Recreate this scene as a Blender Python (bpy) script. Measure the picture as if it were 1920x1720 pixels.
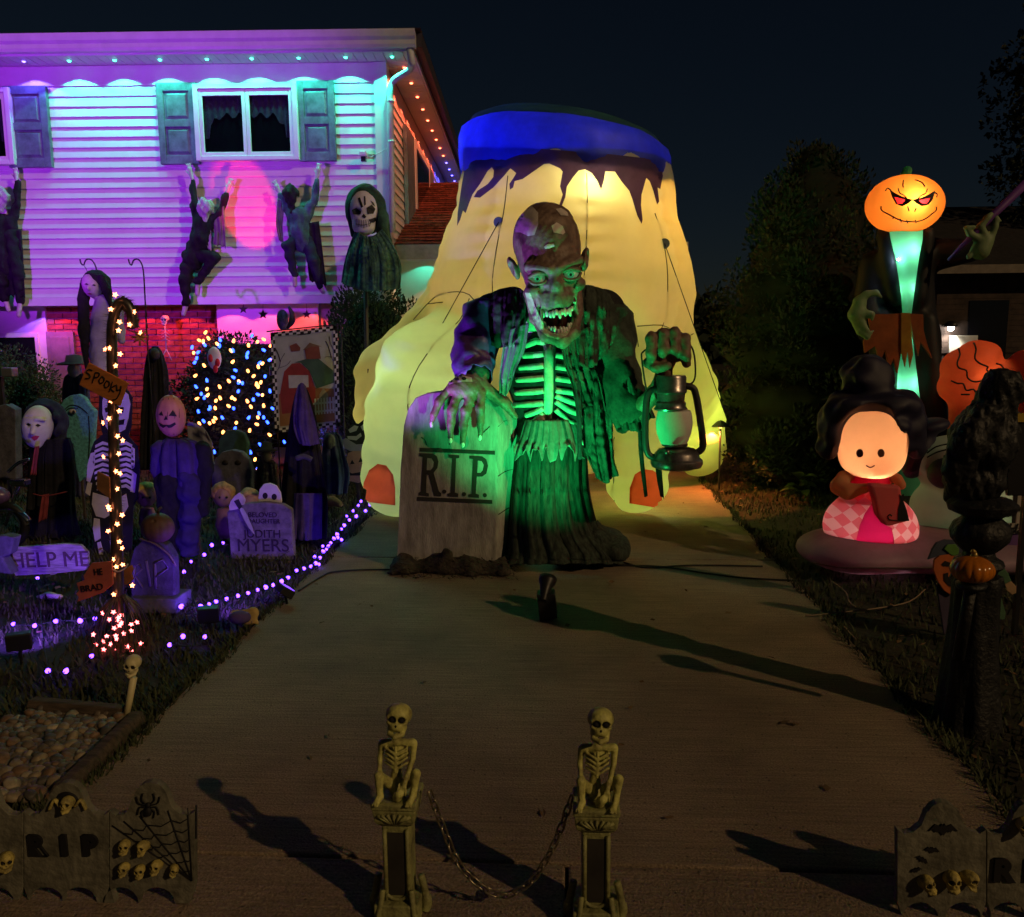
import bpy, bmesh, math, random
import numpy as np
from mathutils import Vector, Matrix
for o in list(bpy.data.objects): bpy.data.objects.remove(o)
R = math.radians
rnd = random.Random(7)
nr = np.random.default_rng(11)
scene = bpy.context.scene
COL = scene.collection

# ---------------------------------------------------------------- camera
CAM_H, FPX = 1.55, 1600.0
cam_d = bpy.data.cameras.new('camera'); cam = bpy.data.objects.new('camera', cam_d); COL.objects.link(cam)
cam_d.sensor_width = 36; cam_d.lens = 36 * FPX / 1920; cam_d.clip_end = 600; cam_d.clip_start = .05
CAM_M = Matrix.Rotation(R(3.6), 3, 'Z') @ Matrix.Rotation(R(90 - 8.36), 3, 'X') @ Matrix.Rotation(R(-.5), 3, 'Z')
cam.matrix_world = Matrix.Translation((0, 0, CAM_H)) @ CAM_M.to_4x4()
scene.camera = cam
# ---------------------------------------------------------------- night sky
world = bpy.data.worlds.new('World'); scene.world = world; world.use_nodes = True
wn = world.node_tree; bg = wn.nodes['Background']
sky = wn.nodes.new('ShaderNodeTexSky'); sky.sky_type = 'NISHITA'; sky.sun_disc = False
sky.sun_elevation = R(29); sky.sun_rotation = R(128); sky.ozone_density = 4.5; sky.air_density = 1.0; sky.dust_density = .3
wn.links.new(sky.outputs[0], bg.inputs[0]); bg.inputs[1].default_value = .0019
# the sodium street lamp behind the camera, far enough to be parallel
sun_d = bpy.data.lights.new('street_lamp_glow', 'SUN'); sun_d.energy = .76; sun_d.angle = R(.8); sun_d.color = (1, .65, .31)
sun = bpy.data.objects.new('street_lamp_glow', sun_d); COL.objects.link(sun)
SUN_DIR = Vector((-.79 * math.cos(R(29)), .613 * math.cos(R(29)), -math.sin(R(29))))
sun.rotation_euler = SUN_DIR.to_track_quat('-Z', 'Y').to_euler()
vs = scene.view_settings; vs.view_transform = 'Standard'; vs.look = 'None'; vs.gamma = 1; vs.exposure = 0; vs.use_curve_mapping = False
scene.render.engine = 'CYCLES'
cy = scene.cycles; cy.use_denoising = True; cy.max_bounces = 5; cy.diffuse_bounces = 2; cy.glossy_bounces = 2
cy.transmission_bounces = 4; cy.transparent_max_bounces = 8; cy.sample_clamp_indirect = 2.0; cy.caustics_reflective = False; cy.caustics_refractive = False

# ---------------------------------------------------------------- measuring helpers
def ray(px, py):
    return (CAM_M @ Vector(((px - 960) / FPX, -(py - 860) / FPX, -1))).normalized()
def at(px, py, Y):
    d = ray(px, py); t = Y / d.y
    return Vector((d.x * t, Y, CAM_H + d.z * t))
def G(px, py, z=0.0):
    d = ray(px, py); t = (z - CAM_H) / d.z
    return Vector((d.x * t, d.y * t, z))
def mpp(Y): return Y / FPX                          # metres covered by one photo pixel at distance Y

# ---------------------------------------------------------------- scene tree helpers
ORG = {}
def org(o):
    while o.parent is not None: o = o.parent
    return ORG.get(o.name, Vector((0, 0, 0)))
def tag(o, label=None, cat=None, group=None, kind=None):
    if label: o['label'] = label
    if cat: o['category'] = cat
    if group: o['group'] = group
    if kind: o['kind'] = kind
    return o
def thing(name, label, cat, loc, group=None, rz=0.0, kind=None):
    o = bpy.data.objects.new(name, None); COL.objects.link(o); o.empty_display_size = .05
    o.location = loc; o.rotation_euler = (0, 0, rz)
    ORG[o.name] = Vector(loc)
    return tag(o, label, cat, group, kind)
def child(o, parent):
    COL.objects.link(o); o.parent = parent; return o
def mesh_obj(name, verts, faces, mat, parent=None, smooth=True, loc=None, ang=None):
    verts = np.asarray(verts, dtype=float).reshape(-1, 3)
    top = parent is None
    off = org(parent) if not top else Vector(loc if loc is not None else (0, 0, 0))
    verts = verts - np.array(off)
    me = bpy.data.meshes.new(name); me.from_pydata(verts.tolist(), [], [tuple(int(i) for i in f) for f in faces])
    o = bpy.data.objects.new(name, me); COL.objects.link(o)
    if top: o.location = off; ORG[o.name] = Vector(off)
    else: o.parent = parent
    for m in (mat if isinstance(mat, (list, tuple)) else [mat]): me.materials.append(m)
    if smooth:
        me.polygons.foreach_set('use_smooth', [True] * len(me.polygons))
        if ang:
            try: me.set_sharp_from_angle(angle=R(ang))
            except Exception: pass
    return o
def inst(src, parent, loc, rot=(0, 0, 0), scale=(1, 1, 1), mat=None):
    o = src.copy(); COL.objects.link(o); o.parent = parent; o.location = loc; o.rotation_euler = rot; o.scale = scale
    return o
def piece(name, me, parent, loc, rot=(0, 0, 0), scale=(1, 1, 1)):
    o = bpy.data.objects.new(name, me); COL.objects.link(o); o.parent = parent
    o.location = Vector(loc) - org(parent); o.rotation_euler = rot; o.scale = scale
    return o
def lamp(name, kind, loc, parent, color, power, target=None, size=60, blend=.3, radius=.02):
    d = bpy.data.lights.new(name, kind); d.color = color; d.energy = power; d.shadow_soft_size = radius
    if kind == 'SPOT': d.spot_size = R(size); d.spot_blend = blend
    o = bpy.data.objects.new(name, d); COL.objects.link(o); o.parent = parent
    loc = Vector(loc); o.location = loc - org(parent)
    if target is not None: o.rotation_euler = (Vector(target) - loc).to_track_quat('-Z', 'Y').to_euler()
    return o

# ---------------------------------------------------------------- mesh builder
class MB:
    def __init__(s): s.v = []; s.f = []
    def add(s, v, f):
        n = len(s.v); s.v += [tuple(p) for p in v]; s.f += [tuple(i + n for i in q) for q in f]; return s
    def box(s, c, d, rot=None):
        c = Vector(c); m = rot if rot is not None else Matrix.Identity(3)
        vv = [c + m @ Vector((sx * d[0] / 2, sy * d[1] / 2, sz * d[2] / 2)) for sx in (-1, 1) for sy in (-1, 1) for sz in (-1, 1)]
        return s.add(vv, [(0, 1, 3, 2), (4, 6, 7, 5), (0, 4, 5, 1), (2, 3, 7, 6), (0, 2, 6, 4), (1, 5, 7, 3)])
    def mm(s, a, b):
        a = Vector(a); b = Vector(b); return s.box((a + b) / 2, b - a)
    def tube(s, pts, r, n=8, caps=True, flat=1.0):
        P = [Vector(p) for p in pts]; m = len(P); rr = r if isinstance(r, (list, tuple)) else [r] * m
        up = None; vv = []
        for i in range(m):
            t = (P[min(i + 1, m - 1)] - P[max(i - 1, 0)])
            t = t.normalized() if t.length > 1e-9 else Vector((0, 0, 1))
            if up is None:
                up = Vector((0, 0, 1)) if abs(t.z) < .9 else Vector((0, 1, 0))
            x = t.cross(up)
            if x.length < 1e-6: x = t.cross(Vector((1, 0, 0)))
            x.normalize(); y = x.cross(t); up = y
            for k in range(n):
                a = 2 * math.pi * k / n
                vv.append(P[i] + x * math.cos(a) * rr[i] + y * math.sin(a) * rr[i] * flat)
        ff = [(i * n + k, i * n + (k + 1) % n, (i + 1) * n + (k + 1) % n, (i + 1) * n + k) for i in range(m - 1) for k in range(n)]
        if caps: ff += [tuple(range(n - 1, -1, -1)), tuple((m - 1) * n + k for k in range(n))]
        return s.add(vv, ff)
    def lathe(s, prof, c, n=24, fn=None, caps=True, ax=None):
        c = Vector(c); vv = []; m = len(prof)
        for (r, z) in prof:
            for k in range(n):
                a = 2 * math.pi * k / n; q = r * (fn(a, z) if fn else 1)
                p = Vector((math.cos(a) * q, math.sin(a) * q, z))
                vv.append(c + (ax @ p if ax is not None else p))
        ff = [(i * n + k, i * n + (k + 1) % n, (i + 1) * n + (k + 1) % n, (i + 1) * n + k) for i in range(m - 1) for k in range(n)]
        if caps: ff += [tuple(range(n - 1, -1, -1)), tuple((m - 1) * n + k for k in range(n))]
        return s.add(vv, ff)
    def ell(s, c, r, nu=12, nv=8, rot=None):
        r = (r, r, r) if not isinstance(r, (tuple, list)) else r
        c = Vector(c); vv = []
        for i in range(nv + 1):
            t = math.pi * i / nv
            for k in range(nu):
                a = 2 * math.pi * k / nu
                p = Vector((math.sin(t) * math.cos(a) * r[0], math.sin(t) * math.sin(a) * r[1], math.cos(t) * r[2]))
                vv.append(c + (rot @ p if rot is not None else p))
        ff = [(i * nu + k, (i + 1) * nu + k, (i + 1) * nu + (k + 1) % nu, i * nu + (k + 1) % nu) for i in range(nv) for k in range(nu)]
        return s.add(vv, ff)
    def prism(s, pts, vec):
        """pts: 3-D outline, extruded by vec"""
        P = [Vector(p) for p in pts]; v = Vector(vec); n = len(P)
        # triangulate the caps so concave outlines fill right
        from mathutils.geometry import tessellate_polygon
        tri = tessellate_polygon([P])
        base = len(s.v)
        s.v += [tuple(p) for p in P] + [tuple(p + v) for p in P]
        s.f += [tuple(base + i for i in t) for t in tri] + [tuple(base + n + i for i in reversed(t)) for t in tri]
        s.f += [(base + i, base + (i + 1) % n, base + n + (i + 1) % n, base + n + i) for i in range(n)]
        return s
    def build(s, name, mat, parent=None, smooth=False, loc=None, ang=None):
        o = mesh_obj(name, s.v, s.f, mat, parent, smooth, loc, ang)
        bm = bmesh.new(); bm.from_mesh(o.data); bmesh.ops.recalc_face_normals(bm, faces=bm.faces[:]); bm.to_mesh(o.data); bm.free()
        return o
    def mesh(s, name, mat, smooth=False):
        me = bpy.data.meshes.new(name); me.from_pydata(s.v, [], s.f)
        bm = bmesh.new(); bm.from_mesh(me); bmesh.ops.recalc_face_normals(bm, faces=bm.faces[:]); bm.to_mesh(me); bm.free()
        me.materials.append(mat)
        if smooth: me.polygons.foreach_set('use_smooth', [True] * len(me.polygons))
        return me
def bevel(o, w=.004, seg=2, ang=40):
    m = o.modifiers.new('bevel', 'BEVEL'); m.width = w; m.segments = seg; m.limit_method = 'ANGLE'; m.angle_limit = R(ang); return o
def smooth_line(pts, n=6):
    """Catmull-Rom through pts"""
    P = [Vector(p) for p in pts]; out = []
    for i in range(len(P) - 1):
        p0 = P[max(i - 1, 0)]; p1 = P[i]; p2 = P[i + 1]; p3 = P[min(i + 2, len(P) - 1)]
        for k in range(n):
            t = k / n
            out.append(.5 * ((2 * p1) + (p2 - p0) * t + (2 * p0 - 5 * p1 + 4 * p2 - p3) * t * t + (3 * p1 - p0 - 3 * p2 + p3) * t ** 3))
    out.append(P[-1]); return out
def pxs(pts, Y, dy=0): return [at(x, y, Y + dy) for x, y in pts]
def board(name, pts, Y, thick, mat, parent, bev=.003):
    """an upright flat piece: outline given in photo pixels measured at distance Y"""
    o = MB().prism(pxs(pts, Y), (0, thick, 0)).build(name, mat, parent)
    if bev: bevel(o, bev)
    return o
def text_part(txt, size, loc, mat, parent, rot=(math.pi / 2, 0, 0), depth=.004, name='lettering', align='CENTER', xs=1.0, shear=0, off=0, scale_y=1):
    c = bpy.data.curves.new(name, 'FONT'); c.body = txt; c.size = size; c.extrude = depth; c.align_x = align; c.align_y = 'CENTER'; c.shear = shear; c.offset = off
    t = bpy.data.objects.new(name, c); COL.objects.link(t)
    bpy.context.view_layer.update()
    me = bpy.data.meshes.new_from_object(t.evaluated_get(bpy.context.evaluated_depsgraph_get()))
    bpy.data.objects.remove(t); me.materials.clear(); me.materials.append(mat)
    o = bpy.data.objects.new(name, me); COL.objects.link(o); o.parent = parent
    o.location = Vector(loc) - org(parent); o.rotation_euler = rot; o.scale = (xs, scale_y, 1)
    return o

# ---------------------------------------------------------------- distance-field modelling (numpy), for organic bodies
def V(p): return np.array(p, dtype=np.float32)
def s_ell(c, r, rot=None):
    c = V(c); r = V((r, r, r) if not isinstance(r, (tuple, list)) else r)
    M = np.array(rot, dtype=np.float32) if rot is not None else None
    def f(P):
        q = P - c
        if M is not None: q = q @ M
        k0 = np.sqrt(((q / r) ** 2).sum(-1)); k1 = np.sqrt(((q / (r * r)) ** 2).sum(-1)) + 1e-9
        return k0 * (k0 - 1) / k1
    return f
def s_cap(a, b, r1, r2=None):
    a = V(a); b = V(b); r2 = r1 if r2 is None else r2
    ab = b - a; l2 = float((ab * ab).sum()) + 1e-12
    def f(P):
        q = P - a; h = np.clip((q @ ab) / l2, 0, 1)
        d = q - h[..., None] * ab
        return np.sqrt((d * d).sum(-1)) - (r1 + (r2 - r1) * h)
    return f
def s_chain(pts, rr, k=.0):
    rr = rr if isinstance(rr, (list, tuple)) else [rr] * len(pts)
    return U([s_cap(pts[i], pts[i + 1], rr[i], rr[i + 1]) for i in range(len(pts) - 1)], k)
def s_box(c, h, r=0.0, rot=None):
    c = V(c); h = V(h) - r
    M = np.array(rot, dtype=np.float32) if rot is not None else None
    def f(P):
        q = P - c
        if M is not None: q = q @ M
        q = np.abs(q) - h
        return np.sqrt((np.maximum(q, 0) ** 2).sum(-1)) + np.minimum(q.max(-1), 0) - r
    return f
def U(fs, k=.0):
    def f(P):
        d = fs[0](P)
        for g in fs[1:]:
            e = g(P)
            if k > 0:
                h = np.clip(.5 + .5 * (e - d) / k, 0, 1); d = e + (d - e) * h - k * h * (1 - h)
            else: d = np.minimum(d, e)
        return d
    return f
def SUB(a, fs, k=.0):
    def f(P):
        d = a(P)
        for g in fs:
            e = -g(P)
            if k > 0:
                h = np.clip(.5 - .5 * (e - d) / k, 0, 1); d = e + (d - e) * h + k * h * (1 - h)
            else: d = np.maximum(d, e)
        return d
    return f
def ROUGH(a, amp, sc, seed=0):
    rg = np.random.default_rng(seed); K = rg.normal(size=(7, 3)).astype(np.float32) * sc; ph = rg.uniform(0, 6.28, 7)
    def f(P):
        n = 0
        for i in range(7): n = n + np.sin(P @ K[i] + ph[i])
        return a(P) + n * (amp / 2.6)
    return f
def nets(F, lo, st):
    S = F < 0; nx, ny, nz = F.shape
    acc = np.zeros((nx - 1, ny - 1, nz - 1, 3), np.float32); cnt = np.zeros((nx - 1, ny - 1, nz - 1), np.float32)
    def sl(dx, dy, dz): return (slice(dx, nx - 1 + dx), slice(dy, ny - 1 + dy), slice(dz, nz - 1 + dz))
    for ax in range(3):
        o1, o2 = [i for i in range(3) if i != ax]
        for p in (0, 1):
            for q in (0, 1):
                a = [0, 0, 0]; a[o1] = p; a[o2] = q; b = list(a); b[ax] = 1
                fa = F[sl(*a)]; fb = F[sl(*b)]; m = (fa < 0) != (fb < 0)
                t = np.where(m, fa / np.where(m, fa - fb, 1), 0)
                acc[..., ax] += np.where(m, t, 0); acc[..., o1] += m * p; acc[..., o2] += m * q; cnt += m
    act = cnt > 0; idx = -np.ones(act.shape, np.int64); ijk = np.argwhere(act); idx[act] = np.arange(len(ijk))
    verts = (ijk + acc[act] / cnt[act][:, None]) * st + np.asarray(lo)
    faces = []
    for ax in range(3):
        o1, o2 = [(1, 2), (2, 0), (0, 1)][ax]
        a = [slice(None)] * 3; b = [slice(None)] * 3
        a[ax] = slice(0, F.shape[ax] - 1); b[ax] = slice(1, F.shape[ax])
        m = S[tuple(a)] != S[tuple(b)]; sg = S[tuple(a)]
        e = np.argwhere(m); ok = (e[:, o1] > 0) & (e[:, o2] > 0) & (e[:, o1] < F.shape[o1] - 1) & (e[:, o2] < F.shape[o2] - 1); e = e[ok]
        if len(e) == 0: continue
        def g(d1, d2):
            c = e.copy(); c[:, o1] -= d1; c[:, o2] -= d2; return idx[c[:, 0], c[:, 1], c[:, 2]]
        q = np.stack([g(1, 1), g(0, 1), g(0, 0), g(1, 0)], 1)
        fl = ~sg[e[:, 0], e[:, 1], e[:, 2]]; q[fl] = q[fl][:, ::-1]; faces.append(q)
    return verts, np.concatenate(faces)
def sdf_data(f, lo, hi, st):
    lo = np.array(lo, float); hi = np.array(hi, float); C = 5
    nb_ = np.maximum(1, np.ceil(((hi - lo) / st + 2) / C).astype(int)); n = nb_ * C + 1
    def pts(ijk): return (ijk * st + lo).astype(np.float32)
    # blocks of C cells: sample block centres, and go fine only where the surface may pass
    bi = np.stack(np.meshgrid(*[np.arange(k) for k in nb_], indexing='ij'), -1).reshape(-1, 3)
    cen = f(pts(bi * C + C / 2)); rad = st * C * .5 * 1.7321 * 1.9 + st * 3
    F = np.where(cen < 0, np.float32(-1), np.float32(1)).reshape(tuple(nb_))
    F = np.repeat(np.repeat(np.repeat(F, C, 0), C, 1), C, 2)
    F = np.pad(F, ((0, 1), (0, 1), (0, 1)), mode='edge')
    near = bi[np.abs(cen) < rad]
    loc = np.stack(np.meshgrid(*[np.arange(C + 1)] * 3, indexing='ij'), -1).reshape(-1, 3)
    for i in range(0, len(near), 1500):
        ijk = (near[i:i + 1500, None, :] * C + loc[None]).reshape(-1, 3)
        F[ijk[:, 0], ijk[:, 1], ijk[:, 2]] = f(pts(ijk))
    F[0] = F[-1] = np.maximum(F[0], .001); F[:, 0] = np.maximum(F[:, 0], .001); F[:, -1] = np.maximum(F[:, -1], .001); F[:, :, 0] = np.maximum(F[:, :, 0], .001); F[:, :, -1] = np.maximum(F[:, :, -1], .001)
    return nets(F, lo, st)
def sdf_obj(name, f, lo, hi, st, mat, parent=None, loc=None, smooth=True):
    v, q = sdf_data(f, lo, hi, st)
    return mesh_obj(name, v, q, mat, parent, smooth, loc)
def sdf_mesh(name, f, lo, hi, st, mat):
    v, q = sdf_data(f, lo, hi, st)
    me = bpy.data.meshes.new(name); me.from_pydata(v.tolist(), [], q.tolist()); me.materials.append(mat)
    me.polygons.foreach_set('use_smooth', [True] * len(me.polygons)); return me
def traces(f, pts, off=.0, tmax=30):
    """march onto a body's surface from the photo's point of view, to find where a seam or a print lies on it"""
    D = np.array([tuple(ray(x, y)) for x, y in pts], np.float32); o = np.array([0, 0, CAM_H], np.float32)
    t = np.full(len(D), 1.0, np.float32); hit = np.zeros(len(D), bool)
    for _ in range(90):
        m = ~hit & (t < tmax)
        if not m.any(): break
        e = f(o + D[m] * t[m][:, None]); i = np.where(m)[0]
        h = e < off + .001; hit[i[h]] = True; t[i[~h]] += np.maximum(e[~h] - off, .001) * .85
    return [Vector(o + D[k] * t[k]) if hit[k] else None for k in range(len(D))]
def trace(f, px, py, off=.0, tmax=30): return traces(f, [(px, py)], off, tmax)[0]
def prints(f, poly, mat, name, parent, off=.005, cuts=2, maxe=None, hole=None):
    """a flat print: photo-pixel outline laid on the surface of a body"""
    from mathutils.geometry import tessellate_polygon
    tri = tessellate_polygon([[Vector((x, y, 0)) for x, y in poly]] + ([[Vector((x, y, 0)) for x, y in hole]] if hole else []))
    poly = list(poly) + list(hole or [])
    bm = bmesh.new(); vs_ = [bm.verts.new((x, y, 0)) for x, y in poly]
    for t in tri:
        try: bm.faces.new([vs_[i] for i in t])
        except ValueError: pass
    L = maxe or 14
    for _ in range(6):
        ed = [e for e in bm.edges if e.calc_length() > L]
        if not ed: break
        bmesh.ops.subdivide_edges(bm, edges=ed, cuts=1, use_grid_fill=False)
        bmesh.ops.triangulate(bm, faces=bm.faces[:])
    kill = []
    for v, p in zip(bm.verts[:], traces(f, [(v.co.x, v.co.y) for v in bm.verts], off)):
        if p is None: kill.append(v)
        else: v.co = p
    bmesh.ops.delete(bm, geom=kill, context='VERTS')
    bmesh.ops.recalc_face_normals(bm, faces=bm.faces[:])
    vv = [tuple(v.co) for v in bm.verts]; bm.verts.index_update(); ff = [tuple(v.index for v in q.verts) for q in bm.faces]; bm.free()
    return mesh_obj(name, vv, ff, mat, parent, True)
def seam(f, pts, r, mat, name, parent, off=.002):
    P = [p for p in traces(f, pts, off) if p is not None]
    if len(P) < 2: return None
    return MB().tube(smooth_line(P, 3), r, 5).build(name, mat, parent, True)
def inside(poly, x, y):
    c = np.zeros(np.shape(x), bool); n = len(poly)
    for i in range(n):
        x1, y1 = poly[i]; x2, y2 = poly[(i + 1) % n]
        m = ((y1 > y) != (y2 > y)); xi = (x2 - x1) * (y - y1) / ((y2 - y1) if y2 != y1 else 1e-9) + x1
        c ^= m & (x < xi)
    return c
def project_np(v):
    q = (np.asarray(v) - np.array([0, 0, CAM_H])) @ np.array(CAM_M)
    return 960 + FPX * q[:, 0] / -q[:, 2], 860 - FPX * q[:, 1] / -q[:, 2]
ORDN = ['first', 'second', 'third', 'fourth', 'fifth', 'sixth', 'seventh', 'eighth', 'ninth', 'tenth', 'eleventh', 'twelfth', 'thirteenth', 'fourteenth', 'fifteenth']

# ---------------------------------------------------------------- materials
MATS = {}
def mat(name, col, rough=.6, var=.12, sc=8.0, bump=.0, bsc=60.0, metal=0.0, spec=.4, col2=None, emit=None, es=0.0, trans=0.0, coat=0.0, stretch=None, alpha=None, sheen=0):
    if name in MATS: return MATS[name]
    m = bpy.data.materials.new(name); m.use_nodes = True; MATS[name] = m
    nt = m.node_tree; n = nt.nodes; l = nt.links; b = n['Principled BSDF']
    b.inputs['Roughness'].default_value = rough; b.inputs['Metallic'].default_value = metal
    b.inputs['Specular IOR Level'].default_value = spec; b.inputs['Coat Weight'].default_value = coat
    if sheen: b.inputs['Sheen Weight'].default_value = sheen
    tc = n.new('ShaderNodeTexCoord'); vec = tc.outputs['Object']
    if stretch:
        mp = n.new('ShaderNodeMapping'); mp.inputs['Scale'].default_value = stretch; l.new(vec, mp.inputs[0]); vec = mp.outputs[0]
    nz = n.new('ShaderNodeTexNoise'); nz.inputs['Scale'].default_value = sc; nz.inputs['Detail'].default_value = 6; nz.inputs['Roughness'].default_value = .65; l.new(vec, nz.inputs['Vector'])
    cr = n.new('ShaderNodeValToRGB'); c2 = col2 or tuple(max(0, c * (1 - var * 2.2)) for c in col); c1 = col if col2 else tuple(min(1, c * (1 + var)) for c in col)
    cr.color_ramp.elements[0].position = .32; cr.color_ramp.elements[1].position = .66
    cr.color_ramp.elements[0].color = (*c2, 1); cr.color_ramp.elements[1].color = (*c1, 1)
    l.new(nz.outputs[0], cr.inputs[0]); l.new(cr.outputs[0], b.inputs['Base Color'])
    if bump:
        nb = n.new('ShaderNodeTexNoise'); nb.inputs['Scale'].default_value = bsc; nb.inputs['Detail'].default_value = 4; l.new(vec, nb.inputs['Vector'])
        bp = n.new('ShaderNodeBump'); bp.inputs['Strength'].default_value = bump; bp.inputs['Distance'].default_value = .01; l.new(nb.outputs[0], bp.inputs['Height']); l.new(bp.outputs[0], b.inputs['Normal'])
    if emit:
        b.inputs['Emission Color'].default_value = (*emit, 1); b.inputs['Emission Strength'].default_value = es
    if trans:
        out = n['Material Output']; tr = n.new('ShaderNodeBsdfTranslucent'); l.new(cr.outputs[0], tr.inputs[0])
        mx = n.new('ShaderNodeMixShader'); mx.inputs[0].default_value = trans; l.new(b.outputs[0], mx.inputs[1]); l.new(tr.outputs[0], mx.inputs[2]); l.new(mx.outputs[0], out.inputs[0])
    return m
def bulb(name, col, s): return mat(name, col, .3, 0, emit=col, es=s)
# ================================================================ PLANTS: leaf clouds
def leaf_cloud(name, pts, nrm, size, m, parent, aspect=.45, seed=0, droop=0.0, jit=.8, tri=False):
    """many small leaves: one diamond each, pts (N,3), leaning along nrm"""
    rg = np.random.default_rng(seed); n = len(pts)
    d = nrm + rg.normal(size=(n, 3)) * jit; d[:, 2] -= droop; d /= np.linalg.norm(d, axis=1)[:, None] + 1e-9
    s = np.cross(d, rg.normal(size=(n, 3))); s /= np.linalg.norm(s, axis=1)[:, None] + 1e-9
    L = size * rg.uniform(.6, 1.35, n)[:, None]; up = np.cross(s, d)
    a = pts; b = pts + d * L * .5 + s * L * aspect * .5 + up * L * .08; c = pts + d * L; e = pts + d * L * .5 - s * L * aspect * .5 + up * L * .08
    v = np.stack([a, b, c, e], 1).reshape(-1, 3); i = np.arange(n) * 4
    f = np.stack([i, i + 1, i + 2, i + 3], 1)
    return mesh_obj(name, v, f, m, parent, False)
def blob_points(n, clumps, seed=0, shell=.55):
    """points through a set of ellipsoid clumps (cx,cy,cz,rx,ry,rz), denser toward their skins"""
    rg = np.random.default_rng(seed); C = np.array(clumps, float); w = (C[:, 3] * C[:, 4] * C[:, 5]) ** (2 / 3); k = rg.choice(len(C), n, p=w / w.sum())
    d = rg.normal(size=(n, 3)); d /= np.linalg.norm(d, axis=1)[:, None]
    r = rg.uniform(shell ** 3, 1, n) ** (1 / 3)
    return C[k, :3] + d * r[:, None] * C[k, 3:], d
def clumps_in(c, r, n, size, seed, top=0.0):
    rg = random.Random(seed); out = []
    while len(out) < n:
        p = Vector((rg.uniform(-1, 1), rg.uniform(-1, 1), rg.uniform(-1, 1)))
        if .25 < p.length < 1.0:
            s = size * rg.uniform(.7, 1.3); out.append((c[0] + p.x * r[0], c[1] + p.y * r[1], c[2] + p.z * r[2], s, s, s * 1.1))
    return out
M_yew = mat('yew needles', (.05, .085, .04), .7, .45, 2.5, col2=(.016, .03, .014))
M_yew2 = mat('arborvitae sprays', (.026, .042, .020), .8, .5, 2.5, col2=(.008, .014, .008))
M_bark = mat('shrub bark', (.06, .045, .035), .9, .3, 12, .5, 40)
M_core = mat('shaded inner twigs', (.012, .016, .010), 1, .3, 6)  # near-black: shade inside the foliage is put into the colour
# ================================================================ GROUND
M_soil = mat('lawn soil', (.035, .03, .02), .95, .3, 3, .6, 30, col2=(.012, .014, .008))
M_conc = mat('weathered concrete', (.40, .30, .21), .9, .3, 1.1, .0, col2=(.22, .165, .12))
def concrete_detail(m):
    nt = m.node_tree; n = nt.nodes; l = nt.links; b = n['Principled BSDF']; tc = n['Texture Coordinate']
    cr = [x for x in n if x.type == 'VALTORGB'][0]
    # broom lines across, pits, darker blotches
    mp = n.new('ShaderNodeMapping'); mp.inputs['Scale'].default_value = (3, 90, 3); l.new(tc.outputs['Object'], mp.inputs[0])
    st = n.new('ShaderNodeTexNoise'); st.inputs['Scale'].default_value = 1; st.inputs['Detail'].default_value = 5; l.new(mp.outputs[0], st.inputs['Vector'])
    pit = n.new('ShaderNodeTexVoronoi'); pit.inputs['Scale'].default_value = 26; l.new(tc.outputs['Object'], pit.inputs['Vector'])
    pr = n.new('ShaderNodeMapRange'); pr.inputs[1].default_value = .05; pr.inputs[2].default_value = .14; pr.inputs[3].default_value = .35; pr.inputs[4].default_value = 1; l.new(pit.outputs['Distance'], pr.inputs[0])
    fine = n.new('ShaderNodeTexNoise'); fine.inputs['Scale'].default_value = 140; fine.inputs['Detail'].default_value = 3; l.new(tc.outputs['Object'], fine.inputs['Vector'])
    a = n.new('ShaderNodeMath'); a.operation = 'MULTIPLY_ADD'; l.new(st.outputs[0], a.inputs[0]); a.inputs[1].default_value = .9; a.inputs[2].default_value = .3
    a2 = n.new('ShaderNodeMath'); a2.operation = 'MULTIPLY_ADD'; l.new(fine.outputs[0], a2.inputs[0]); a2.inputs[1].default_value = 1.7; a2.inputs[2].default_value = .1
    mul = n.new('ShaderNodeMath'); mul.operation = 'MULTIPLY'; l.new(a.outputs[0], mul.inputs[0]); l.new(pr.outputs[0], mul.inputs[1])
    mul2 = n.new('ShaderNodeMath'); mul2.operation = 'MULTIPLY'; l.new(mul.outputs[0], mul2.inputs[0]); l.new(a2.outputs[0], mul2.inputs[1])
    mx = n.new('ShaderNodeMix'); mx.data_type = 'RGBA'; mx.blend_type = 'MULTIPLY'; mx.inputs[0].default_value = 1
    l.new(cr.outputs[0], mx.inputs[6]); l.new(mul2.outputs[0], mx.inputs[7]); l.new(mx.outputs[2], b.inputs['Base Color'])
    bp = n.new('ShaderNodeBump'); bp.inputs['Strength'].default_value = .5; bp.inputs['Distance'].default_value = .012
    l.new(mul2.outputs[0], bp.inputs['Height']); l.new(bp.outputs[0], b.inputs['Normal'])
concrete_detail(M_conc)
ground = MB().add([(-200, -60, -.03), (200, -60, -.03), (200, 300, -.03), (-200, 300, -.03)], [(0, 1, 2, 3)]).build('ground', M_soil)
tag(ground, 'dark night lawn and soil', None, kind='structure')
DX0, DX1 = -1.68, 1.44                                   # driveway edges
drive = thing('driveway', 'concrete driveway running up to the garage', None, (0, 0, 0), kind='structure')
for y0, y1 in ((2.33, 5.76), (5.775, 8.66), (8.675, 10.35)):
    bevel(MB().mm((DX0, y0, -.12), (DX1, y1, 0)).build('slab', M_conc, drive), .006, 2)
walk = thing('pavement', 'public pavement crossing the end of the driveway', None, (0, 0, 0), kind='structure')
for x0, x1 in ((-5.6, -3.61), (-3.6, -1.81), (-1.8, -.0), (.01, 1.7), (1.71, 3.6)):
    bevel(MB().mm((x0, .8, -.12), (x1, 2.312, .004)).build('slab', M_conc, walk), .008, 2)

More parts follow.
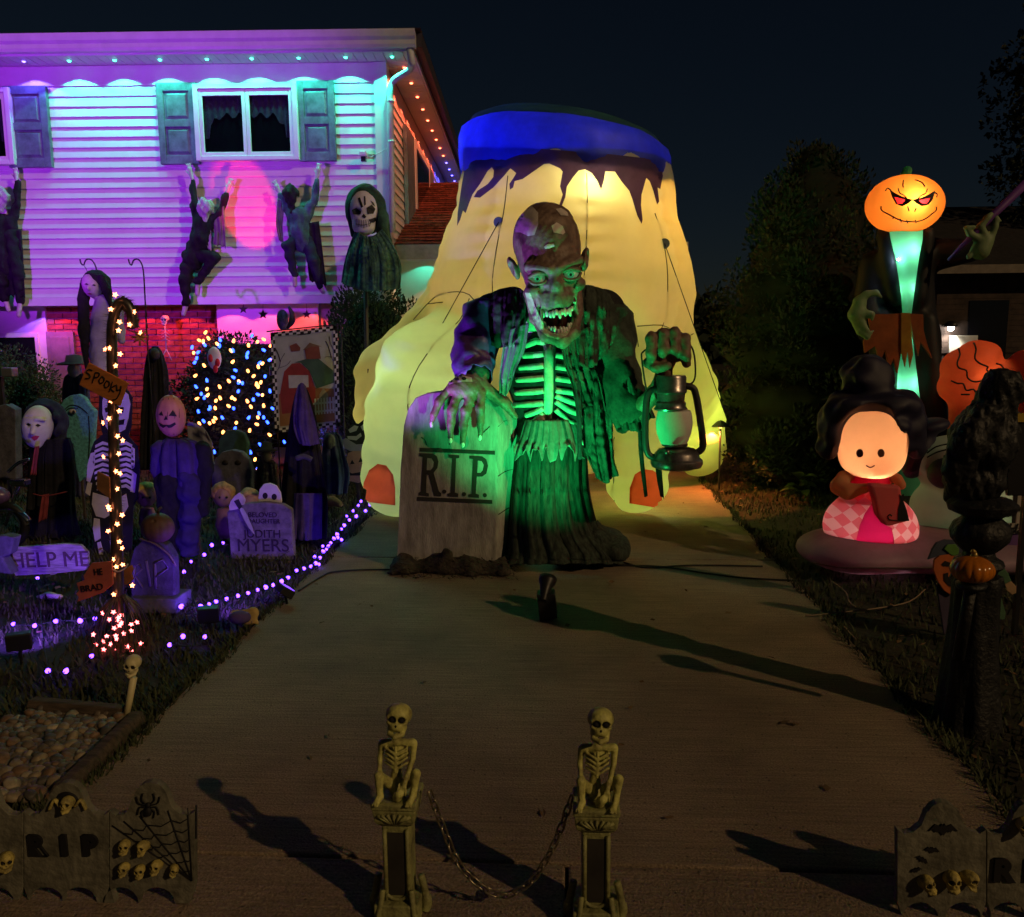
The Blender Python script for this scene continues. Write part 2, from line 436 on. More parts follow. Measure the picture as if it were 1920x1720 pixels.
# ================================================================ HOUSE
HC = at(727, 300, 9.8); HC.z = 0; HR = R(2.9)
house = thing('house', 'white sided split level house with brick lower wall and lit eaves', 'house', HC, rz=HR)
ORG[house.name] = Vector((0, 0, 0))                      # its parts are written in house coordinates: x along the front, y back, z up
HM = Matrix.Rotation(-HR, 3, 'Z')
def hp(px, py, yl):
    o = HM @ (Vector((0, 0, CAM_H)) - HC); d = HM @ ray(px, py); t = (yl - o.y) / d.y; return o + d * t
def hx(px, py, xl):
    o = HM @ (Vector((0, 0, CAM_H)) - HC); d = HM @ ray(px, py); t = (xl - o.x) / d.x; return o + d * t
def h2w(p): return Matrix.Rotation(HR, 3, 'Z') @ Vector(p) + HC
M_vinyl = mat('white vinyl siding', (.74, .73, .72), .45, .04, 3, .05, 200)
M_trim = mat('white aluminium trim', (.78, .77, .76), .4, .04, 4)
M_soff = mat('soffit panel', (.72, .71, .70), .5, .05, 5)
M_shut = mat('blue grey shutter', (.13, .19, .22), .5, .2, 9)
M_pane = mat('dark window glass', (.006, .006, .01), .06, 0, spec=.7)
M_curt = mat('lace curtain', (.35, .33, .36), .9, .15, 30)
M_room = mat('unlit room', (.02, .02, .025), .9, .1)
M_brick = [mat('red brick %d' % i, c, .9, .2, 14, .5, 70) for i, c in enumerate(((.30, .075, .05), (.24, .06, .045), (.35, .10, .07)))]
M_mort = mat('brick mortar', (.42, .36, .33), .95, .1, 20)
M_shingle = mat('rust red shingle', (.16, .06, .04), .95, .35, 18, .6, 60)
M_gut = mat('painted gutter', (.70, .69, .70), .35, .05, 6)
ZO = hp(400, 556, 0).z; ZS = hp(500, 120, 0).z           # underside of the overhang, underside of the soffit
XL = -6.2                                                # front runs on past the picture's edge
front = MB().mm((XL, .02, ZO), (-.02, .16, ZS + .02)).build('upper_wall', M_vinyl, house)
side = MB().mm((-.16, .16, 0), (-.012, 8.6, ZS + .02)).build('side_wall', M_vinyl, house)
def lap(name, x0, x1, z0, h, parent, axis='x'):
    """one course of siding: bottom edge stands out, top tucks under the next"""
    pr = [(.0, 0), (-.020, 0), (-.022, .006), (-.004, h + .004), (0, h + .004)]
    mb = MB(); n = len(pr)
    for X in (x0, x1):
        mb.v += [((X, p, z0 + q) if axis == 'x' else (-p, X, z0 + q)) for p, q in pr]
    mb.f += [(i, (i + 1) % n, n + (i + 1) % n, n + i) for i in range(n)] + [tuple(range(n)), tuple(range(2 * n - 1, n - 1, -1))]
    return mb.build(name, M_vinyl, parent)
FRZ = hp(500, 157, 0).z
NB = 21; HB = (FRZ - ZO) / NB
for i in range(NB):
    z = ZO + i * HB
    lap('siding_board', XL, -.125, z, HB, front).location.y = .02
    s = lap('siding_board', .17, 8.55, z, HB, side, 'y'); s.location.x = -.012
MB().mm((XL, -.004, FRZ + .001), (-.125, .02, ZS)).build('frieze_board', M_trim, front)
MB().mm((-.125, -.028, ZO - .02), (-.02, .02, ZS)).mm((-.02, -.028, ZO - .02), (.016, .17, ZS)).build('corner_board', M_trim, house)
# soffit and fascia
EV = .36                                                 # eave projection
sof = MB().mm((XL, -EV + .02, ZS + .02), (EV - .02, 0, ZS + .05)).build('soffit', M_soff, house)
pm = MB().mm((0, -EV + .03, 0), (.098, .0, .012)).mesh('soffit_panel', M_soff)
for k in range(58): piece('soffit_panel', pm, sof, (EV - .12 - k * .106, 0, ZS + .006))
sof2 = MB().mm((.0, 0, ZS + .02), (EV - .02, 8.6, ZS + .05)).build('soffit', M_soff, house)
pm2 = MB().mm((.0, 0, 0), (EV - .03, .098, .012)).mesh('soffit_panel', M_soff)
for k in range(80): piece('soffit_panel', pm2, sof2, (.0, .004 + k * .106, ZS + .006))
MB().mm((XL, -EV, ZS), (EV, -EV + .02, ZS + .22)).mm((EV - .02, -EV + .02, ZS), (EV, 8.62, ZS + .22)).build('fascia', M_trim, house)
gut = MB()
prof = [(0, .02), (-.07, .02), (-.085, .05), (-.085, .09), (-.11, .12), (-.12, .17), (-.12, .19), (-.105, .19), (-.105, .175), (0, .175)]
for X in (XL, EV + .03): gut.v += [(X, -EV + p, ZS + q) for p, q in prof]
n = len(prof); gut.f += [(i, (i + 1) % n, n + (i + 1) % n, n + i) for i in range(n)] + [tuple(range(n)), tuple(range(2 * n - 1, n - 1, -1))]
gut.build('gutter', M_gut, house)
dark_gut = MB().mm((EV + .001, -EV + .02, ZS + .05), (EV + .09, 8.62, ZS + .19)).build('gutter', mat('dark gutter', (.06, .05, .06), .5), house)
# low hip roof
MB().add([(XL, -EV - .1, ZS + .2), (EV + .09, -EV - .1, ZS + .2), (EV + .09, 8.7, ZS + .2), (XL, 8.7, ZS + .2), (XL, 4.2, ZS + 1.3), (-3.2, 4.2, ZS + 1.3)],
         [(0, 1, 5, 4), (1, 2, 5), (2, 3, 4, 5), (0, 3, 2, 1), (0, 4, 3)]).build('roof', M_shingle, house)
# downspout
dsp = [hp(768, 88, -EV - .02), hp(772, 118, -EV - .02), hp(768, 131, -.24), hp(738, 152, -.08), hp(731, 172, -.075), hp(736, 436, -.075)]
dn = MB().tube([dsp[0], dsp[1]] + smooth_line(dsp[1:5], 5) + [dsp[5]], .036, 10).build('downspout', M_gut, house, True)
for y in (188, 264): MB().tube([hp(732.5 + (y - 188) * .02, y, -.075), hp(732.7 + (y - 188) * .02, y + 4, -.075)], .042, 10).build('joint', M_gut, dn, True)
# windows and shutters on the upper front
def rect(x0, y0, x1, y1, yl=0):
    a = hp(x0, y1, yl); b = hp(x1, y0, yl); return a.x, a.z, b.x, b.z
def window(x0, y0, x1, y1, sashes, yl, parent, name='window', fr=.055):
    a, b, c, d = rect(x0, y0, x1, y1, yl)
    w = MB().mm((a, -.05 + yl, b), (a + fr, .05 + yl, d)).mm((c - fr, -.05 + yl, b), (c, yl + .05, d)).mm((a + fr, -.05 + yl, d - fr), (c - fr, yl + .05, d)).mm((a + fr, -.05 + yl, b), (c - fr, yl + .05, b + fr * .9)).build(name, M_trim, parent)
    bevel(w, .006)
    W = (c - a - 2 * fr) / sashes
    for i in range(sashes):
        x = a + fr + i * W; q = .042
        s = MB().mm((x + .002, -.035 + yl, b + fr * .9), (x + q, -.004 + yl, d - fr)).mm((x + W - q, -.035 + yl, b + fr * .9), (x + W - .002, -.004 + yl, d - fr)).mm((x + q, -.035 + yl, d - fr - .07), (x + W - q, -.004 + yl, d - fr)).mm((x + q, -.035 + yl, b + fr * .9), (x + W - q, -.004 + yl, b + fr * .9 + q)).build('sash', M_trim, w)
        bevel(s, .005)
        MB().mm((x + q, -.016 + yl, b + fr * .9 + q), (x + W - q, -.012 + yl, d - fr - .07)).build('pane', M_glass, w)
        # swagged curtain hanging behind the pane
        mb = MB(); nx, nz = 26, 10; zt = d - fr - .07
        for j in range(nz + 1):
            for k in range(nx + 1):
                u = k / nx; side_u = u if i == 0 else 1 - u
                drop = .20 + .42 * max(0, (.45 - side_u)) ** 1.2 + .03 * math.sin(u * 19)
                if side_u < .12 and i < 9: drop = .44
                mb.v.append((x + q + (W - 2 * q) * u, .012 + yl + .010 * math.sin(u * 40), zt - drop * j / nz))
        mb.f += [(j * (nx + 1) + k, j * (nx + 1) + k + 1, (j + 1) * (nx + 1) + k + 1, (j + 1) * (nx + 1) + k) for j in range(nz) for k in range(nx)]
        mb.build('curtain', M_curt, w, True)
    return w
M_glass = bpy.data.materials.new('window glass'); M_glass.use_nodes = True
nt = M_glass.node_tree; tr = nt.nodes.new('ShaderNodeBsdfTransparent'); tr.inputs[0].default_value = (.55, .55, .6, 1); gl = nt.nodes.new('ShaderNodeBsdfGlossy'); gl.inputs['Roughness'].default_value = .03
mx = nt.nodes.new('ShaderNodeMixShader'); mx.inputs[0].default_value = .06; nt.links.new(tr.outputs[0], mx.inputs[1]); nt.links.new(gl.outputs[0], mx.inputs[2]); nt.links.new(mx.outputs[0], nt.nodes['Material Output'].inputs[0])
for (x0, y0, x1, y1) in ((371, 157, 557, 303), (-160, 165, 19, 312)):
    a, b, c, d = rect(x0, y0, x1, y1)
    MB().mm((a + .03, -.024, b + .03), (c - .03, -.006, d - .03)).build('dark_room_panel', M_room, house)  # thin panel, its dark colour standing in for the unlit room
    window(x0, y0, x1, y1, 2, -.055, house)
def shutter(x0, y0, x1, y1):
    a, b, c, d = rect(x0, y0, x1, y1, -.03); y = -.058; st = (c - a) * .17; H = d - b
    s = MB().mm((a, y + .018, b), (c, -.006, d)).build('shutter', M_shut, house)
    f = MB().mm((a, y, b), (a + st, y + .018, d)).mm((c - st, y, b), (c, y + .018, d))
    rails = [(b, b + H * .11), (b + H * .46, b + H * .55), (d - H * .10, d)]
    for p, q in rails: f.mm((a + st, y, p), (c - st, y + .018, q))
    bevel(f.build('frame', M_shut, s), .004)
    for p, q in ((b + H * .11, b + H * .46), (b + H * .55, d - H * .10)):
        g = .018; z0, z1 = p + g, q - g; X0, X1 = a + st + g, c - st - g; i = .022
        MB().add([(X0, y + .018, z0), (X1, y + .018, z0), (X1, y + .018, z1), (X0, y + .018, z1), (X0 + i, y + .003, z0 + i), (X1 - i, y + .003, z0 + i), (X1 - i, y + .003, z1 - i), (X0 + i, y + .003, z1 - i)],
                 [(0, 1, 5, 4), (1, 2, 6, 5), (2, 3, 7, 6), (3, 0, 4, 7), (4, 5, 6, 7)]).build('raised_panel', M_shut, s)
shutter(303, 156, 366, 309); shutter(563, 152, 626, 303); shutter(20, 162, 87, 315)
# side wall: window between two dark shutters, seen sharply foreshortened
for y0, y1, m, nm, dp in ((1.25, 2.0, M_shut, 'shutter', .05), (2.02, 3.9, M_trim, 'window_trim', .06), (3.92, 4.6, M_shut, 'shutter', .05)):
    bevel(MB().mm((.012, y0, ZO + .75), (.012 + dp, y1, ZO + 2.15)).build(nm, m, house), .006)
MB().mm((.055, 2.2, ZO + .85), (.076, 3.7, ZO + 2.05)).build('pane', M_pane, house)
# overhang: lower wall stands back under the upper floor
YB = .42
MB().mm((XL, -.004, ZO - .09), (.0, .02, ZO - .001)).build('overhang_trim', M_trim, house)
MB().mm((XL, .021, ZO - .03), (-.01, YB + .1, ZO - .002)).build('overhang_soffit', M_soff, house)
lower = MB().mm((XL, YB + .012, -.05), (-.05, YB + .25, ZO - .03)).build('lower_wall', M_mort, house)
bricks = [MB().mm((0, 0, 0), (.193, .03, .057)).mesh('brick', m) for m in M_brick]
xb0 = hp(88, 600, YB).x; xb1 = hp(415, 600, YB).x
nb = 0; rest = MB()
zb0, zb1 = .02, ZO - .035
row = int((zb1 - zb0) / .0675)
for j in range(row, -1, -1):
    z = zb0 + j * .0675; x = xb0 - (.1 if j % 2 else 0)
    while x < xb1 - .05:
        if z + .057 < zb1:
            if nb < 300: piece('brick', bricks[rnd.randrange(3)], lower, (x, YB - .012 + rnd.uniform(-.003, .003), z)); nb += 1
            else: rest.mm((x, YB - .012, z), (x + .193, YB + .02, z + .057))
        x += .203
r_ = rest.build('lower_brickwork', M_brick[0], lower); r_['kind'] = 'stuff'
# white framed bay at the right of the lower wall, window at its left end
a = hp(412, 640, YB); b = hp(598, 575, YB)
MB().mm((a.x, YB - .05, 0), (b.x, YB + .011, ZO - .032)).build('white_panel', M_trim, house)
MB().mm((a.x + .12, YB - .066, .2), (b.x - .1, YB - .051, ZO - .55)).build('entry_window', M_pane, house)
bevel(MB().mm((a.x + .06, YB - .075, ZO - .55), (b.x - .04, YB - .051, ZO - .50)).mm((a.x + .06, YB - .075, .2), (a.x + .12, YB - .051, ZO - .55)).mm((b.x - .1, YB - .075, .2), (b.x - .04, YB - .051, ZO - .55)).build('entry_trim', M_trim, house), .004)
a0 = hp(-120, 700, YB); b0 = hp(87, 575, YB)
MB().mm((a0.x, YB - .04, .0), (b0.x, YB + .011, ZO - .032)).build('white_panel', M_trim, house)
lw = MB().mm((a0.x, YB - .058, .25), (hp(71, 640, YB).x, YB - .041, hp(71, 633, YB).z)).build('window', M_pane, house)
bevel(MB().mm((a0.x, YB - .07, hp(71, 633, YB).z), (hp(78, 640, YB).x, YB - .041, hp(71, 624, YB).z)).mm((hp(71, 640, YB).x, YB - .07, .25), (hp(78, 640, YB).x, YB - .041, hp(71, 633, YB).z)).build('frame', M_trim, lw), .004)
bp_ = hp(95, 690, YB); cp_ = hp(140, 622, YB)
sh2 = MB().mm((bp_.x, YB - .045, .6), (cp_.x, YB - .013, cp_.z)).build('shutter', mat('mauve shutter', (.30, .22, .25), .5), house)
bevel(MB().mm((bp_.x + .05, YB - .052, .75), (cp_.x - .05, YB - .045, cp_.z - .06)).build('raised_panel', MATS['mauve shutter'], sh2), .003)

# ---- garage wing at the right, low roof facing the street
GX0, GX1, GY = .02, 3.38, .55
ge = hp(800, 459, GY - .3).z
wing = MB().mm((GX0 + .01, GY, 0), (GX1 - .25, GY + 4.5, ge - .03)).build('garage_wall', M_vinyl, house)
gd = MB().mm((.5, GY - .03, 0), (2.9, GY - .001, 2.1)).build('garage_door', M_trim, house)
for i in range(4):
    for k in range(4):
        bevel(MB().mm((.54 + k * .59, GY - .045, .05 + i * .52), (1.08 + k * .59, GY - .031, .5 + i * .52)).build('door_panel', M_trim, gd), .006)
gr = MB().add([(GX0, GY - .35, ge), (GX1, GY - .35, ge), (GX1, GY + 3.6, ge + 1.35), (GX0, GY + 3.6, ge + 1.35), (GX0, GY - .35, ge - .03), (GX1, GY - .35, ge - .03), (GX1, GY + 3.6, ge + 1.3), (GX0, GY + 3.6, ge + 1.3)],
         [(0, 1, 2, 3), (7, 6, 5, 4), (0, 4, 5, 1), (1, 5, 6, 2), (2, 6, 7, 3), (3, 7, 4, 0)]).build('garage_roof', M_shingle, house)
# courses of shingles, each a thin lapped strip with uneven tabs
for k in range(26):
    t0 = k / 26; y = GY - .37 + 3.95 * t0; z = ge + .006 + 1.35 * t0
    mb = MB(); x = GX0
    while x < GX1 - .02:
        w = min(rnd.uniform(.16, .34), GX1 - x); e = rnd.uniform(0, .02); th = rnd.uniform(.006, .02)
        mb.mm((x + .002, y + e, z - .004 + e * .34), (x + w - .002, y + .16, z + th)); x += w
    o = mb.build('shingle_course', M_shingle, gr); o['kind'] = 'stuff'
    o.location = (0, 0, 0)
MB().mm((GX0 + .01, GY - .37, ge - .17), (GX1 + .02, GY - .352, ge - .004)).build('garage_fascia', mat('tan fascia', (.55, .45, .35), .6), house)
MB().mm((GX0 + .015, GY - .36, ge - .19), (GX1 + .02, GY - .32, ge - .172)).build('fascia_strip', M_trim, house)
MB().mm((GX0 + .01, GY - .35, ge - .06), (GX1, GY - .001, ge - .04)).build('garage_soffit', M_soff, house)

# ---- lights fixed under the eaves
M_sock = mat('lamp socket', (.5, .5, .5), .5)
def puck(pos, name, label, group, col, power, bs, cat='light', aim=(0, 0, -1), cone=118, blend=.12, r=.02):
    """a little soffit lamp: housing, glowing dome, and its light. pos in house coordinates"""
    t = thing(name, label, cat, h2w(pos), group)
    p = h2w(pos); 
    MB().lathe([(r * 1.25, .012), (r * 1.3, 0), (r * 1.05, -.006)], p, 14).build('housing', M_sock, t, True)
    MB().ell(p + Vector((0, 0, -.006)), (r, r, r * .75), 10, 6).build('dome', bulb('dome %.2f %.2f %.2f' % col, col, bs), t, True)
    lamp('lamp', 'SPOT', p + Vector((0, 0, -.028)), t, col, power, p + Vector((0, 0, -.028)) + Matrix.Rotation(HR, 3, 'Z') @ Vector(aim), cone, blend, .012)
    return t
TEAL, BLUE, RED, PURP, ORG_ = (.05, 1, .62), (.10, .08, 1), (1, .12, .05), (.25, .10, 1), (1, .22, .06)
fx = [45, 130, 215, 300, 388, 472, 560, 648, 735]
for i, x in enumerate(fx):
    p = hp(x, 122 - x * .021, -.20); p.z = ZS + .004
    c = (.14, .10, 1) if i == 0 else TEAL
    puck(p, 'eave_light', '%s soffit lamp, %s from the left along the front eave' % ('violet blue' if i == 0 else 'teal', ORDN[i]), 'lamps along the front eave', c, 26 if i else 22, 9)
for x, i in ((-42, 0), (-128, 1)):
    pass
for k in range(14):
    p = Vector((.19, .18 + k * .60, ZS + .004)); c = RED if k < 9 else BLUE
    puck(p, 'eave_light', '%s soffit lamp under the side eave, %s back from the house corner' % ('red' if k < 9 else 'blue', ORDN[k]), 'lamps along the side eave', c, 15 if k < 9 else 16, 14)
for i, x in enumerate((67, 97, 262, 340, 423, 497, 577)):
    p = hp(x, 569 - x * .008, .14); p.z = ZO - .034
    c = (.30, .10, 1) if i == 0 else (1, .07, .06)
    puck(p, 'overhang_light', '%s lamp under the floor overhang, %s from the left' % ('violet' if i == 0 else 'red', ORDN[i]), 'lamps under the overhang', c, 17, 16)
for i, (x, c, cn) in enumerate(((.7, (1, .25, .10), 'orange'), (1.5, (1, .18, .12), 'orange red'), (2.3, (1, .2, .08), 'orange red'), (3.25, (1, .22, .05), 'orange'))):
    p = Vector((x, GY - .2, ge - .064))
    puck(p, 'garage_light', '%s lamp under the garage eave, %s from the house' % (cn, ORDN[i]), 'lamps under the garage eave', c, 26, 8, aim=(.0, -.55, -1), cone=130)
p = Vector((.35, GY - .2, ge - .064)); puck(p, 'garage_light', 'teal lamp under the garage eave beside the house corner', None, TEAL, 5, 10)
# flood camera on the wall with its cable
t = thing('security_camera', 'small white security camera on the siding near the corner', 'camera', h2w(hp(682, 300, -.03)))
c = hp(682, 289, -.10)
bevel(MB().box(h2w(c), (.085, .09, .055)).build('housing', M_trim, t), .015, 3)
MB().box(h2w(hp(682, 299, -.09)), (.05, .06, .05)).build('lens', mat('camera lens', (.02, .02, .03), .2), t)
MB().tube([h2w(hp(682, 292, -.06)), h2w(hp(682, 292, .0))], .014, 8).build('bracket', M_trim, t)
MB().tube([h2w(q) for q in smooth_line([hp(692, 296, -.05), hp(712, 286, -.06), hp(728, 278, -.06)], 5)], .004, 5).build('cable', M_trim, t, True)


# far dark tree line closing the view
P, D = blob_points(14000, [(x + rnd.uniform(-1, 1), 42 + rnd.uniform(-2, 2), 1.4 + rnd.uniform(-.6, 1.1), 2.2, 1.5, 1.5) for x in range(-30, 46, 2)], 77)
P[:, 2] = np.maximum(P[:, 2], 0); o = leaf_cloud('far_trees', P, D, .5, M_yew2, None, .7, 78)
tag(o, 'far dark row of trees beyond the yards', 'trees', kind='stuff')
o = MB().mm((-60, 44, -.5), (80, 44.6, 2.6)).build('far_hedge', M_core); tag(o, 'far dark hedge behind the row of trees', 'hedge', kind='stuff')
# ================================================================ GIANT INFLATABLE FOOT
def cloth(name, rows, m, parent, nu=40, nv=30, amp=.012, folds=9, ragged=.0, thick=.004, seed=0, tags=1.0):
    """a hanging cloth through rows of points: resampled, with folds and a torn lower edge"""
    rg = random.Random(seed)
    R1 = []
    for r in rows:
        s = smooth_line(r, 10); 
        R1.append([s[min(len(s) - 1, int(round(i * (len(s) - 1) / nu)))] for i in range(nu + 1)])
    cols = []
    for i in range(nu + 1):
        s = smooth_line([r[i] for r in R1], 8) if len(R1) > 1 else [R1[0][i]]
        cols.append([s[min(len(s) - 1, int(round(j * (len(s) - 1) / nv)))] for j in range(nv + 1)])
    ph = [rg.uniform(0, 6.28) for _ in range(6)]
    rag = [rg.random() for _ in range(nu + 1)]
    vv = []
    for j in range(nv + 1):
        for i in range(nu + 1):
            u = i / nu; v = j / nv; p = Vector(cols[i][j])
            a = cols[max(i - 1, 0)][j]; b = cols[min(i + 1, nu)][j]; t = Vector(b) - Vector(a)
            nrm = t.cross(Vector((0, 0, 1)))
            if nrm.length > 1e-6: nrm.normalize()
            w = math.sin(u * folds * 6.28 + ph[0] + 1.2 * math.sin(v * 3 + ph[1])) + .5 * math.sin(u * folds * 2.3 * 6.28 + ph[2] + v * 2) + .35 * math.sin(v * 11 + u * 9 + ph[3])
            p = p + nrm * (amp * w * (.25 + .75 * v))
            if ragged and v > .6: p = p + (Vector(cols[i][nv]) - Vector(cols[i][max(nv - 3, 0)])) * (ragged * (v - .6) / .4 * (rag[i] * .7 + .6 * math.sin(u * 37 + ph[4]) * rag[i]))
            vv.append(p)
    ff = [(j * (nu + 1) + i, j * (nu + 1) + i + 1, (j + 1) * (nu + 1) + i + 1, (j + 1) * (nu + 1) + i) for j in range(nv) for i in range(nu)]
    o = mesh_obj(name, vv, ff, m, parent, True)
    if thick:
        sm = o.modifiers.new('thick', 'SOLIDIFY'); sm.thickness = thick; sm.offset = 0
    return o
M_foot = mat('pale inflatable nylon', (.80, .74, .42), .6, .04, 2, .12, 30, trans=.62)
M_cuff = mat('blue inflatable nylon', (.03, .05, .72), .5, .12, 4, .3, 9, trans=.35)
M_cuff2 = mat('dark green inflatable nylon', (.02, .07, .05), .5, .1, 3, trans=.2)
M_drip = mat('purple drip print', (.11, .06, .22), .6, .1, 6, trans=.5)
M_nail = mat('red nylon nail', (.85, .10, .05), .6, .06, 6, trans=.6)
M_seam = mat('dark seam', (.10, .09, .06), .8, 0)
M_rope = mat('black tether cord', (.02, .02, .02), .8, 0)
FC = at(1060, 400, 8.5)
foot = thing('foot_inflatable', 'giant glowing inflatable monster foot with blue cuff and red toenails', 'inflatable', (FC.x, 8.3, 0))
def zY(y, Y=8.5): return at(1060, y, Y).z
def fpt(x, y, Y): return tuple(at(x, y, Y))
shaft = U([s_cap((FC.x, 8.5, zY(300)), (FC.x, 8.5, zY(400)), .965, 1.05),
           s_cap((FC.x, 8.5, zY(400)), (FC.x - .04, 8.5, zY(540)), 1.05, 1.29),
           s_cap((FC.x - .04, 8.5, zY(540)), (FC.x - .05, 8.55, zY(700)), 1.25, 1.05)], .05)
def toe(*p, k=.1): return s_chain([fpt(*q[:3]) for q in p], [q[3] for q in p], k)
toes = [toe((900, 640, 8.1, .45), (800, 700, 7.5, .42), (770, 780, 7.25, .37), (746, 900, 7.15, .315)),
        toe((870, 600, 8.5, .46), (745, 712, 8.15, .39), (733, 770, 8.1, .33), (748, 880, 8.2, .25)),
        toe((1110, 620, 7.9, .46), (1165, 740, 7.35, .40), (1186, 830, 7.2, .31), (1194, 905, 7.15, .26)),
        toe((1190, 600, 8.5, .50), (1255, 730, 8.4, .43), (1290, 800, 8.7, .36), (1312, 845, 9.0, .27)),
        toe((1000, 640, 7.8, .46), (985, 760, 7.2, .38), (985, 880, 7.15, .30))]
foot_f0 = U([shaft] + toes, .11)
SEAMS = [R(v) for v in (-80, -36, 10, 57, 100, 150, -125)]
def foot_f(P):
    d = foot_f0(P); z = P[..., 2]
    a = np.arctan2(P[..., 0] - FC.x, 8.5 - P[..., 1]); up_ = np.clip((z - 1.3) / .5, 0, 1)
    for s in SEAMS:
        da = np.abs(np.arctan2(np.sin(a - s), np.cos(a - s))); d = d + up_ * (.040 * np.exp(-da / .07) + .012 * np.sin(z * 40 + 6 * s) * np.exp(-da / .12))
    d = d + .007 * np.sin(z * 9 + 3 * np.sin(a * 5)) * np.sin(a * 11 + z * 4) * 1.5 + (1 - up_) * .009 * np.sin(z * 30 + 4 * np.sin(a * 7))
    return np.maximum(d, .0 - z + .015)
lo = (FC.x - 2.3, 6.7, -.02); hi = (FC.x + 2.0, 10.0, zY(330))
fv, fq = sdf_data(foot_f, lo, hi, .026)
nails = [[(677, 940), (682, 905), (692, 882), (708, 870), (724, 873), (737, 890), (741, 915), (741, 948)],
         [(1180, 944), (1181, 915), (1190, 890), (1206, 880), (1224, 882), (1238, 892), (1242, 912), (1241, 954)]]
px_, py_ = project_np(fv); front_v = fv[:, 1] < 7.4
nq = np.array(fq); keep = np.ones(len(nq), bool)
for poly in nails:
    ins = inside(poly, px_, py_) & front_v
    keep &= ~ins[nq].all(1)
mesh_obj('body', fv, nq[keep], M_foot, foot, True)
for poly in nails: prints(foot_f, poly, M_nail, 'toenail', foot, .006, maxe=9)
# blue cuff round the ankle, its rim tilted
zc0, zc1 = zY(357), zY(264)
cf = MB(); N = 72
profc = [(.955, 0), (.985, .06), (1.005, .18), (1.01, .32), (1.0, .46), (.97, .56), (.91, .62)]
for (r, z) in profc:
    for k in range(N):
        a = 2 * math.pi * k / N; w = 1 + .012 * math.sin(a * 9 + z * 4) + .006 * math.sin(a * 23)
        x = math.cos(a) * r * w; cf.v.append((FC.x - .012 + x, 8.5 + math.sin(a) * r * w, zc0 + z * (zc1 - zc0) / .62 * 1.06 - .12 * x * (.45 + z)))
cf.f += [(i * N + k, i * N + (k + 1) % N, (i + 1) * N + (k + 1) % N, (i + 1) * N + k) for i in range(len(profc) - 1) for k in range(N)]
cf.build('cuff', M_cuff, foot, True)
dm = MB(); pd = [(.915, .615), (.88, .68), (.74, .76), (.5, .83), (.2, .86), (.01, .865)]
for (r, z) in pd:
    for k in range(N):
        a = 2 * math.pi * k / N; x = math.cos(a) * r
        dm.v.append((FC.x - .012 + x, 8.5 + math.sin(a) * r, zc0 + z * (zc1 - zc0) / .62 * 1.06 - .12 * x * (.45 + z)))
dm.f += [(i * N + k, i * N + (k + 1) % N, (i + 1) * N + (k + 1) % N, (i + 1) * N + k) for i in range(len(pd) - 1) for k in range(N)] + [tuple((len(pd) - 1) * N + k for k in range(N))]
dm.build('top', M_cuff2, foot, True)
drip = [(872, 312), (866, 345), (858, 400), (857, 424), (863, 412), (868, 395), (873, 400), (880, 380), (886, 365), (900, 345), (915, 320), (922, 314), (926, 320), (925, 332), (915, 345), (895, 358), (888, 370), (900, 371), (925, 352), (945, 330), (957, 316), (968, 325), (962, 335), (955, 345), (956, 356), (962, 352), (965, 340), (980, 336), (1000, 322), (1020, 308), (1030, 307), (1050, 316), (1055, 322), (1050, 350), (1055, 365), (1047, 390), (1054, 385), (1060, 370), (1063, 350), (1075, 332), (1085, 320), (1097, 318), (1110, 325), (1120, 340), (1127, 356), (1132, 340), (1135, 322), (1153, 322), (1165, 340), (1180, 358), (1185, 372), (1195, 405), (1203, 420), (1205, 412), (1202, 385), (1203, 365), (1210, 340), (1212, 334), (1218, 340), (1225, 358), (1228, 370), (1232, 384), (1236, 378), (1233, 352), (1238, 355), (1243, 330), (1238, 300), (1150, 290), (1050, 282), (960, 276), (880, 276)]
prints(foot_f, drip, M_drip, 'drip_print', foot, .008, maxe=11)
for s in ([(1100, 325), (1101, 400), (1098, 480), (1092, 560)], [(952, 330), (944, 400), (930, 470), (923, 540), (930, 600)], [(1228, 400), (1247, 470), (1252, 540), (1243, 610), (1215, 660)],
          [(775, 600), (812, 560), (845, 548), (880, 553), (905, 590)], [(880, 560), (862, 600), (800, 665), (768, 725), (765, 770)], [(1140, 560), (1170, 570), (1188, 600), (1197, 650)], [(1195, 612), (1240, 610), (1262, 622), (1270, 640)],
          [(1270, 640), (1300, 626)], [(790, 550), (802, 570), (830, 567)], [(1152, 820), (1150, 870), (1152, 940)]):
    seam(foot_f, s, .0045, M_seam, 'seam', foot)
for (x, y), e in (((935, 417), (640, 935)), ((1246, 457), (1405, 905))):
    p = trace(foot_f, x, y, .004); q = G(*e)
    bevel(MB().lathe([(.045, -.006), (.045, .006)], p, 14, ax=Matrix.Rotation(R(90), 3, 'X')).build('tether_patch', mat('grey patch', (.2, .25, .3), .7), foot), .003)
    MB().tube([p + Vector((0, -.01, 0)), (p + q) / 2 + Vector((0, -.25, -.1)), q], .004, 5).build('tether_cord', M_rope, foot, True)
q = trace(foot_f, 690, 692, .004); MB().tube([q, at(692, 790, 7.9)], .006, 5).build('tether_cord', M_rope, foot, True)
W_ = (1, .72, .30)
lamp('inner_lamp', 'POINT', at(1106, 350, 7.66), foot, (1, .92, .42), 8, radius=.03)
lamp('inner_lamp', 'POINT', at(1150, 440, 8.4), foot, (1, .46, .05), 24, radius=.06)
lamp('inner_lamp', 'POINT', at(985, 480, 8.4), foot, (1, .64, .34), 9, radius=.06)
lamp('inner_lamp', 'POINT', at(772, 745, 7.45), foot, (.60, 1, .46), 9, radius=.05)
lamp('inner_lamp', 'POINT', at(742, 800, 8.15), foot, (1, .95, .35), 3.5, radius=.04)
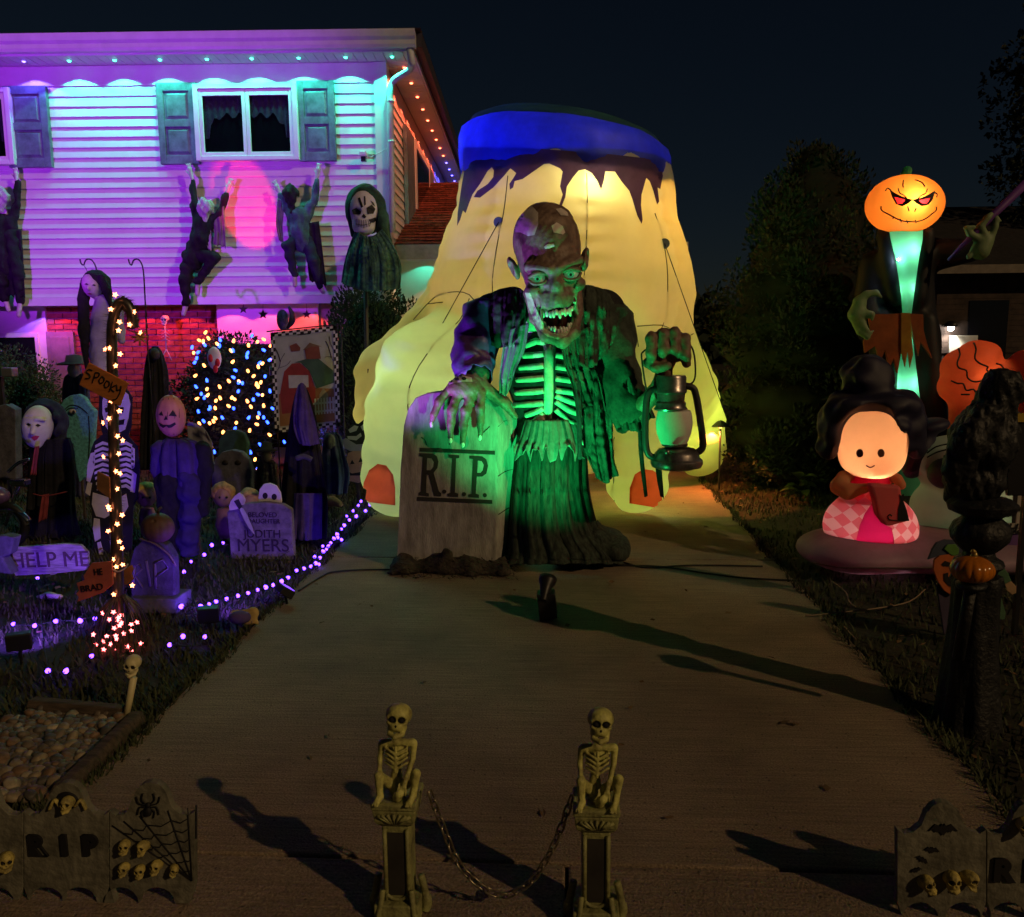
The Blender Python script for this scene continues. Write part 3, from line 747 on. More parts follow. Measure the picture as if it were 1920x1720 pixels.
lamp('inner_lamp', 'POINT', at(1195, 790, 7.75), foot, (.66, 1, .16), 10, radius=.05)
lamp('inner_lamp', 'POINT', at(1290, 770, 8.55), foot, (.72, 1, .14), 8, radius=.05)
lamp('inner_lamp', 'POINT', at(1000, 700, 7.9), foot, (.8, 1, .35), 8, radius=.05)
lamp('inner_lamp', 'POINT', at(755, 880, 7.35), foot, (.60, 1, .6), 3.2, radius=.04)
lamp('inner_lamp', 'POINT', at(1196, 890, 7.3), foot, (.6, 1, .25), 3.2, radius=.04)
lamp('inner_lamp', 'POINT', at(960, 272, 8.35), foot, (.1, .13, 1), 34, radius=.12)

# ================================================================ R.I.P. GRAVESTONE
M_stone = mat('weathered grey gravestone', (.40, .39, .36), .9, .22, 5, .35, 40, stretch=(3, 3, .8), col2=(.16, .15, .14))
M_carve = mat('carved lettering', (.025, .025, .022), .9, .1)
M_moss = mat('dark peat and moss', (.055, .045, .035), 1, .35, 14, 1.0, 60)
TY = 5.5
grave = thing('gravestone', 'tall grey R.I.P. gravestone under the zombie hand', 'gravestone', (at(855, 1060, TY).x, TY, 0))
tomb_px = [(742, 1062), (746, 980), (750, 880), (756, 800), (764, 768), (778, 746), (800, 737), (830, 734), (860, 732), (890, 736), (912, 746), (926, 764), (934, 795), (933, 900), (930, 1062)]
tb = MB().prism(pxs(tomb_px, TY), (.118, .17, .012)).build('slab', M_stone, grave)
bevel(tb, .012, 3, 50)
def ink(poly, Y, m, parent, name='lettering', t=.006): return MB().prism(pxs(poly, Y), (0, t, 0)).build(name, m, parent)
lyY = TY - .004
bars = [[(787, 840), (928, 846), (928, 853), (787, 847)], [(782, 932), (923, 938), (923, 945), (782, 939)]]
for b in bars: ink(b, lyY, M_carve, grave, 'carved_line')
Rp = [[(786, 850), (812, 851), (819, 856), (822, 866), (820, 878), (813, 887), (823, 922), (827, 925), (827, 931), (814, 930), (804, 891), (800, 890), (799, 924), (804, 926), (804, 931), (785, 929), (785, 924), (789, 922), (793, 857), (786, 855)]]
Ip = [[(841, 853), (861, 854), (861, 859), (855, 860), (853, 924), (859, 926), (859, 932), (839, 931), (839, 926), (845, 924), (848, 860), (841, 858)]]
Pp = [[(880, 855), (904, 856), (912, 862), (915, 874), (912, 888), (904, 894), (894, 894), (892, 926), (898, 928), (898, 934), (878, 932), (878, 928), (884, 926), (887, 861), (880, 860)]]
for poly in Rp + Ip + Pp: ink(poly, lyY, M_carve, grave, 'carved_letter')
for poly in ([(801, 859), (809, 860), (813, 867), (812, 876), (807, 882), (800, 882)], [(896, 864), (903, 865), (907, 872), (905, 882), (901, 887), (895, 887)]):
    ink(poly, lyY - .001, M_stone, grave, 'letter_counter', .003)
for x, y in ((833, 922), (870, 927), (909, 929)):
    ink([(x + 4 * math.cos(a * .785), y + 4 * math.sin(a * .785)) for a in range(8)], lyY, M_carve, grave, 'carved_dot')
cr_ = [[(934, 800), (945, 790), (955, 788)], [(934, 893), (948, 884), (962, 880)], [(935, 965), (950, 955), (960, 950)], [(840, 820), (846, 828), (842, 834)], [(905, 812), (912, 806), (918, 800)], [(790, 820), (797, 826), (800, 835)]]
for c in cr_:
    P = [at(x, y, TY - .002 + max(0, (x - 933)) * .0048) for x, y in c]
    MB().tube(smooth_line(P, 4), .003, 5).build('crack', M_carve, grave, True)
# peat banked round its foot
rg = random.Random(3)
pts = [(738, 1050), (740, 1098), (790, 1104), (850, 1106), (900, 1092), (950, 1082), (966, 1050)]
mo = s_box(at(850, 1068, TY + .06), (.40, .23, .10), .05)
mo = U([mo, s_ell(at(835, 1062, TY - .13), (.05, .05, .12)), s_ell(at(752, 1072, TY - .05), (.09, .10, .11)), s_ell(at(900, 1078, TY - .12), (.22, .08, .06)), s_ell(at(790, 1085, TY - .16), (.10, .08, .07))], .05)
mo = ROUGH(ROUGH(mo, .024, 17, 5), .009, 70, 6)
b_ = at(850, 1075, TY)
sdf_obj('peat_base', mo, (b_.x - .55, TY - .4, 0), (b_.x + .55, TY + .4, .36), .016, M_moss, grave)
fr = MB()
for k in range(420):
    x = rg.uniform(738, 968); p = at(x, rg.uniform(1045, 1100), TY - .17 - rg.uniform(0, .10)); p.z = max(p.z, .006)
    d = Vector((rg.uniform(-1, 1), rg.uniform(-1, .2), rg.uniform(-.4, .5))) * .05
    q = p + d; q.z = max(q.z, .004); fr.add([p, p + Vector((.006, 0, .004)), q], [(0, 1, 2)])
o = fr.build('moss_fringe', M_moss, grave); o['kind'] = 'stuff'

# ================================================================ ZOMBIE
M_skin = mat('rotting latex skin', (.29, .20, .15), .5, .28, 14, .5, 45, col2=(.10, .06, .05))
M_skin_d = mat('brown latex hand', (.24, .15, .10), .5, .25, 16, .5, 50, col2=(.12, .07, .055))
M_bone = mat('old bone', (.62, .60, .50), .6, .15, 20, .2, 60)
M_tooth = mat('ivory teeth', (.85, .84, .76), .3, .08)
M_mouth = mat('dark mouth', (.05, .012, .012), .5, .2)
M_wound = mat('exposed skull', (.66, .58, .52), .6, .1, 18)
M_blkcl = mat('black ragged cloth', (.022, .022, .024), .9, .4, 12, .3, 90)
M_coat = mat('dark grey green cloth', (.048, .062, .048), .9, .35, 9, .35, 70)
M_purp = mat('violet lit satin sleeve', (.10, .04, .22), .45, .3, 8, .2, 40)  # the flood's violet light is put into this sleeve's colour
M_shirt = mat('pale grey shirt rag', (.15, .17, .165), .85, .2, 9, .3, 80)
M_skirt = mat('black green gauze skirt', (.034, .045, .034), .95, .4, 7, .4, 60, stretch=(6, 6, 1))
M_apron = mat('grey zigzag cloth', (.17, .19, .17), .9, .2, 12, .2, 80)
ZY_ = 5.62
zom = thing('zombie_figure', 'giant hunched zombie with bare ribs and torn clothes behind the gravestone', 'animatronic', (at(1050, 1050, ZY_ + .1).x, ZY_ + .1, 0))
HO = at(1026, 452, 5.35); HRt = Matrix.Rotation(R(-7), 3, 'Y') @ Matrix.Rotation(R(7), 3, 'Z') @ Matrix.Rotation(R(6), 3, 'X')
def hq(x, y, z): return tuple(HO + HRt @ Vector((x, y, z)))
def he(x, y, z, r, rot=None): return s_ell(hq(x, y, z), r, HRt if rot is None else HRt @ rot)
def hc(a, b, r1, r2=None): return s_cap(hq(*a), hq(*b), r1, r2)
skull = U([he(0, .05, .0, (.205, .25, .232)), he(0, -.03, -.17, (.175, .19, .20)), he(0, -.07, -.30, (.13, .15, .13))], .08)
skull = U([skull, hc((-.15, -.16, -.135), (-.03, -.225, -.165), .034, .03), hc((.15, -.16, -.135), (.03, -.225, -.165), .034, .03),
           he(-.135, -.14, -.275, (.05, .06, .04)), he(.135, -.14, -.275, (.05, .06, .04)), he(0, -.155, -.35, (.10, .085, .07)),
           hc((0, -.20, -.17), (0, -.235, -.25), .022, .03)], .03)
skull = SUB(skull, [he(-.10, -.235, -.207, (.062, .07, .046)), he(.10, -.235, -.207, (.062, .07, .046))], .02)
skull = SUB(skull, [hc((-.022, -.27, -.315), (-.006, -.265, -.255), .024, .012), hc((.022, -.27, -.315), (.006, -.265, -.255), .024, .012)], .008)
skull = SUB(skull, [he(0, -.16, -.475, (.098, .17, .082))], .012)
jaw = s_chain([hq(-.15, .0, -.30), hq(-.135, -.06, -.45), hq(-.085, -.15, -.555), hq(0, -.205, -.59), hq(.085, -.15, -.555), hq(.135, -.06, -.45), hq(.15, .0, -.30)], [.032, .032, .036, .042, .036, .032, .032], .02)
tend = U([hc((-.12, -.15, -.28), (-.118, -.12, -.48), .013, .010), hc((.12, -.15, -.28), (.118, -.12, -.48), .013, .010), hc((-.095, -.19, -.31), (-.108, -.16, -.50), .008, .008)], .01)
neck = U([hc((0, .12, -.30), (-.02, .26, -.62), .11, .12)], 0)
ears = U([SUB(he(-.222, .03, -.135, (.026, .055, .075), Matrix.Rotation(R(-18), 3, 'Y')), [he(-.24, .0, -.14, (.02, .03, .045))], .01),
          SUB(he(.222, .03, -.135, (.026, .055, .075), Matrix.Rotation(R(18), 3, 'Y')), [he(.24, .0, -.14, (.02, .03, .045))], .01)])
head = U([skull, jaw], .03); head = U([head, tend, ears, neck], .015)
wr = []
for i, z in enumerate((-.015, -.045, -.075, -.10)):
    for k in range(4):
        x0 = -.12 + k * .06; fz = lambda x: z - .4 * x * x + .004 * math.sin(x * 40 + i)
        yy = lambda x: -.205 + .6 * x * x - .02 * (z + .05) * -1
        wr.append(hc((x0, yy(x0) - .012, fz(x0)), (x0 + .06, yy(x0 + .06) - .012, fz(x0 + .06)), .008))
for s in (-1, 1):
    for k in range(3): wr.append(hc((s * .05, -.215, -.262 - k * .012), (s * .15, -.165, -.262 + .004 - k * .013), .006))
    for k in range(5): wr.append(hc((s * (.02 + k * .02), -.255 + k * .012, -.335), (s * (.018 + k * .021), -.24 + k * .012, -.385), .0055))
head_f = ROUGH(SUB(head, wr, .012), .0035, 55, 2)
b0 = HO
sdf_obj('head', head_f, (b0.x - .32, b0.y - .35, b0.z - .72), (b0.x + .36, b0.y + .5, b0.z + .27), .0085, M_skin, zom)
MB().ell(hq(0, -.03, -.46), (.088, .09, .11), 14, 10, HRt).build('mouth_lining', M_mouth, zom, True)
MB().ell(hq(0, -.10, -.535), (.05, .08, .022), 12, 8, HRt).build('tongue', mat('dark tongue', (.16, .03, .03), .4), zom, True)
tm = MB().lathe([(.003, 0), (.009, .004), (.0108, .022), (.008, .037), (.002, .042)], (0, 0, 0), 8).mesh('tooth', M_tooth, True)
for k in range(11):
    a = (k - 5) / 5; x = a * .088; y = -.222 + .085 * a * a
    o = piece('tooth', tm, zom, hq(x, y, -.405 + .006 * math.sin(k * 2.1)), rot=(R(180), R(-7), 0), scale=(1, .8, 1 + .25 * math.sin(k * 3)))
    o = piece('tooth', tm, zom, hq(x * .98, -.212 + .085 * a * a, -.552 + .03 * a * a), rot=(0, R(-7), 0), scale=(1, .8, 1 + .2 * math.cos(k * 2.3)))
M_eye = mat('glazed eyeball', (.68, .72, .62), .15, .05, 20, emit=(.25, 1, .4), es=.10)  # faint emission on eyeball and iris makes them look lit
M_iris = mat('green iris', (.05, .35, .16), .2, .3, 60, emit=(.1, .9, .35), es=.18)
for s in (-1, 1):
    c = hq(s * .10, -.165, -.207); e = MB().ell(c, .047, 18, 12).build('eye', M_eye, zom, True)
    d = (Vector((.0, -1, -.18))).normalized(); 
    MB().lathe([(.0, .0475), (.010, .0468), (.019, .0445), (.0205, .043)], c, 18, ax=d.to_track_quat('Z', 'Y').to_matrix(), caps=False).build('iris', M_iris, e, True)
    MB().lathe([(.0, .0492), (.006, .0486), (.0085, .0475)], c, 14, ax=d.to_track_quat('Z', 'Y').to_matrix(), caps=False).build('pupil', mat('pupil', (.01, .02, .015), .1), e, True)
    # sagging lids
    MB().tube(smooth_line([hq(s * .10 - .058, -.185, -.207), hq(s * .10 - .03, -.208, -.236), hq(s * .10 + .03, -.208, -.236), hq(s * .10 + .058, -.185, -.207)], 5), .010, 8).build('eyelid', M_skin, zom, True)
    MB().tube(smooth_line([hq(s * .10 - .055, -.188, -.200 + (.012 if s > 0 else .004)), hq(s * .10, -.215, -.176), hq(s * .10 + .055, -.188, -.200 + (.004 if s > 0 else .012))], 5), .013, 8).build('eyelid', M_skin, zom, True)
for w in ([(960, 436), (964, 408), (978, 391), (998, 387), (1009, 399), (1009, 421), (1002, 441), (990, 443), (976, 436)], [(1034, 424), (1044, 417), (1055, 424), (1060, 436), (1056, 440), (1038, 436)], [(1042, 392), (1052, 390), (1064, 398), (1066, 405), (1052, 404)], [(1020, 463), (1026, 458), (1038, 457), (1040, 462), (1032, 466), (1022, 467)]):
    prints(head_f, w, M_wound, 'bone_patch', zom, .003, maxe=6)
prints(head_f, [(984, 549), (990, 575), (1000, 600), (1010, 618), (1026, 631), (1046, 637), (1064, 628), (1075, 606), (1080, 566), (1075, 566), (1069, 600), (1060, 616), (1044, 622), (1028, 617), (1015, 600), (1004, 575), (994, 549)], mat('pale jaw bone', (.50, .48, .34), .6, .15, 20, .3, 60), 'jaw_bone', zom, .003, maxe=6)
# torso with bare ribs
torso = U([s_ell(at(1040, 690, 5.72), (.33, .24, .42)), s_cap(at(925, 592, 5.75), at(1130, 585, 5.75), .15, .15), s_ell(at(1035, 800, 5.75), (.24, .19, .30))], .10)
bt = at(1040, 690, 5.72)
sdf_obj('torso', torso, (bt.x - .65, 5.3, .5), (bt.x + .65, 6.1, 2.05), .022, M_blkcl, zom)
def on_t(pts, off): return [p for p in traces(torso, pts, off) if p is not None]
MB().tube(on_t([(1029, 640), (1029, 690), (1029, 740), (1027, 788)], .006), [.034, .030, .032, .026], 10, flat=.6).build('sternum', M_bone, zom, True)
lr = [(668, 981), (690, 974), (713, 969), (737, 967), (760, 964), (783, 962), (806, 964), (826, 970)]
for k, (y, xo) in enumerate(lr):
    sag = 0 if k < 5 else (k - 4) * 6
    P = on_t([(1019, y - 4 - sag * 2.2), (1003, y - 2 - sag * 1.2), (986, y - 1 - sag * .4), (xo, y)], .010)
    MB().tube(smooth_line(P, 4), [.020 - .004 * abs(i / max(1, len(P) * 4 - 4) - .4) for i in range(len(smooth_line(P, 4)))], 8).build('rib', M_bone, zom, True)
rr_ = [(672, 1062), (694, 1068), (716, 1072), (738, 1078), (758, 1084), (778, 1092), (803, 1100), (832, 1098)]
for k, (y, xo) in enumerate(rr_):
    sag = 0 if k < 4 else (k - 3) * 6
    P = on_t([(1042, y - 6 - sag * 1.6), (1055, y - 4 - sag), (1070, y - 2 - sag * .4), (xo, y)], .010)
    MB().tube(smooth_line(P, 4), .0185, 8).build('rib', M_bone, zom, True)
MB().tube(on_t([(985, 648), (1005, 640), (1022, 642)], .012), .022, 8).build('collarbone', M_bone, zom, True)
MB().tube(on_t([(1003, 620), (1002, 600), (1004, 585)], .03), .055, 10).build('neck_bone', M_bone, zom, True)
# skirt down to the ground, spreading into a train
rows = []
for y, xa, xb, Yf, ext in ((785, 965, 1098, 5.50, .0), (850, 955, 1100, 5.46, .0), (930, 948, 1105, 5.42, 0), (1000, 942, 1125, 5.40, .02), (1040, 936, 1160, 5.36, .04), (1058, 930, 1168, 5.32, .05)):
    r = []
    for k in range(13):
        a = math.pi * (1.12 * k / 12 - .06); c = (xa + xb) / 2; hw = (xb - xa) / 2
        p = at(c - math.cos(a) * hw, y, Yf + .32 - .30 * math.sin(a)); p.z = max(p.z, .012); r.append(p)
    rows.append(r)
cloth('skirt', rows, M_skirt, zom, 150, 44, .015, 8.3, .02, seed=2)
# crumpled train on the ground at the right
tr_ = ROUGH(U([s_ell(at(1110, 1020, 5.75), (.22, .26, .14)), s_ell(at(1140, 1030, 5.7), (.16, .20, .09)), s_ell(at(1075, 1035, 5.6), (.2, .16, .08))], .06), .022, 20, 4)
c_ = at(1110, 1030, 5.7)
sdf_obj('skirt_train', tr_, (c_.x - .5, 5.2, .004), (c_.x + .5, 6.15, .5), .02, M_skirt, zom)
ap = []
for y, xa, xb, Yf in ((788, 985, 1075, 5.47), (830, 972, 1090, 5.43), (868, 962, 1098, 5.40)):
    ap.append([at(xa + (xb - xa) * k / 8, y, Yf + .10 * (k / 4 - 1) ** 2) for k in range(9)])
o = cloth('apron', ap, M_apron, zom, 72, 14, .008, 9, 0, seed=5)
me = o.data; nu = 72
for i in range(nu + 1):                                    # zigzag hem
    tz = abs((((i / nu + .03 * math.sin(i * .4)) * 6.5) % 1) - .5) * 2 * (.6 + .5 * abs(math.sin(i * .13 + 1)))
    for j in range(8, 15):
        v = me.vertices[j * (nu + 1) + i]; v.co.z += .115 * (j - 7) / 7 * tz
# shawl, shirt rags, coat and sleeves
cloth('shawl', [[at(905, 560, 5.75), at(930, 545, 5.60), at(965, 538, 5.52), at(985, 548, 5.45)], [at(893, 590, 5.70), at(925, 590, 5.50), at(960, 590, 5.42), at(985, 590, 5.42)], [at(905, 632, 5.62), at(930, 650, 5.46), at(955, 648, 5.40), at(975, 628, 5.40)]], M_blkcl, zom, 40, 26, .012, 4, .2, seed=6)
cloth('shawl', [[at(1075, 540, 5.5), at(1105, 535, 5.55), at(1140, 548, 5.65), at(1168, 575, 5.8)], [at(1065, 600, 5.40), at(1105, 600, 5.42), at(1145, 600, 5.5), at(1172, 605, 5.72)], [at(1072, 670, 5.42), at(1105, 690, 5.40), at(1140, 660, 5.45), at(1172, 640, 5.65)]], M_coat, zom, 44, 26, .014, 5, .35, seed=7)
cloth('shirt_rag', [[at(948, 622, 5.42), at(970, 612, 5.40), at(992, 605, 5.40)], [at(943, 660, 5.42), at(962, 660, 5.40), at(984, 655, 5.41)], [at(938, 700, 5.44), at(952, 705, 5.42), at(968, 690, 5.42)], [at(938, 735, 5.45), at(948, 742, 5.44), at(956, 728, 5.44)]], M_shirt, zom, 26, 26, .010, 3, .3, seed=8)
cloth('shirt_rag', [[at(1050, 628, 5.36), at(1078, 622, 5.38), at(1105, 612, 5.40)], [at(1058, 680, 5.42), at(1085, 680, 5.42), at(1112, 680, 5.44)], [at(1072, 720, 5.44), at(1095, 725, 5.43), at(1125, 720, 5.46)], [at(1082, 770, 5.46), at(1108, 760, 5.45), at(1135, 770, 5.5)]], M_coat, zom, 30, 30, .016, 4, .3, seed=9)
cloth('coat_tail', [[at(1088, 700, 5.46), at(1115, 690, 5.44), at(1150, 700, 5.55)], [at(1092, 770, 5.48), at(1118, 770, 5.44), at(1146, 770, 5.55)], [at(1096, 840, 5.5), at(1122, 845, 5.46), at(1148, 850, 5.56)], [at(1112, 884, 5.5), at(1134, 906, 5.48), at(1155, 890, 5.56)]], M_coat, zom, 34, 36, .016, 3, .12, seed=10)
cloth('cloth_strip', [[at(1075, 690, 5.43), at(1088, 690, 5.43)], [at(1080, 760, 5.42), at(1090, 760, 5.42)], [at(1084, 860, 5.40), at(1092, 860, 5.40)]], M_blkcl, zom, 6, 20, .006, 2, .2, seed=11)
def sleeve(name, pts, rads, m, seed, n=30, amp=.016, ragged=.5):
    P = smooth_line(pts, 7); k = len(P); mb = MB()
    rs = [rads[min(len(rads) - 1, int(i * (len(rads) - 1) / (k - 1)))] + (rads[min(len(rads) - 1, int(i * (len(rads) - 1) / (k - 1)) + 1)] - rads[min(len(rads) - 1, int(i * (len(rads) - 1) / (k - 1)))]) * ((i * (len(rads) - 1) / (k - 1)) % 1) for i in range(k)]
    mb.tube(P, rs, n, caps=False); rg = random.Random(seed); ph = [rg.uniform(0, 6.28) for _ in range(4)]
    for i in range(k):
        for j in range(n):
            v = Vector(mb.v[i * n + j]); c = P[i]; d = v - c; a = 6.28 * j / n
            w = math.sin(a * 3 + i * .6 + ph[0]) + .7 * math.sin(a * 5 - i * .9 + ph[1]) + .6 * math.sin(i * 1.3 + a + ph[2])
            v = c + d * (1 + amp / max(rs[i], .02) * w * .6)
            if i == k - 1: v = v + (P[-1] - P[-2]).normalized() * rg.random() * .08 * ragged
            mb.v[i * n + j] = tuple(v)
    o = mesh_obj(name, mb.v, mb.f, m, zom, True); s = o.modifiers.new('thick', 'SOLIDIFY'); s.thickness = .005; return o
sleeve('sleeve', [at(912, 585, 5.72), at(898, 632, 5.62), at(886, 680, 5.52), at(892, 706, 5.45)], [.15, .145, .135, .115], M_purp, 1)
sleeve('sleeve', [at(1142, 590, 5.72), at(1152, 660, 5.62), at(1166, 730, 5.55), at(1190, 788, 5.48)], [.15, .14, .13, .12], M_coat, 2)
cloth('sleeve_flap', [[at(1148, 700, 5.5), at(1170, 690, 5.46), at(1192, 735, 5.42)], [at(1152, 760, 5.46), at(1175, 765, 5.40), at(1202, 770, 5.40)], [at(1160, 800, 5.44), at(1185, 808, 5.40), at(1212, 805, 5.42)]], M_coat, zom, 26, 18, .012, 3, .3, seed=14)
cloth('cloth_strip', [[at(1196, 800, 5.44), at(1204, 800, 5.44)], [at(1198, 850, 5.42), at(1206, 850, 5.42)], [at(1208, 930, 5.42), at(1214, 930, 5.42)]], M_blkcl, zom, 6, 20, .006, 2, .3, seed=15)
cloth('cloth_strip', [[at(1228, 870, 5.44), at(1240, 870, 5.44)], [at(1232, 900, 5.42), at(1242, 900, 5.42)], [at(1238, 930, 5.42), at(1244, 932, 5.42)]], M_blkcl, zom, 6, 14, .006, 2, .3, seed=16)
# left hand laid over the gravestone
def hpt(x, y, Y): return tuple(at(x, y, Y))
HY = 5.40
fingers = [[(838, 735, 5.42, .030), (824, 752, HY, .025), (815, 775, HY, .022), (809, 793, HY + .02, .016)],
           [(860, 738, 5.40, .032), (848, 768, HY - .03, .027), (845, 795, HY - .02, .024), (845, 823, HY + .02, .017)],
           [(884, 738, 5.40, .033), (874, 770, HY - .03, .028), (870, 800, HY - .02, .025), (868, 831, HY + .02, .018)],
           [(902, 736, 5.42, .031), (900, 765, HY - .02, .026), (901, 792, HY - .01, .023), (900, 818, HY + .02, .016)]]
hand = U([s_cap(hpt(893, 702, 5.52), hpt(872, 722, 5.44), .085, .075), s_ell(hpt(870, 728, 5.43), (.115, .085, .065))], .04)
hand = U([hand, s_cap(hpt(900, 722, 5.48), hpt(945, 755, 5.50), .05, .030), s_cap(hpt(945, 755, 5.50), hpt(966, 782, 5.52), .030, .02)], .03)
hand = U([hand] + [s_chain([hpt(*q[:3]) for q in f], [q[3] for q in f], .012) for f in fingers], .018)
hand = U([hand] + [s_ell(hpt(*f[1][:3]), f[1][3] * 1.22) for f in fingers], .012)
hand_f = ROUGH(hand, .003, 60, 7)
a = at(875, 760, 5.45)
sdf_obj('hand', hand_f, (a.x - .33, 5.2, a.z - .32), (a.x + .40, 5.68, a.z + .33), .010, M_skin_d, zom)
for f in fingers:
    p = at(f[3][0], f[3][1] + 3, f[3][2] - .016)
    MB().ell(p, (.011, .006, .020), 10, 8).build('fingernail', M_tooth, zom, True)
prints(hand_f, [(838, 716), (850, 706), (868, 704), (884, 708), (886, 716), (868, 716), (852, 718), (842, 722)], M_wound, 'bone_patch', zom, .004, maxe=7)
for x, y, r in ((845, 715, 4), (857, 711, 4.5), (870, 710, 5)): prints(hand_f, [(x + r * math.cos(k), y + r * .7 * math.sin(k)) for k in range(6)], M_carve, 'wound_hole', zom, .0055, maxe=6)
# right arm and fist on the lantern's bail
FY = 5.22
arm = s_chain([hpt(1150, 640, 5.62), hpt(1185, 785, 5.48), hpt(1240, 722, 5.30), hpt(1246, 690, 5.24)], [.075, .062, .055, .052], .03)
palm = U([s_ell(hpt(1250, 655, FY + .02), (.118, .08, .085)), arm], .05)
kn = []
for k, (x, y) in enumerate(((1222, 632), (1243, 624), (1264, 623), (1283, 634))):
    kn.append(s_chain([hpt(x + 2, y + 2, FY + .02), hpt(x, y - 4 + 6, FY - .055), hpt(x - 1 + k, y + 32, FY - .075), hpt(x + 2 + k, y + 48, FY - .03)], [.034, .036, .034, .028], .008))
kn.append(s_chain([hpt(1216, 680, FY), hpt(1230, 690, FY - .06), hpt(1252, 686, FY - .085)], [.036, .032, .026], .01))
fist = U([palm] + kn, .010)
fist_f = ROUGH(fist, .003, 60, 8)
a = at(1215, 720, 5.4)
sdf_obj('arm', fist_f, (a.x - .33, 5.03, a.z - .32), (a.x + .45, 5.75, a.z + .45), .011, M_skin_d, zom)

# ================================================================ LANTERN
LY = 5.18
M_pewter = mat('tarnished pewter lantern', (.30, .27, .26), .32, .3, 10, .08, 40, metal=.85)
M_blkm = mat('black lantern frame', (.03, .03, .033), .45, .2)
M_frost = mat('frosted lantern glass', (.74, .70, .64), .5, .08, 6, trans=.08)
lc = at(1262, 790, LY); s_ = LY / FPX
lan = thing('lantern', 'big pewter storm lantern with frosted globe in the zombie fist', 'lantern', (lc.x, LY, at(1262, 878, LY).z))
def lz(y): return at(1262, y, LY).z
def lathe_px(name, prof, m, cx=1262, n=36): return MB().lathe([(r * s_, lz(y)) for r, y in prof], (at(cx, 790, LY).x, LY, 0), n).build(name, m, lan, True, ang=40)
lathe_px('cap', [(0, 705), (26, 704), (28, 708), (27, 728), (29, 731), (29, 736), (26, 738), (25, 752), (28, 755), (28, 762), (31, 766), (30, 769), (20, 769)], M_pewter, 1257)
lathe_px('globe', [(22, 767), (30, 770), (33, 782), (34, 796), (32, 812), (27, 825), (24, 832)], M_frost, 1264)
lathe_px('collar', [(20, 830), (24, 831), (24, 836), (18, 838), (18, 842)], M_pewter, 1266)
lathe_px('fuel_tank', [(18, 838), (34, 842), (41, 850), (43, 858), (48, 862), (49, 868), (46, 875), (34, 879), (0, 879)], M_pewter, 1270)
for sx in (-1, 1):
    P = [(1240, 729), (1222, 732), (1213, 748), (1210, 800), (1212, 842), (1222, 857), (1240, 856)] if sx < 0 else [(1282, 724), (1298, 727), (1305, 742), (1313, 790), (1318, 832), (1312, 846), (1296, 852)]
    MB().tube(smooth_line(pxs(P, LY), 5), .0215, 10).build('side_tube', M_blkm, lan, True)
MB().tube(smooth_line(pxs([(1213, 734), (1209, 715), (1203, 670), (1206, 660), (1218, 654), (1250, 652), (1285, 647), (1296, 650), (1302, 668), (1304, 700), (1300, 716), (1290, 722)], LY), 4), .0055, 6).build('bail', M_blkm, lan, True)
MB().tube([at(1251, 848, LY - .12), at(1251, 848, LY - .15)], .016, 12).build('filler_cap', M_pewter, lan, True)

# ================================================================ SPOTLIGHT ON THE DRIVE, CORDS
M_blkp = mat('black plastic', (.012, .012, .013), .45, .1)
g = G(1027, 1166); SY = g.y
sp = thing('spotlight', 'black plastic spotlight standing on the driveway before the gravestone', 'spotlight', g)
bevel(MB().prism([at(1006, 1116, SY), at(1040, 1114, SY), at(1045, 1160, SY), at(1012, 1167, SY)], (0, .10, 0)).build('stand', M_blkp, sp), .006)
hd = at(1024, 1100, SY + .06)
aim = Vector((.25, 1.0, .95)).normalized(); ax = aim.to_track_quat('Z', 'Y').to_matrix()
MB().lathe([(.022, -.09), (.026, -.04), (.034, .0), (.048, .03), (.05, .055), (.046, .055), (.038, .04), (.0, .038)], hd, 24, ax=ax, caps=False).build('head', M_blkp, sp, True)
MB().lathe([(.0, .041), (.036, .041)], hd, 20, ax=ax, caps=False).build('lens', bulb('green lens', (.05, 1, .35), 3), sp, True)
MB().tube([hd, at(1024, 1120, SY + .05)], .016, 8).build('swivel', M_blkp, sp, True)
lamp('lamp', 'SPOT', hd + aim * .07, sp, (.02, 1, .22), 195, at(1045, 740, 5.45), 90, 1.0, .03)
for pts, lab in (([(560, 1108), (600, 1083), (630, 1072), (720, 1068), (860, 1072), (985, 1056), (1100, 1060), (1230, 1062), (1330, 1076), (1400, 1084), (1520, 1090)], 'long black extension cord lying across the driveway joint'),
                 ([(965, 1050), (1060, 1058), (1150, 1052), (1210, 1064), (1300, 1060), (1430, 1062)], 'short black cord lying along the driveway joint behind the spotlight')):
    P = [G(x, y, .008) for x, y in pts]
    tag(MB().tube(smooth_line(P, 8), .006, 6).build('extension_cord', mat('black cord', (.012, .012, .012), .6), None, True, loc=P[0]), lab, 'cord')

# copper path lamp at the driveway's right edge, glowing orange
pl0 = Vector((1.50, 8.32, 0)); pt = thing('path_light', 'orange garden path lamp at the driveway edge under the arborvitae', 'lamp', pl0)
MB().tube([pl0, pl0 + Vector((0, 0, .62))], .010, 8).build('post', M_blkm, pt)
MB().lathe([(.0, .70), (.03, .69), (.09, .645), (.095, .64), (.0, .655)], pl0, 18).build('shade', M_blkm, pt, True)
MB().ell(pl0 + Vector((0, 0, .63)), .014, 10, 8).build('bulb', bulb('orange path bulb', (1, .30, .06), 8), pt, True)
lamp('lamp', 'SPOT', pl0 + Vector((-.03, -.02, .60)), pt, (1, .21, .045), 48, pl0 + Vector((-.12, -.02, 0)), 126, .08, .012)
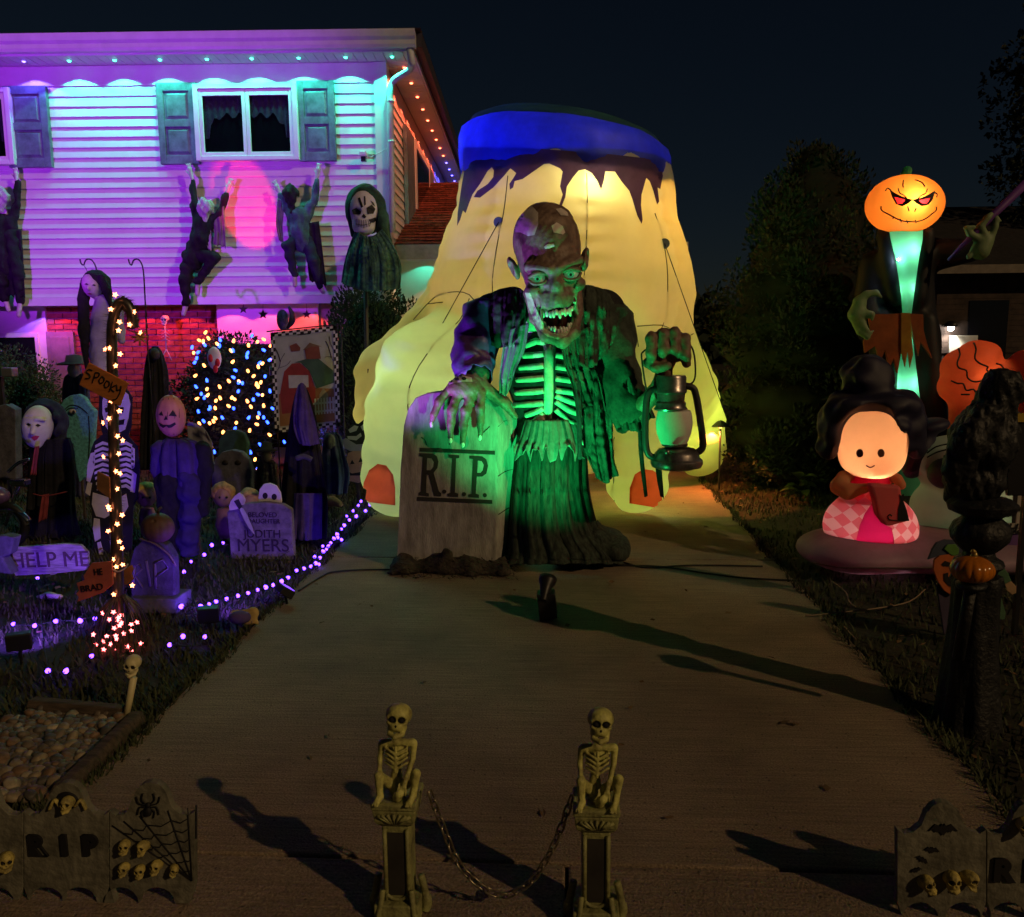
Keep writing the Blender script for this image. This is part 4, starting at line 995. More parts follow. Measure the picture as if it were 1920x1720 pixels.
# ================================================================ CYPRESS AND OTHER PLANTS AT THE RIGHT
cb = G(1475, 930); TYc = 8.9
tree = thing('cypress_tree', 'broad dark arborvitae tree between the inflatable foot and the reaper', 'tree', (at(1480, 900, TYc).x, TYc, 0))
MB().tube([(at(1480, 900, TYc).x, TYc, -.02), (at(1490, 700, TYc).x, TYc, 1.2), (at(1510, 420, TYc).x, TYc, 2.7)], [.09, .07, .02], 10).build('trunk', M_bark, tree, True)
outl = [(292, 1525, 1545), (320, 1478, 1580), (370, 1440, 1620), (420, 1412, 1640), (480, 1388, 1655), (540, 1358, 1668), (600, 1338, 1680), (660, 1326, 1685), (740, 1322, 1690), (810, 1330, 1690), (870, 1352, 1680), (905, 1400, 1660)]
cl = []; rg = random.Random(4)
for i in range(len(outl) - 1):
    y0, a0, b0 = outl[i]; y1, a1, b1 = outl[i + 1]
    for k in range(16 + i * 3):
        t = rg.random(); y = y0 + (y1 - y0) * t; a = a0 + (a1 - a0) * t; b = b0 + (b1 - b0) * t
        c = (a + b) / 2; hw = (b - a) / 2 * mpp(TYc); an = rg.uniform(0, 6.28); rr = rg.uniform(.4, 1.06)
        p = at(c, y, TYc); s = rg.uniform(.10, .19) * min(1, hw / .35 + .25)
        cl.append((p.x + math.cos(an) * max(.0, hw * rr - s * .4), TYc + math.sin(an) * hw * rr * .9, max(p.z, .2), s, s, s * 1.5))
P, D = blob_points(46000, cl, 5, .5)
D[:, 2] += .9
leaf_cloud('crown', P, D, .050, M_yew2, tree, .5, 6, jit=.5)
def blob(outl, Y, inset, seed=0):
    fs = []
    for y, a, b in outl: fs.append(s_ell(at((a + b) / 2, y, Y), (max(.03, (b - a) / 2 * mpp(Y) * inset),) * 2 + (.25,)))
    return U(fs, .1)
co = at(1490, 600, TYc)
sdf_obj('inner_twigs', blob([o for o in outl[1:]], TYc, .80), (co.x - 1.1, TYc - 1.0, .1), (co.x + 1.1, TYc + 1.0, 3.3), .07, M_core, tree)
# far tree at the picture's right edge
ft = thing('street_tree', 'dim bare topped tree far behind the neighbouring house', 'tree', (at(1935, 500, 20).x, 20, 0))
MB().tube([(at(1935, 600, 20).x, 20, 0), (at(1938, 300, 20).x, 20, 5), (at(1930, 120, 20).x, 20, 8)], [.3, .2, .05], 8).build('trunk', M_bark, ft, True)
c = at(1955, 260, 20); P, D = blob_points(5000, clumps_in(tuple(c), (1.0, 1.0, 3.0), 60, .38, 8), 9)
leaf_cloud('crown', P, D, .14, M_yew2, ft, .6, 3)
# broad-leaved plants at the corner of the lawn
M_hosta = mat('broad garden leaf', (.10, .13, .035), .5, .3, 9)
M_dry = mat('dry curled leaf', (.28, .15, .06), .8, .3, 10)
def leafy(name, label, px, py, n, size, m, seed, h=.28):
    g = G(px, py); t = thing(name, label, 'plant', g); rg = random.Random(seed)
    MB().tube([g, g + Vector((0, 0, h * .7))], .008, 6).build('stem', M_bark, t)
    for k in range(n):
        a = rg.uniform(0, 6.28); e = rg.uniform(.2, 1.2); L = size * rg.uniform(.7, 1.2); b = g + Vector((0, 0, h * rg.uniform(.15, .8)))
        d = Vector((math.cos(a) * math.cos(e), math.sin(a) * math.cos(e), math.sin(e))); s = d.cross(Vector((0, 0, 1))).normalized(); u = s.cross(d)
        mb = MB()
        for i in range(6):
            v = i / 5; w = L * .33 * math.sin(math.pi * min(.98, v * .9 + .08)); c = b + d * L * v - Vector((0, 0, .5 * L * v * v))
            mb.v += [c - s * w + u * w * .3, c, c + s * w + u * w * .3]
        mb.f += [(i * 3 + j, i * 3 + j + 1, i * 3 + j + 4, i * 3 + j + 3) for i in range(5) for j in range(2)]
        mb.build('leaf', m, t, True)
leafy('garden_plant', 'broad leaved plant at the foot of the arborvitae beside the driveway', 1412, 905, 16, .20, M_hosta, 1)
leafy('garden_plant', 'withered tan plant right of the broad leaved one under the arborvitae', 1462, 915, 14, .12, M_dry, 2, .15)
leafy('garden_plant', 'small shrubby plant growing out beside the lantern base', 1345, 880, 22, .12, mat('reddish leaf', (.12, .07, .04), .7, .3), 3, .5)
leafy('garden_plant', 'dim leafy plant under the arborvitae left of the pink dressed doll', 1500, 940, 14, .18, M_hosta, 4)

# ================================================================ NEIGHBOUR'S HOUSE
NY = 17.0
nb_ = thing('neighbour_house', 'dark low house behind the reaper with a lit wall lamp', 'house', (at(1850, 700, NY).x, NY, 0))
M_nbr = mat('dark brown siding', (.05, .032, .026), .8, .3, 6)
M_nro = mat('dark neighbour roof', (.02, .018, .018), .9, .3, 10)
e0 = at(1735, 508, NY); e1 = at(2200, 500, NY)
w_ = MB().mm((e0.x + .4, NY + .4, 0), (e1.x, NY + 6, e0.z)).build('wall', M_nbr, nb_)
for k in range(14):
    z = e0.z - .2 - k * .105
    MB().mm((e0.x + .4, NY + .375, z), (e1.x, NY + .399, z + .1)).build('siding_board', M_nbr, w_)
MB().add([(e0.x, NY, e0.z), (e1.x, NY, e0.z), (e1.x, NY + 4, e0.z + 1.6), (e0.x, NY + 4, e0.z + 1.6), (e0.x, NY, e0.z + .06), (e1.x, NY, e0.z + .06), (e1.x, NY + 4, e0.z + 1.7), (e0.x, NY + 4, e0.z + 1.7)], [(0, 3, 2, 1), (4, 5, 6, 7), (0, 1, 5, 4), (1, 2, 6, 5), (2, 3, 7, 6), (3, 0, 4, 7)]).build('roof', M_nro, nb_)
MB().mm((e0.x, NY - .03, e0.z - .06), (e1.x, NY - .002, e0.z + .10)).build('fascia', mat('tan neighbour fascia', (.22, .19, .16), .7), nb_)
MB().mm((at(1830, 640, NY).x, NY + .36, .8), (at(1905, 640, NY).x, NY + .374, 2.1)).build('window', M_pane, nb_)
lp = at(1783, 612, NY + .25)
wl = thing('wall_lamp', 'bright white wall lamp on the neighbouring house', 'lamp', lp)
MB().lathe([(.05, .10), (.11, .06), (.13, 0), (.12, -.01)], lp, 16).build('shade', M_blkp, wl, True)
MB().ell(lp + Vector((0, 0, -.03)), .06, 12, 8).build('bulb', bulb('white lamp', (1, .95, .85), 60), wl, True)
lamp('lamp', 'SPOT', lp + Vector((0, -.05, -.12)), wl, (1, .93, .8), 30, lp + Vector((.0, .3, -1)), 120, .6)
bevel(MB().mm((lp.x + .02, NY + .30, .3), (lp.x + .55, NY + .36, lp.z - .18)).build('door', mat('cream side door', (.6, .57, .5), .6), nb_), .01)
MB().tube([lp + Vector((.7, .05, -.6)), lp + Vector((.66, .05, -.6))], .03, 8).build('door_handle', M_pewter, nb_, True)

# ================================================================ PUMPKIN HEADED REAPER INFLATABLE
RY = 7.5; rs = mpp(RY)
M_or = mat('orange inflatable nylon', (.85, .21, .02), .55, .05, 3, trans=.6)
M_teal = mat('mint green inflatable nylon', (.16, .70, .38), .55, .04, 3, trans=.65)
M_blkn = mat('black inflatable nylon', (.006, .006, .008), .6, .2, 3, .1, 20)
M_orcl = mat('rust orange torn nylon', (.42, .12, .03), .6, .2, 5, trans=.4)
M_hand = mat('pale green inflatable hand', (.24, .34, .17), .55, .12, 6, trans=.2)
M_ink = mat('black print', (.01, .008, .008), .6, 0)
M_redp = mat('red print', (.75, .02, .02), .6, 0, trans=.6)
rp = thing('reaper_inflatable', 'tall glowing pumpkin headed reaper inflatable in a black cloak', 'inflatable', (at(1700, 800, RY).x, RY, 0))
hc_ = at(1696, 384, RY)
def pump(c, rx, rz, ribs=9, dep=.035, ry=None):
    c = V(c); ry = ry or rx * .85
    def f(P):
        q = P - c; a = np.arctan2(q[..., 1], q[..., 0]); s = 1 - dep * (1 - np.abs(np.cos(a * ribs / 2)) ** .6)
        # dimple at the poles
        e = np.sqrt((q[..., 0] / (rx * s)) ** 2 + (q[..., 1] / (ry * s)) ** 2 + (q[..., 2] / rz) ** 2)
        return (e - 1) * min(rx, ry, rz) * .9
    return f
hf = pump(hc_, 67 * rs, 51 * rs, 8, .02)
hv, hq_ = sdf_data(hf, (hc_.x - .38, RY - .34, hc_.z - .3), (hc_.x + .38, RY + .34, hc_.z + .3), .012)
eyes_b = [[(1667, 354), (1673, 371), (1680, 383), (1692, 387), (1702, 382), (1711, 375), (1694, 370), (1679, 363)], [(1754, 357), (1749, 374), (1741, 384), (1728, 387), (1718, 381), (1711, 375), (1728, 371), (1743, 364)]]
eyes_r = [[(1676, 369), (1698, 375), (1692, 382), (1683, 382)], [(1745, 371), (1723, 376), (1729, 382), (1738, 382)]]
ax_, ay_ = project_np(hv); hq_ = np.array(hq_); kp_ = np.ones(len(hq_), bool)
for poly in eyes_b: kp_ &= ~((inside(poly, ax_, ay_) & (hv[:, 1] < RY))[hq_].all(1))
mesh_obj('head', hv, hq_[kp_], M_or, rp, True)
MB().tube([at(1698, 336, RY), at(1699, 326, RY), at(1701, 320, RY)], [.05, .042, .038], 12).ell(at(1701, 321, RY), .04, 10, 6).build('stem', M_teal, rp, True)
for pb_, pr_ in zip(eyes_b, eyes_r):
    prints(hf, pb_, M_ink, 'eye_print', rp, .006, maxe=6, hole=pr_)
    prints(hf, pr_, M_redp, 'eye_red_print', rp, .004, maxe=6)
for pts in ([(1652, 387), (1652, 393), (1658, 398), (1668, 403), (1678, 409), (1690, 414), (1706, 416), (1724, 415), (1738, 409), (1748, 401), (1755, 395), (1756, 388)], [(1684, 353), (1687, 362), (1694, 366), (1700, 372)], [(1739, 354), (1735, 363), (1727, 367), (1721, 373)], [(1702, 387), (1704, 396)], [(1718, 390), (1715, 397)], [(1688, 411), (1690, 417)], [(1700, 413), (1702, 419)], [(1716, 413), (1718, 418)], [(1676, 406), (1674, 411)],
            [(1694, 338), (1693, 345), (1694, 352)], [(1715, 337), (1728, 342), (1734, 350)], [(1660, 358), (1664, 353), (1670, 357)], [(1752, 361), (1757, 364), (1756, 370)]):
    seam(hf, pts, .005, M_ink, 'face_line', rp, .004)
def strip(name, rows, Y, m, parent, bulge=.05, n=10, rag=0, seed=0):
    """a stuffed front panel, rows of (y, x0, x1)"""
    mb = MB(); rg = random.Random(seed); rr = []
    for i in range(len(rows) - 1):
        for k in range(4):
            t = k / 4; rr.append(tuple(rows[i][j] + (rows[i + 1][j] - rows[i][j]) * t for j in range(3)))
    rr.append(rows[-1])
    for side in (1, -1):
        for (y, a, b) in rr:
            for k in range(n + 1):
                u = k / n; mb.v.append(at(a + (b - a) * u, y, Y - side * bulge * math.sin(math.pi * u) ** .6))
    m_ = len(rr); L = (n + 1) * m_
    for s in (0, 1):
        mb.f += [(s * L + i * (n + 1) + k, s * L + i * (n + 1) + k + 1, s * L + (i + 1) * (n + 1) + k + 1, s * L + (i + 1) * (n + 1) + k) for i in range(m_ - 1) for k in range(n)]
    return mb.build(name, m, parent, True)
nk = strip('neck_panel', [(425, 1664, 1731), (450, 1668, 1730), (480, 1677, 1724), (520, 1684, 1718), (560, 1690, 1713), (590, 1692, 1709), (640, 1688, 1712), (690, 1684, 1718), (755, 1680, 1726), (800, 1676, 1732), (860, 1672, 1738), (930, 1668, 1742)], RY, M_teal, rp, .09)
body = U([s_chain([tuple(at(1700, 470, RY + .30)), tuple(at(1696, 640, RY + .32)), tuple(at(1700, 820, RY + .32))], [.20, .27, .36], .1), s_cap(at(1640, 500, RY + .25), at(1625, 590, RY + .15), .14, .12), s_cap(at(1752, 478, RY + .25), at(1820, 470, RY + .1), .14, .10)], .08)
for a, b in (((1660, 440), (1680, 560)), ((1735, 440), (1722, 560))):
    body = U([body, s_cap(at(a[0], a[1], RY + .06), at(b[0], b[1], RY + .05), .08, .07)], .06)
body = U([body, s_chain([tuple(at(1660, 600, RY + .08)), tuple(at(1652, 760, RY + .05)), tuple(at(1640, 900, RY + .05))], [.09, .12, .15], .02), s_chain([tuple(at(1738, 600, RY + .08)), tuple(at(1750, 760, RY + .05)), tuple(at(1762, 900, RY + .05))], [.08, .10, .13], .02)], .05)
b0 = at(1700, 640, RY)
sdf_obj('cloak', body, (b0.x - .75, RY - .3, .01), (b0.x + .95, RY + .8, 2.6), .04, M_blkn, rp)
# torn orange sash
for y0, pts in ((0, [(1628, 590), (1690, 588), (1690, 660), (1683, 700), (1676, 672), (1668, 690), (1660, 655), (1650, 680), (1642, 648), (1622, 662), (1620, 640), (1632, 615)]), (1, [(1706, 588), (1731, 590), (1732, 620), (1740, 650), (1748, 672), (1736, 655), (1726, 640), (1722, 668), (1714, 640)])):
    MB().prism(pxs(pts, RY - .10), (0, .03, 0)).build('sash', M_orcl, rp)
MB().prism(pxs([(1690, 587), (1707, 587), (1712, 665), (1706, 690), (1702, 658), (1697, 688), (1690, 660)], RY - .115), (0, .012, 0)).build('sash_front', mat('amber torn nylon', (.55, .27, .04), .6, .1, trans=.5), rp)
# clawed hands
def claw(name, segs, Y, k=.02):
    f = U([s_chain([tuple(at(x, y, Y + dy)) for x, y, dy, r in s], [r for *_, r in s], .01) for s in segs], k)
    xs = [p for s in segs for p in s]; a = at(min(p[0] for p in xs) - 14, max(p[1] for p in xs) + 14, Y); b = at(max(p[0] for p in xs) + 14, min(p[1] for p in xs) - 14, Y)
    return sdf_obj(name, f, (a.x - .03, Y - .2, a.z - .03), (b.x + .03, Y + .25, b.z + .03), .014, M_hand, rp)
claw('hand', [[(1612, 570, 0, .055), (1606, 590, 0, .07), (1612, 605, 0, .055)], [(1610, 565, 0, .045), (1625, 552, -.02, .032), (1642, 549, -.03, .026), (1656, 560, -.04, .006)], [(1618, 588, -.03, .04), (1634, 590, -.06, .028), (1636, 604, -.07, .006)], [(1608, 608, 0, .04), (1612, 622, -.02, .03), (1626, 632, -.04, .024), (1640, 618, -.05, .006)], [(1616, 605, -.03, .03), (1624, 618, -.05, .022), (1632, 624, -.06, .006)]], RY - .12)
claw('hand', [[(1845, 455, 0, .07), (1838, 470, 0, .075)], [(1848, 445, -.02, .035), (1838, 425, -.03, .03), (1852, 408, -.04, .025), (1858, 402, -.04, .02)], [(1836, 450, -.02, .035), (1818, 438, -.03, .028), (1812, 428, -.04, .022), (1826, 426, -.05, .018)], [(1858, 446, -.02, .03), (1866, 425, -.03, .026), (1868, 410, -.03, .022), (1880, 417, -.04, .006)], [(1828, 470, 0, .03), (1816, 482, -.02, .022)]], RY - .18)
MB().tube([at(1778, 488, RY - .20), at(1845, 420, RY - .20), at(1930, 338, RY - .20)], [.012, .028, .034], 10).build('scythe_pole', mat('purple inflatable nylon', (.20, .07, .38), .55, .1, trans=.35), rp, True)
lamp('inner_lamp', 'POINT', at(1714, 378, RY - .20), rp, (1, .97, .9), 4.6, radius=.012)
lamp('inner_lamp', 'POINT', at(1694, 400, RY + .08), rp, (1, .8, .5), 2.4, radius=.04)
for y, p_ in ((470, 1.8), (540, .8), (630, .5), (720, 1.3), (820, 1.8)): lamp('inner_lamp', 'POINT', at(1700, y, RY), rp, (.75, 1, .85), p_, radius=.02)
star = at(1684, 487, RY - .07)
MB().ell(star, .008, 8, 6).build('led', bulb('cold white led', (.55, .75, 1), 160), rp, True)
lamp('led_lamp', 'POINT', star + Vector((0, -.05, 0)), rp, (.5, .7, 1), .6, radius=.01)

# ================================================================ ORANGE PUFFY INFLATABLE
OY = 6.9
M_puff = mat('orange red inflatable nylon', (.60, .10, .03), .6, .12, 3, trans=.5)
pf = thing('puffy_inflatable', 'orange red curly puff shaped inflatable behind the black raven statue', 'inflatable', (at(1850, 800, OY).x, OY, 0))
lobes = [(1800, 690, 34), (1830, 675, 36), (1850, 668, 26), (1790, 725, 30), (1815, 730, 32), (1845, 710, 34), (1800, 750, 20), (1872, 695, 22), (1895, 700, 24), (1925, 690, 34), (1950, 710, 36), (1935, 750, 30)]
pf_f = U([s_ell(at(x, y, OY + .1), (r * mpp(OY), r * mpp(OY) * 1.0, r * mpp(OY))) for x, y, r in lobes] + [s_chain([tuple(at(1797, 755, OY + .1)), tuple(at(1793, 800, OY + .1)), tuple(at(1800, 1000, OY + .1))], [.07, .06, .10], .02)], .03)
b0 = at(1865, 740, OY)
sdf_obj('body', pf_f, (b0.x - .6, OY - .15, .01), (b0.x + .6, OY + .35, 1.75), .024, M_puff, pf)
for s in ([(1797, 654), (1800, 665), (1795, 680), (1798, 690), (1812, 695), (1814, 708), (1826, 716), (1843, 714)], [(1826, 643), (1830, 656), (1828, 672), (1838, 682), (1852, 688), (1850, 694), (1860, 702)], [(1783, 714), (1795, 719), (1806, 720), (1812, 732), (1825, 730), (1832, 740)], [(1802, 740), (1818, 740)], [(1868, 682), (1878, 686), (1884, 696)]):
    seam(pf_f, s, .007, M_ink, 'curl_line', pf, .004)
lamp('inner_lamp', 'POINT', at(1835, 700, OY + .1), pf, (1, .75, .5), 1.6, radius=.03)

# ================================================================ PINK DRESSED DOLL INFLATABLE AND ITS CUSHION
DY = 5.6; ds = mpp(DY)
M_peach = mat('peach inflatable nylon', (.85, .48, .27), .55, .03, 3, trans=.65)
M_mag = mat('magenta inflatable nylon', (.80, .02, .16), .55, .04, 3, trans=.6)
M_pinkb = mat('rose pink inflatable nylon', (.85, .24, .26), .55, .04, 3, trans=.55)
M_navy = mat('midnight blue inflatable nylon', (.012, .010, .035), .6, .2, 3, .1, 20)
M_base = mat('lilac inflatable cushion', (.30, .20, .26), .6, .12, 3, .15, 12, trans=.2)
M_check = bpy.data.materials.new('pink check nylon'); M_check.use_nodes = True
nt = M_check.node_tree; b = nt.nodes['Principled BSDF']; ck = nt.nodes.new('ShaderNodeTexChecker'); mp = nt.nodes.new('ShaderNodeMapping'); tc = nt.nodes.new('ShaderNodeTexCoord')
mp.inputs['Rotation'].default_value = (0, R(40), 0); mp.inputs['Scale'].default_value = (1, .0, 1); ck.inputs['Scale'].default_value = 17; ck.inputs['Color1'].default_value = (.9, .55, .5, 1); ck.inputs['Color2'].default_value = (.85, .20, .22, 1)
nt.links.new(tc.outputs['Object'], mp.inputs[0]); nt.links.new(mp.outputs[0], ck.inputs[0]); nt.links.new(ck.outputs[0], b.inputs[0])
tr = nt.nodes.new('ShaderNodeBsdfTranslucent'); nt.links.new(ck.outputs[0], tr.inputs[0]); mx = nt.nodes.new('ShaderNodeMixShader'); mx.inputs[0].default_value = .6; nt.links.new(b.outputs[0], mx.inputs[1]); nt.links.new(tr.outputs[0], mx.inputs[2]); nt.links.new(mx.outputs[0], nt.nodes['Material Output'].inputs[0])
cu = thing('inflatable_cushion', 'long low lilac inflatable cushion under the pink dressed doll', 'inflatable', (at(1690, 1050, DY).x, DY, 0))
cz = at(1700, 1050, DY)
cu_f = U([s_ell((at(x, 1040, DY + dy).x, DY + dy, .12), (rx, ry, .125)) for x, dy, rx, ry in ((1600, 0, .36, .40), (1700, .05, .45, .42), (1800, .0, .42, .42), (1900, .05, .42, .42))], .06)
sdf_obj('body', cu_f, (cz.x - 1.0, DY - .6, 0), (cz.x + 1.5, DY + .7, .3), .028, M_base, cu)
P = [p for p in traces(cu_f, [(1510 + k * 12, 1053 + min(12, k * 2.2)) for k in range(24)], .002) if p is not None]
MB().tube(P, .004, 5).build('seam', M_seam, cu, True)
do = thing('doll_inflatable', 'small glowing doll inflatable in a pink checked dress with dark bun hair', 'inflatable', (at(1635, 1030, DY).x, DY, .2))
def dp(x, y, dy=0): return tuple(at(x, y, DY + dy))
dress = U([s_ell(dp(1630, 985, .02), (84 * ds, .24, 66 * ds)), s_cap(dp(1628, 925, .02), dp(1630, 980, .02), .14, .24), s_ell(dp(1668, 995, -.02), (44 * ds, .2, 40 * ds))], .06)
dress_f = lambda P: np.maximum(dress(P), at(1630, 1030, DY).z - P[..., 2])
b0 = at(1630, 960, DY)
dv, dq = sdf_data(dress_f, (b0.x - .36, DY - .34, .13), (b0.x + .36, DY + .36, b0.z + .2), .016)
panel = [(1605, 1040), (1606, 1010), (1612, 985), (1622, 962), (1634, 945), (1650, 942), (1652, 970), (1660, 985), (1672, 990), (1676, 1010), (1678, 1040)]
pxx, pyy = project_np(dv); ins = inside(panel, pxx, pyy) & (dv[:, 1] < DY); dq = np.array(dq)
mesh_obj('dress', dv, dq[~ins[dq].all(1)], M_check, do, True)
prints(dress_f, panel, M_mag, 'front_panel', do, .005, maxe=8)
bod = U([s_cap(dp(1628, 893, .02), dp(1630, 930, .02), .12, .15)], 0)
sdf_obj('bodice', bod, (b0.x - .3, DY - .25, b0.z - .05), (b0.x + .3, DY + .25, b0.z + .4), .016, M_mag, do)
arm_f = U([s_cap(dp(1590, 893, .0), dp(1680, 897, .0), .035), s_chain([dp(1582, 895, -.06), dp(1574, 912, -.12), dp(1590, 922, -.17), dp(1625, 915, -.21)], [.045, .055, .05, .03], .02), s_chain([dp(1682, 898, -.06), dp(1690, 910, -.12)], [.035, .03], .02)], .01)
sdf_obj('arm', arm_f, (b0.x - .3, DY - .35, b0.z + .02), (b0.x + .34, DY + .1, b0.z + .35), .013, M_peach, do)
bagp = [(1630, 908), (1690, 912), (1694, 945), (1706, 978), (1662, 988), (1646, 968), (1640, 940)]
bg_ = MB().prism(pxs(bagp, DY - .30), (0, .08, 0)).build('bag', M_pinkb, do); bevel(bg_, .02, 3)
cat_px = [(1683, 978), (1684, 955), (1688, 940), (1687, 932), (1686, 927), (1690, 930), (1694, 926), (1696, 932), (1694, 940), (1700, 956), (1705, 977)]
MB().prism(pxs(cat_px, DY - .304), (0, .003, 0)).build('cat_print', M_ink, do)
MB().tube(smooth_line(pxs([(1684, 977), (1675, 976), (1667, 974), (1665, 968), (1669, 965), (1672, 968)], DY - .303), 4), .004, 5).build('cat_tail_print', M_ink, do, True)
hd_f = U([s_ell(dp(1636, 830, 0), (62 * ds, .20, 66 * ds)), s_ell(dp(1634, 862, -.02), (54 * ds, .17, 34 * ds))], .05)
b1 = at(1636, 830, DY)
sdf_obj('head', hd_f, (b1.x - .3, DY - .28, b1.z - .3), (b1.x + .3, DY + .28, b1.z + .3), .015, M_peach, do)
for x, y, r in ((1612, 850, 7), (1652, 850, 7)): prints(hd_f, [(x + r * math.cos(k * .6283), y + r * 1.15 * math.sin(k * .6283)) for k in range(10)], mat('brown print', (.16, .05, .03), .6, 0), 'eye_print', do, .005, maxe=5)
seam(hd_f, [(1624, 873), (1632, 877), (1640, 873)], .004, mat('brown print', (0, 0, 0)), 'smile_print', do, .003)
# hair: full smooth cap with one big bun on top and one at each side
hair = U([s_ell(dp(1640, 800, .10), (88 * ds, .24, 62 * ds)), s_ell(dp(1632, 762, .05), (74 * ds, .22, 30 * ds)), s_ell(dp(1625, 712, .10), (46 * ds, .16, 48 * ds)), s_ell(dp(1560, 800, .06), (26 * ds, .12, 40 * ds)), s_ell(dp(1552, 838, .06), (16 * ds, .08, 22 * ds)), s_ell(dp(1704, 795, .04), (30 * ds, .13, 40 * ds)), s_ell(dp(1716, 835, .05), (16 * ds, .08, 26 * ds)), s_ell(dp(1580, 770, .04), (36 * ds, .14, 34 * ds)), s_ell(dp(1690, 765, .04), (38 * ds, .15, 34 * ds))], .03)
hair = SUB(hair, [s_ell(dp(1632, 838, -.16), (60 * ds, .20, 74 * ds))], .01)
sdf_obj('hair', ROUGH(hair, .012, 26, 9), (b1.x - .46, DY - .2, b1.z - .25), (b1.x + .42, DY + .42, b1.z + .6), .018, M_navy, do)
lamp('inner_lamp', 'POINT', at(1640, 885, DY - .08), do, (1, .80, .55), 4.2, radius=.02)
lamp('inner_lamp', 'POINT', at(1636, 840, DY + .0), do, (1, .62, .35), 2.8, radius=.03)
lamp('inner_lamp', 'POINT', at(1640, 1000, DY + .0), do, (1, .62, .6), 13, radius=.03)
lamp('inner_lamp', 'POINT', at(1635, 935, DY - .02), do, (1, .6, .5), 4.5, radius=.02)

# white puppy inflatable beside it
PY = 5.85
pu = thing('puppy_inflatable', 'dim white puppy inflatable with dark ears behind the raven statue', 'inflatable', (at(1800, 1010, PY).x, PY, .2))
def pp(x, y, dy=0): return tuple(at(x, y, PY + dy))
ps = mpp(PY)
M_whi = mat('white inflatable nylon', (.50, .48, .46), .6, .06, 3, .1, 12, trans=.4)
pup = U([s_ell(pp(1800, 950), (92 * ds, .26, 62 * ds)), s_ell(pp(1790, 870, -.02), (76 * ds, .24, 56 * ds)), s_ell(pp(1860, 950, -.05), (50 * ds, .2, 50 * ds)), s_ell(pp(1806, 905, -.2), (44 * ds, .12, 34 * ds))], .05)
b2 = at(1800, 930, PY)
sdf_obj('body', pup, (b2.x - .5, PY - .45, .14), (b2.x + .55, PY + .4, b2.z + .6), .024, M_whi, pu)
ear = U([s_ell(pp(1722, 850, .0), (26 * ds, .10, 52 * ds), Matrix.Rotation(R(18), 3, 'Y')), s_ell(pp(1740, 800, .02), (40 * ds, .12, 16 * ds), Matrix.Rotation(R(-12), 3, 'Y'))], .04)
sdf_obj('ear', ear, (b2.x - .6, PY - .25, b2.z - .05), (b2.x + .2, PY + .3, b2.z + .62), .02, M_navy, pu)
MB().ell(at(1775, 888, PY - .20), (46 * ds * .75, .10, 30 * ds), 20, 12).build('eye_patch', M_navy, pu, True)
seam(pup, [(1738, 850), (1755, 838), (1780, 832)], .005, M_ink, 'brow_line', pu, .003)
seam(pup, [(1738, 858), (1757, 848), (1780, 842)], .005, M_ink, 'brow_line', pu, .003)
lamp('inner_lamp', 'POINT', at(1850, 965, PY), pu, (.75, 1, .45), 1.1, radius=.03)
# halloween sign panel at the very edge
sg = thing('halloween_sign', 'white printed sign panel on a violet foot at the right picture edge', 'sign', (at(1915, 1020, 5.4).x, 5.4, .2))
bevel(MB().prism(pxs([(1902, 1002), (1906, 925), (1935, 912), (2010, 912), (2010, 1002)], 5.4), (0, .05, 0)).build('panel', mat('cream nylon', (.6, .56, .5), .6, .05, trans=.3), sg), .01)
bevel(MB().prism(pxs([(1868, 1030), (1875, 1000), (2020, 1000), (2030, 1030)], 5.36), (0, .14, 0)).build('foot', mat('violet nylon', (.22, .10, .36), .6, .1, trans=.3), sg), .02)
bevel(MB().prism(pxs([(1874, 1001), (1880, 984), (2015, 984), (2015, 1001)], 5.35), (0, .05, 0)).build('name_strip', mat('cream nylon', (0, 0, 0)), sg), .006)
text_part('Halloween', .085, at(1945, 992, 5.345), M_ink, sg, shear=.25)
text_part('H', .28, at(1917, 958, 5.395), M_ink, sg, xs=.7)
lamp('inner_lamp', 'POINT', at(1940, 960, 5.43), sg, (1, .9, .7), .0, radius=.02)

# ================================================================ BLACK RAVEN STATUE ON AN URN PEDESTAL
QY = 3.35; qs = mpp(QY)
M_iron = mat('black resin statue', (.014, .015, .017), .55, .4, 14, .7, 55)
st = thing('raven_statue', 'tall black resin pedestal urn with a hunched raven on top', 'statue', (at(1840, 1380, QY).x, QY, 0))
X0 = at(1838, 1000, QY).x
def qz(y): return at(1838, y, QY).z
def urn(prof, name, n=40, fn=None): return MB().lathe([(r * qs, qz(y)) for r, y in prof], (X0, QY, 0), n, fn).build(name, M_iron, st, True, ang=50)
urn([(0, 930), (46, 935), (58, 945), (54, 958), (30, 968), (36, 974), (46, 982), (51, 995), (48, 1010), (36, 1024), (26, 1034), (27, 1042), (40, 1050), (43, 1058), (34, 1066), (30, 1078), (0, 1080)], 'urn', 48, lambda a, z: 1 + .05 * abs(math.sin(a * 6)))
urn([(0, 1076), (40, 1078), (44, 1090), (40, 1100), (42, 1180), (48, 1260), (56, 1330), (64, 1390), (66, 1425), (0, 1426)], 'pedestal', 56, lambda a, z: 1 + .06 * math.sin(a * 7 + z * 6) + .04 * math.sin(a * 13 - z * 9))
def qp(x, y, dy=0): return tuple(at(x, y, QY + dy))
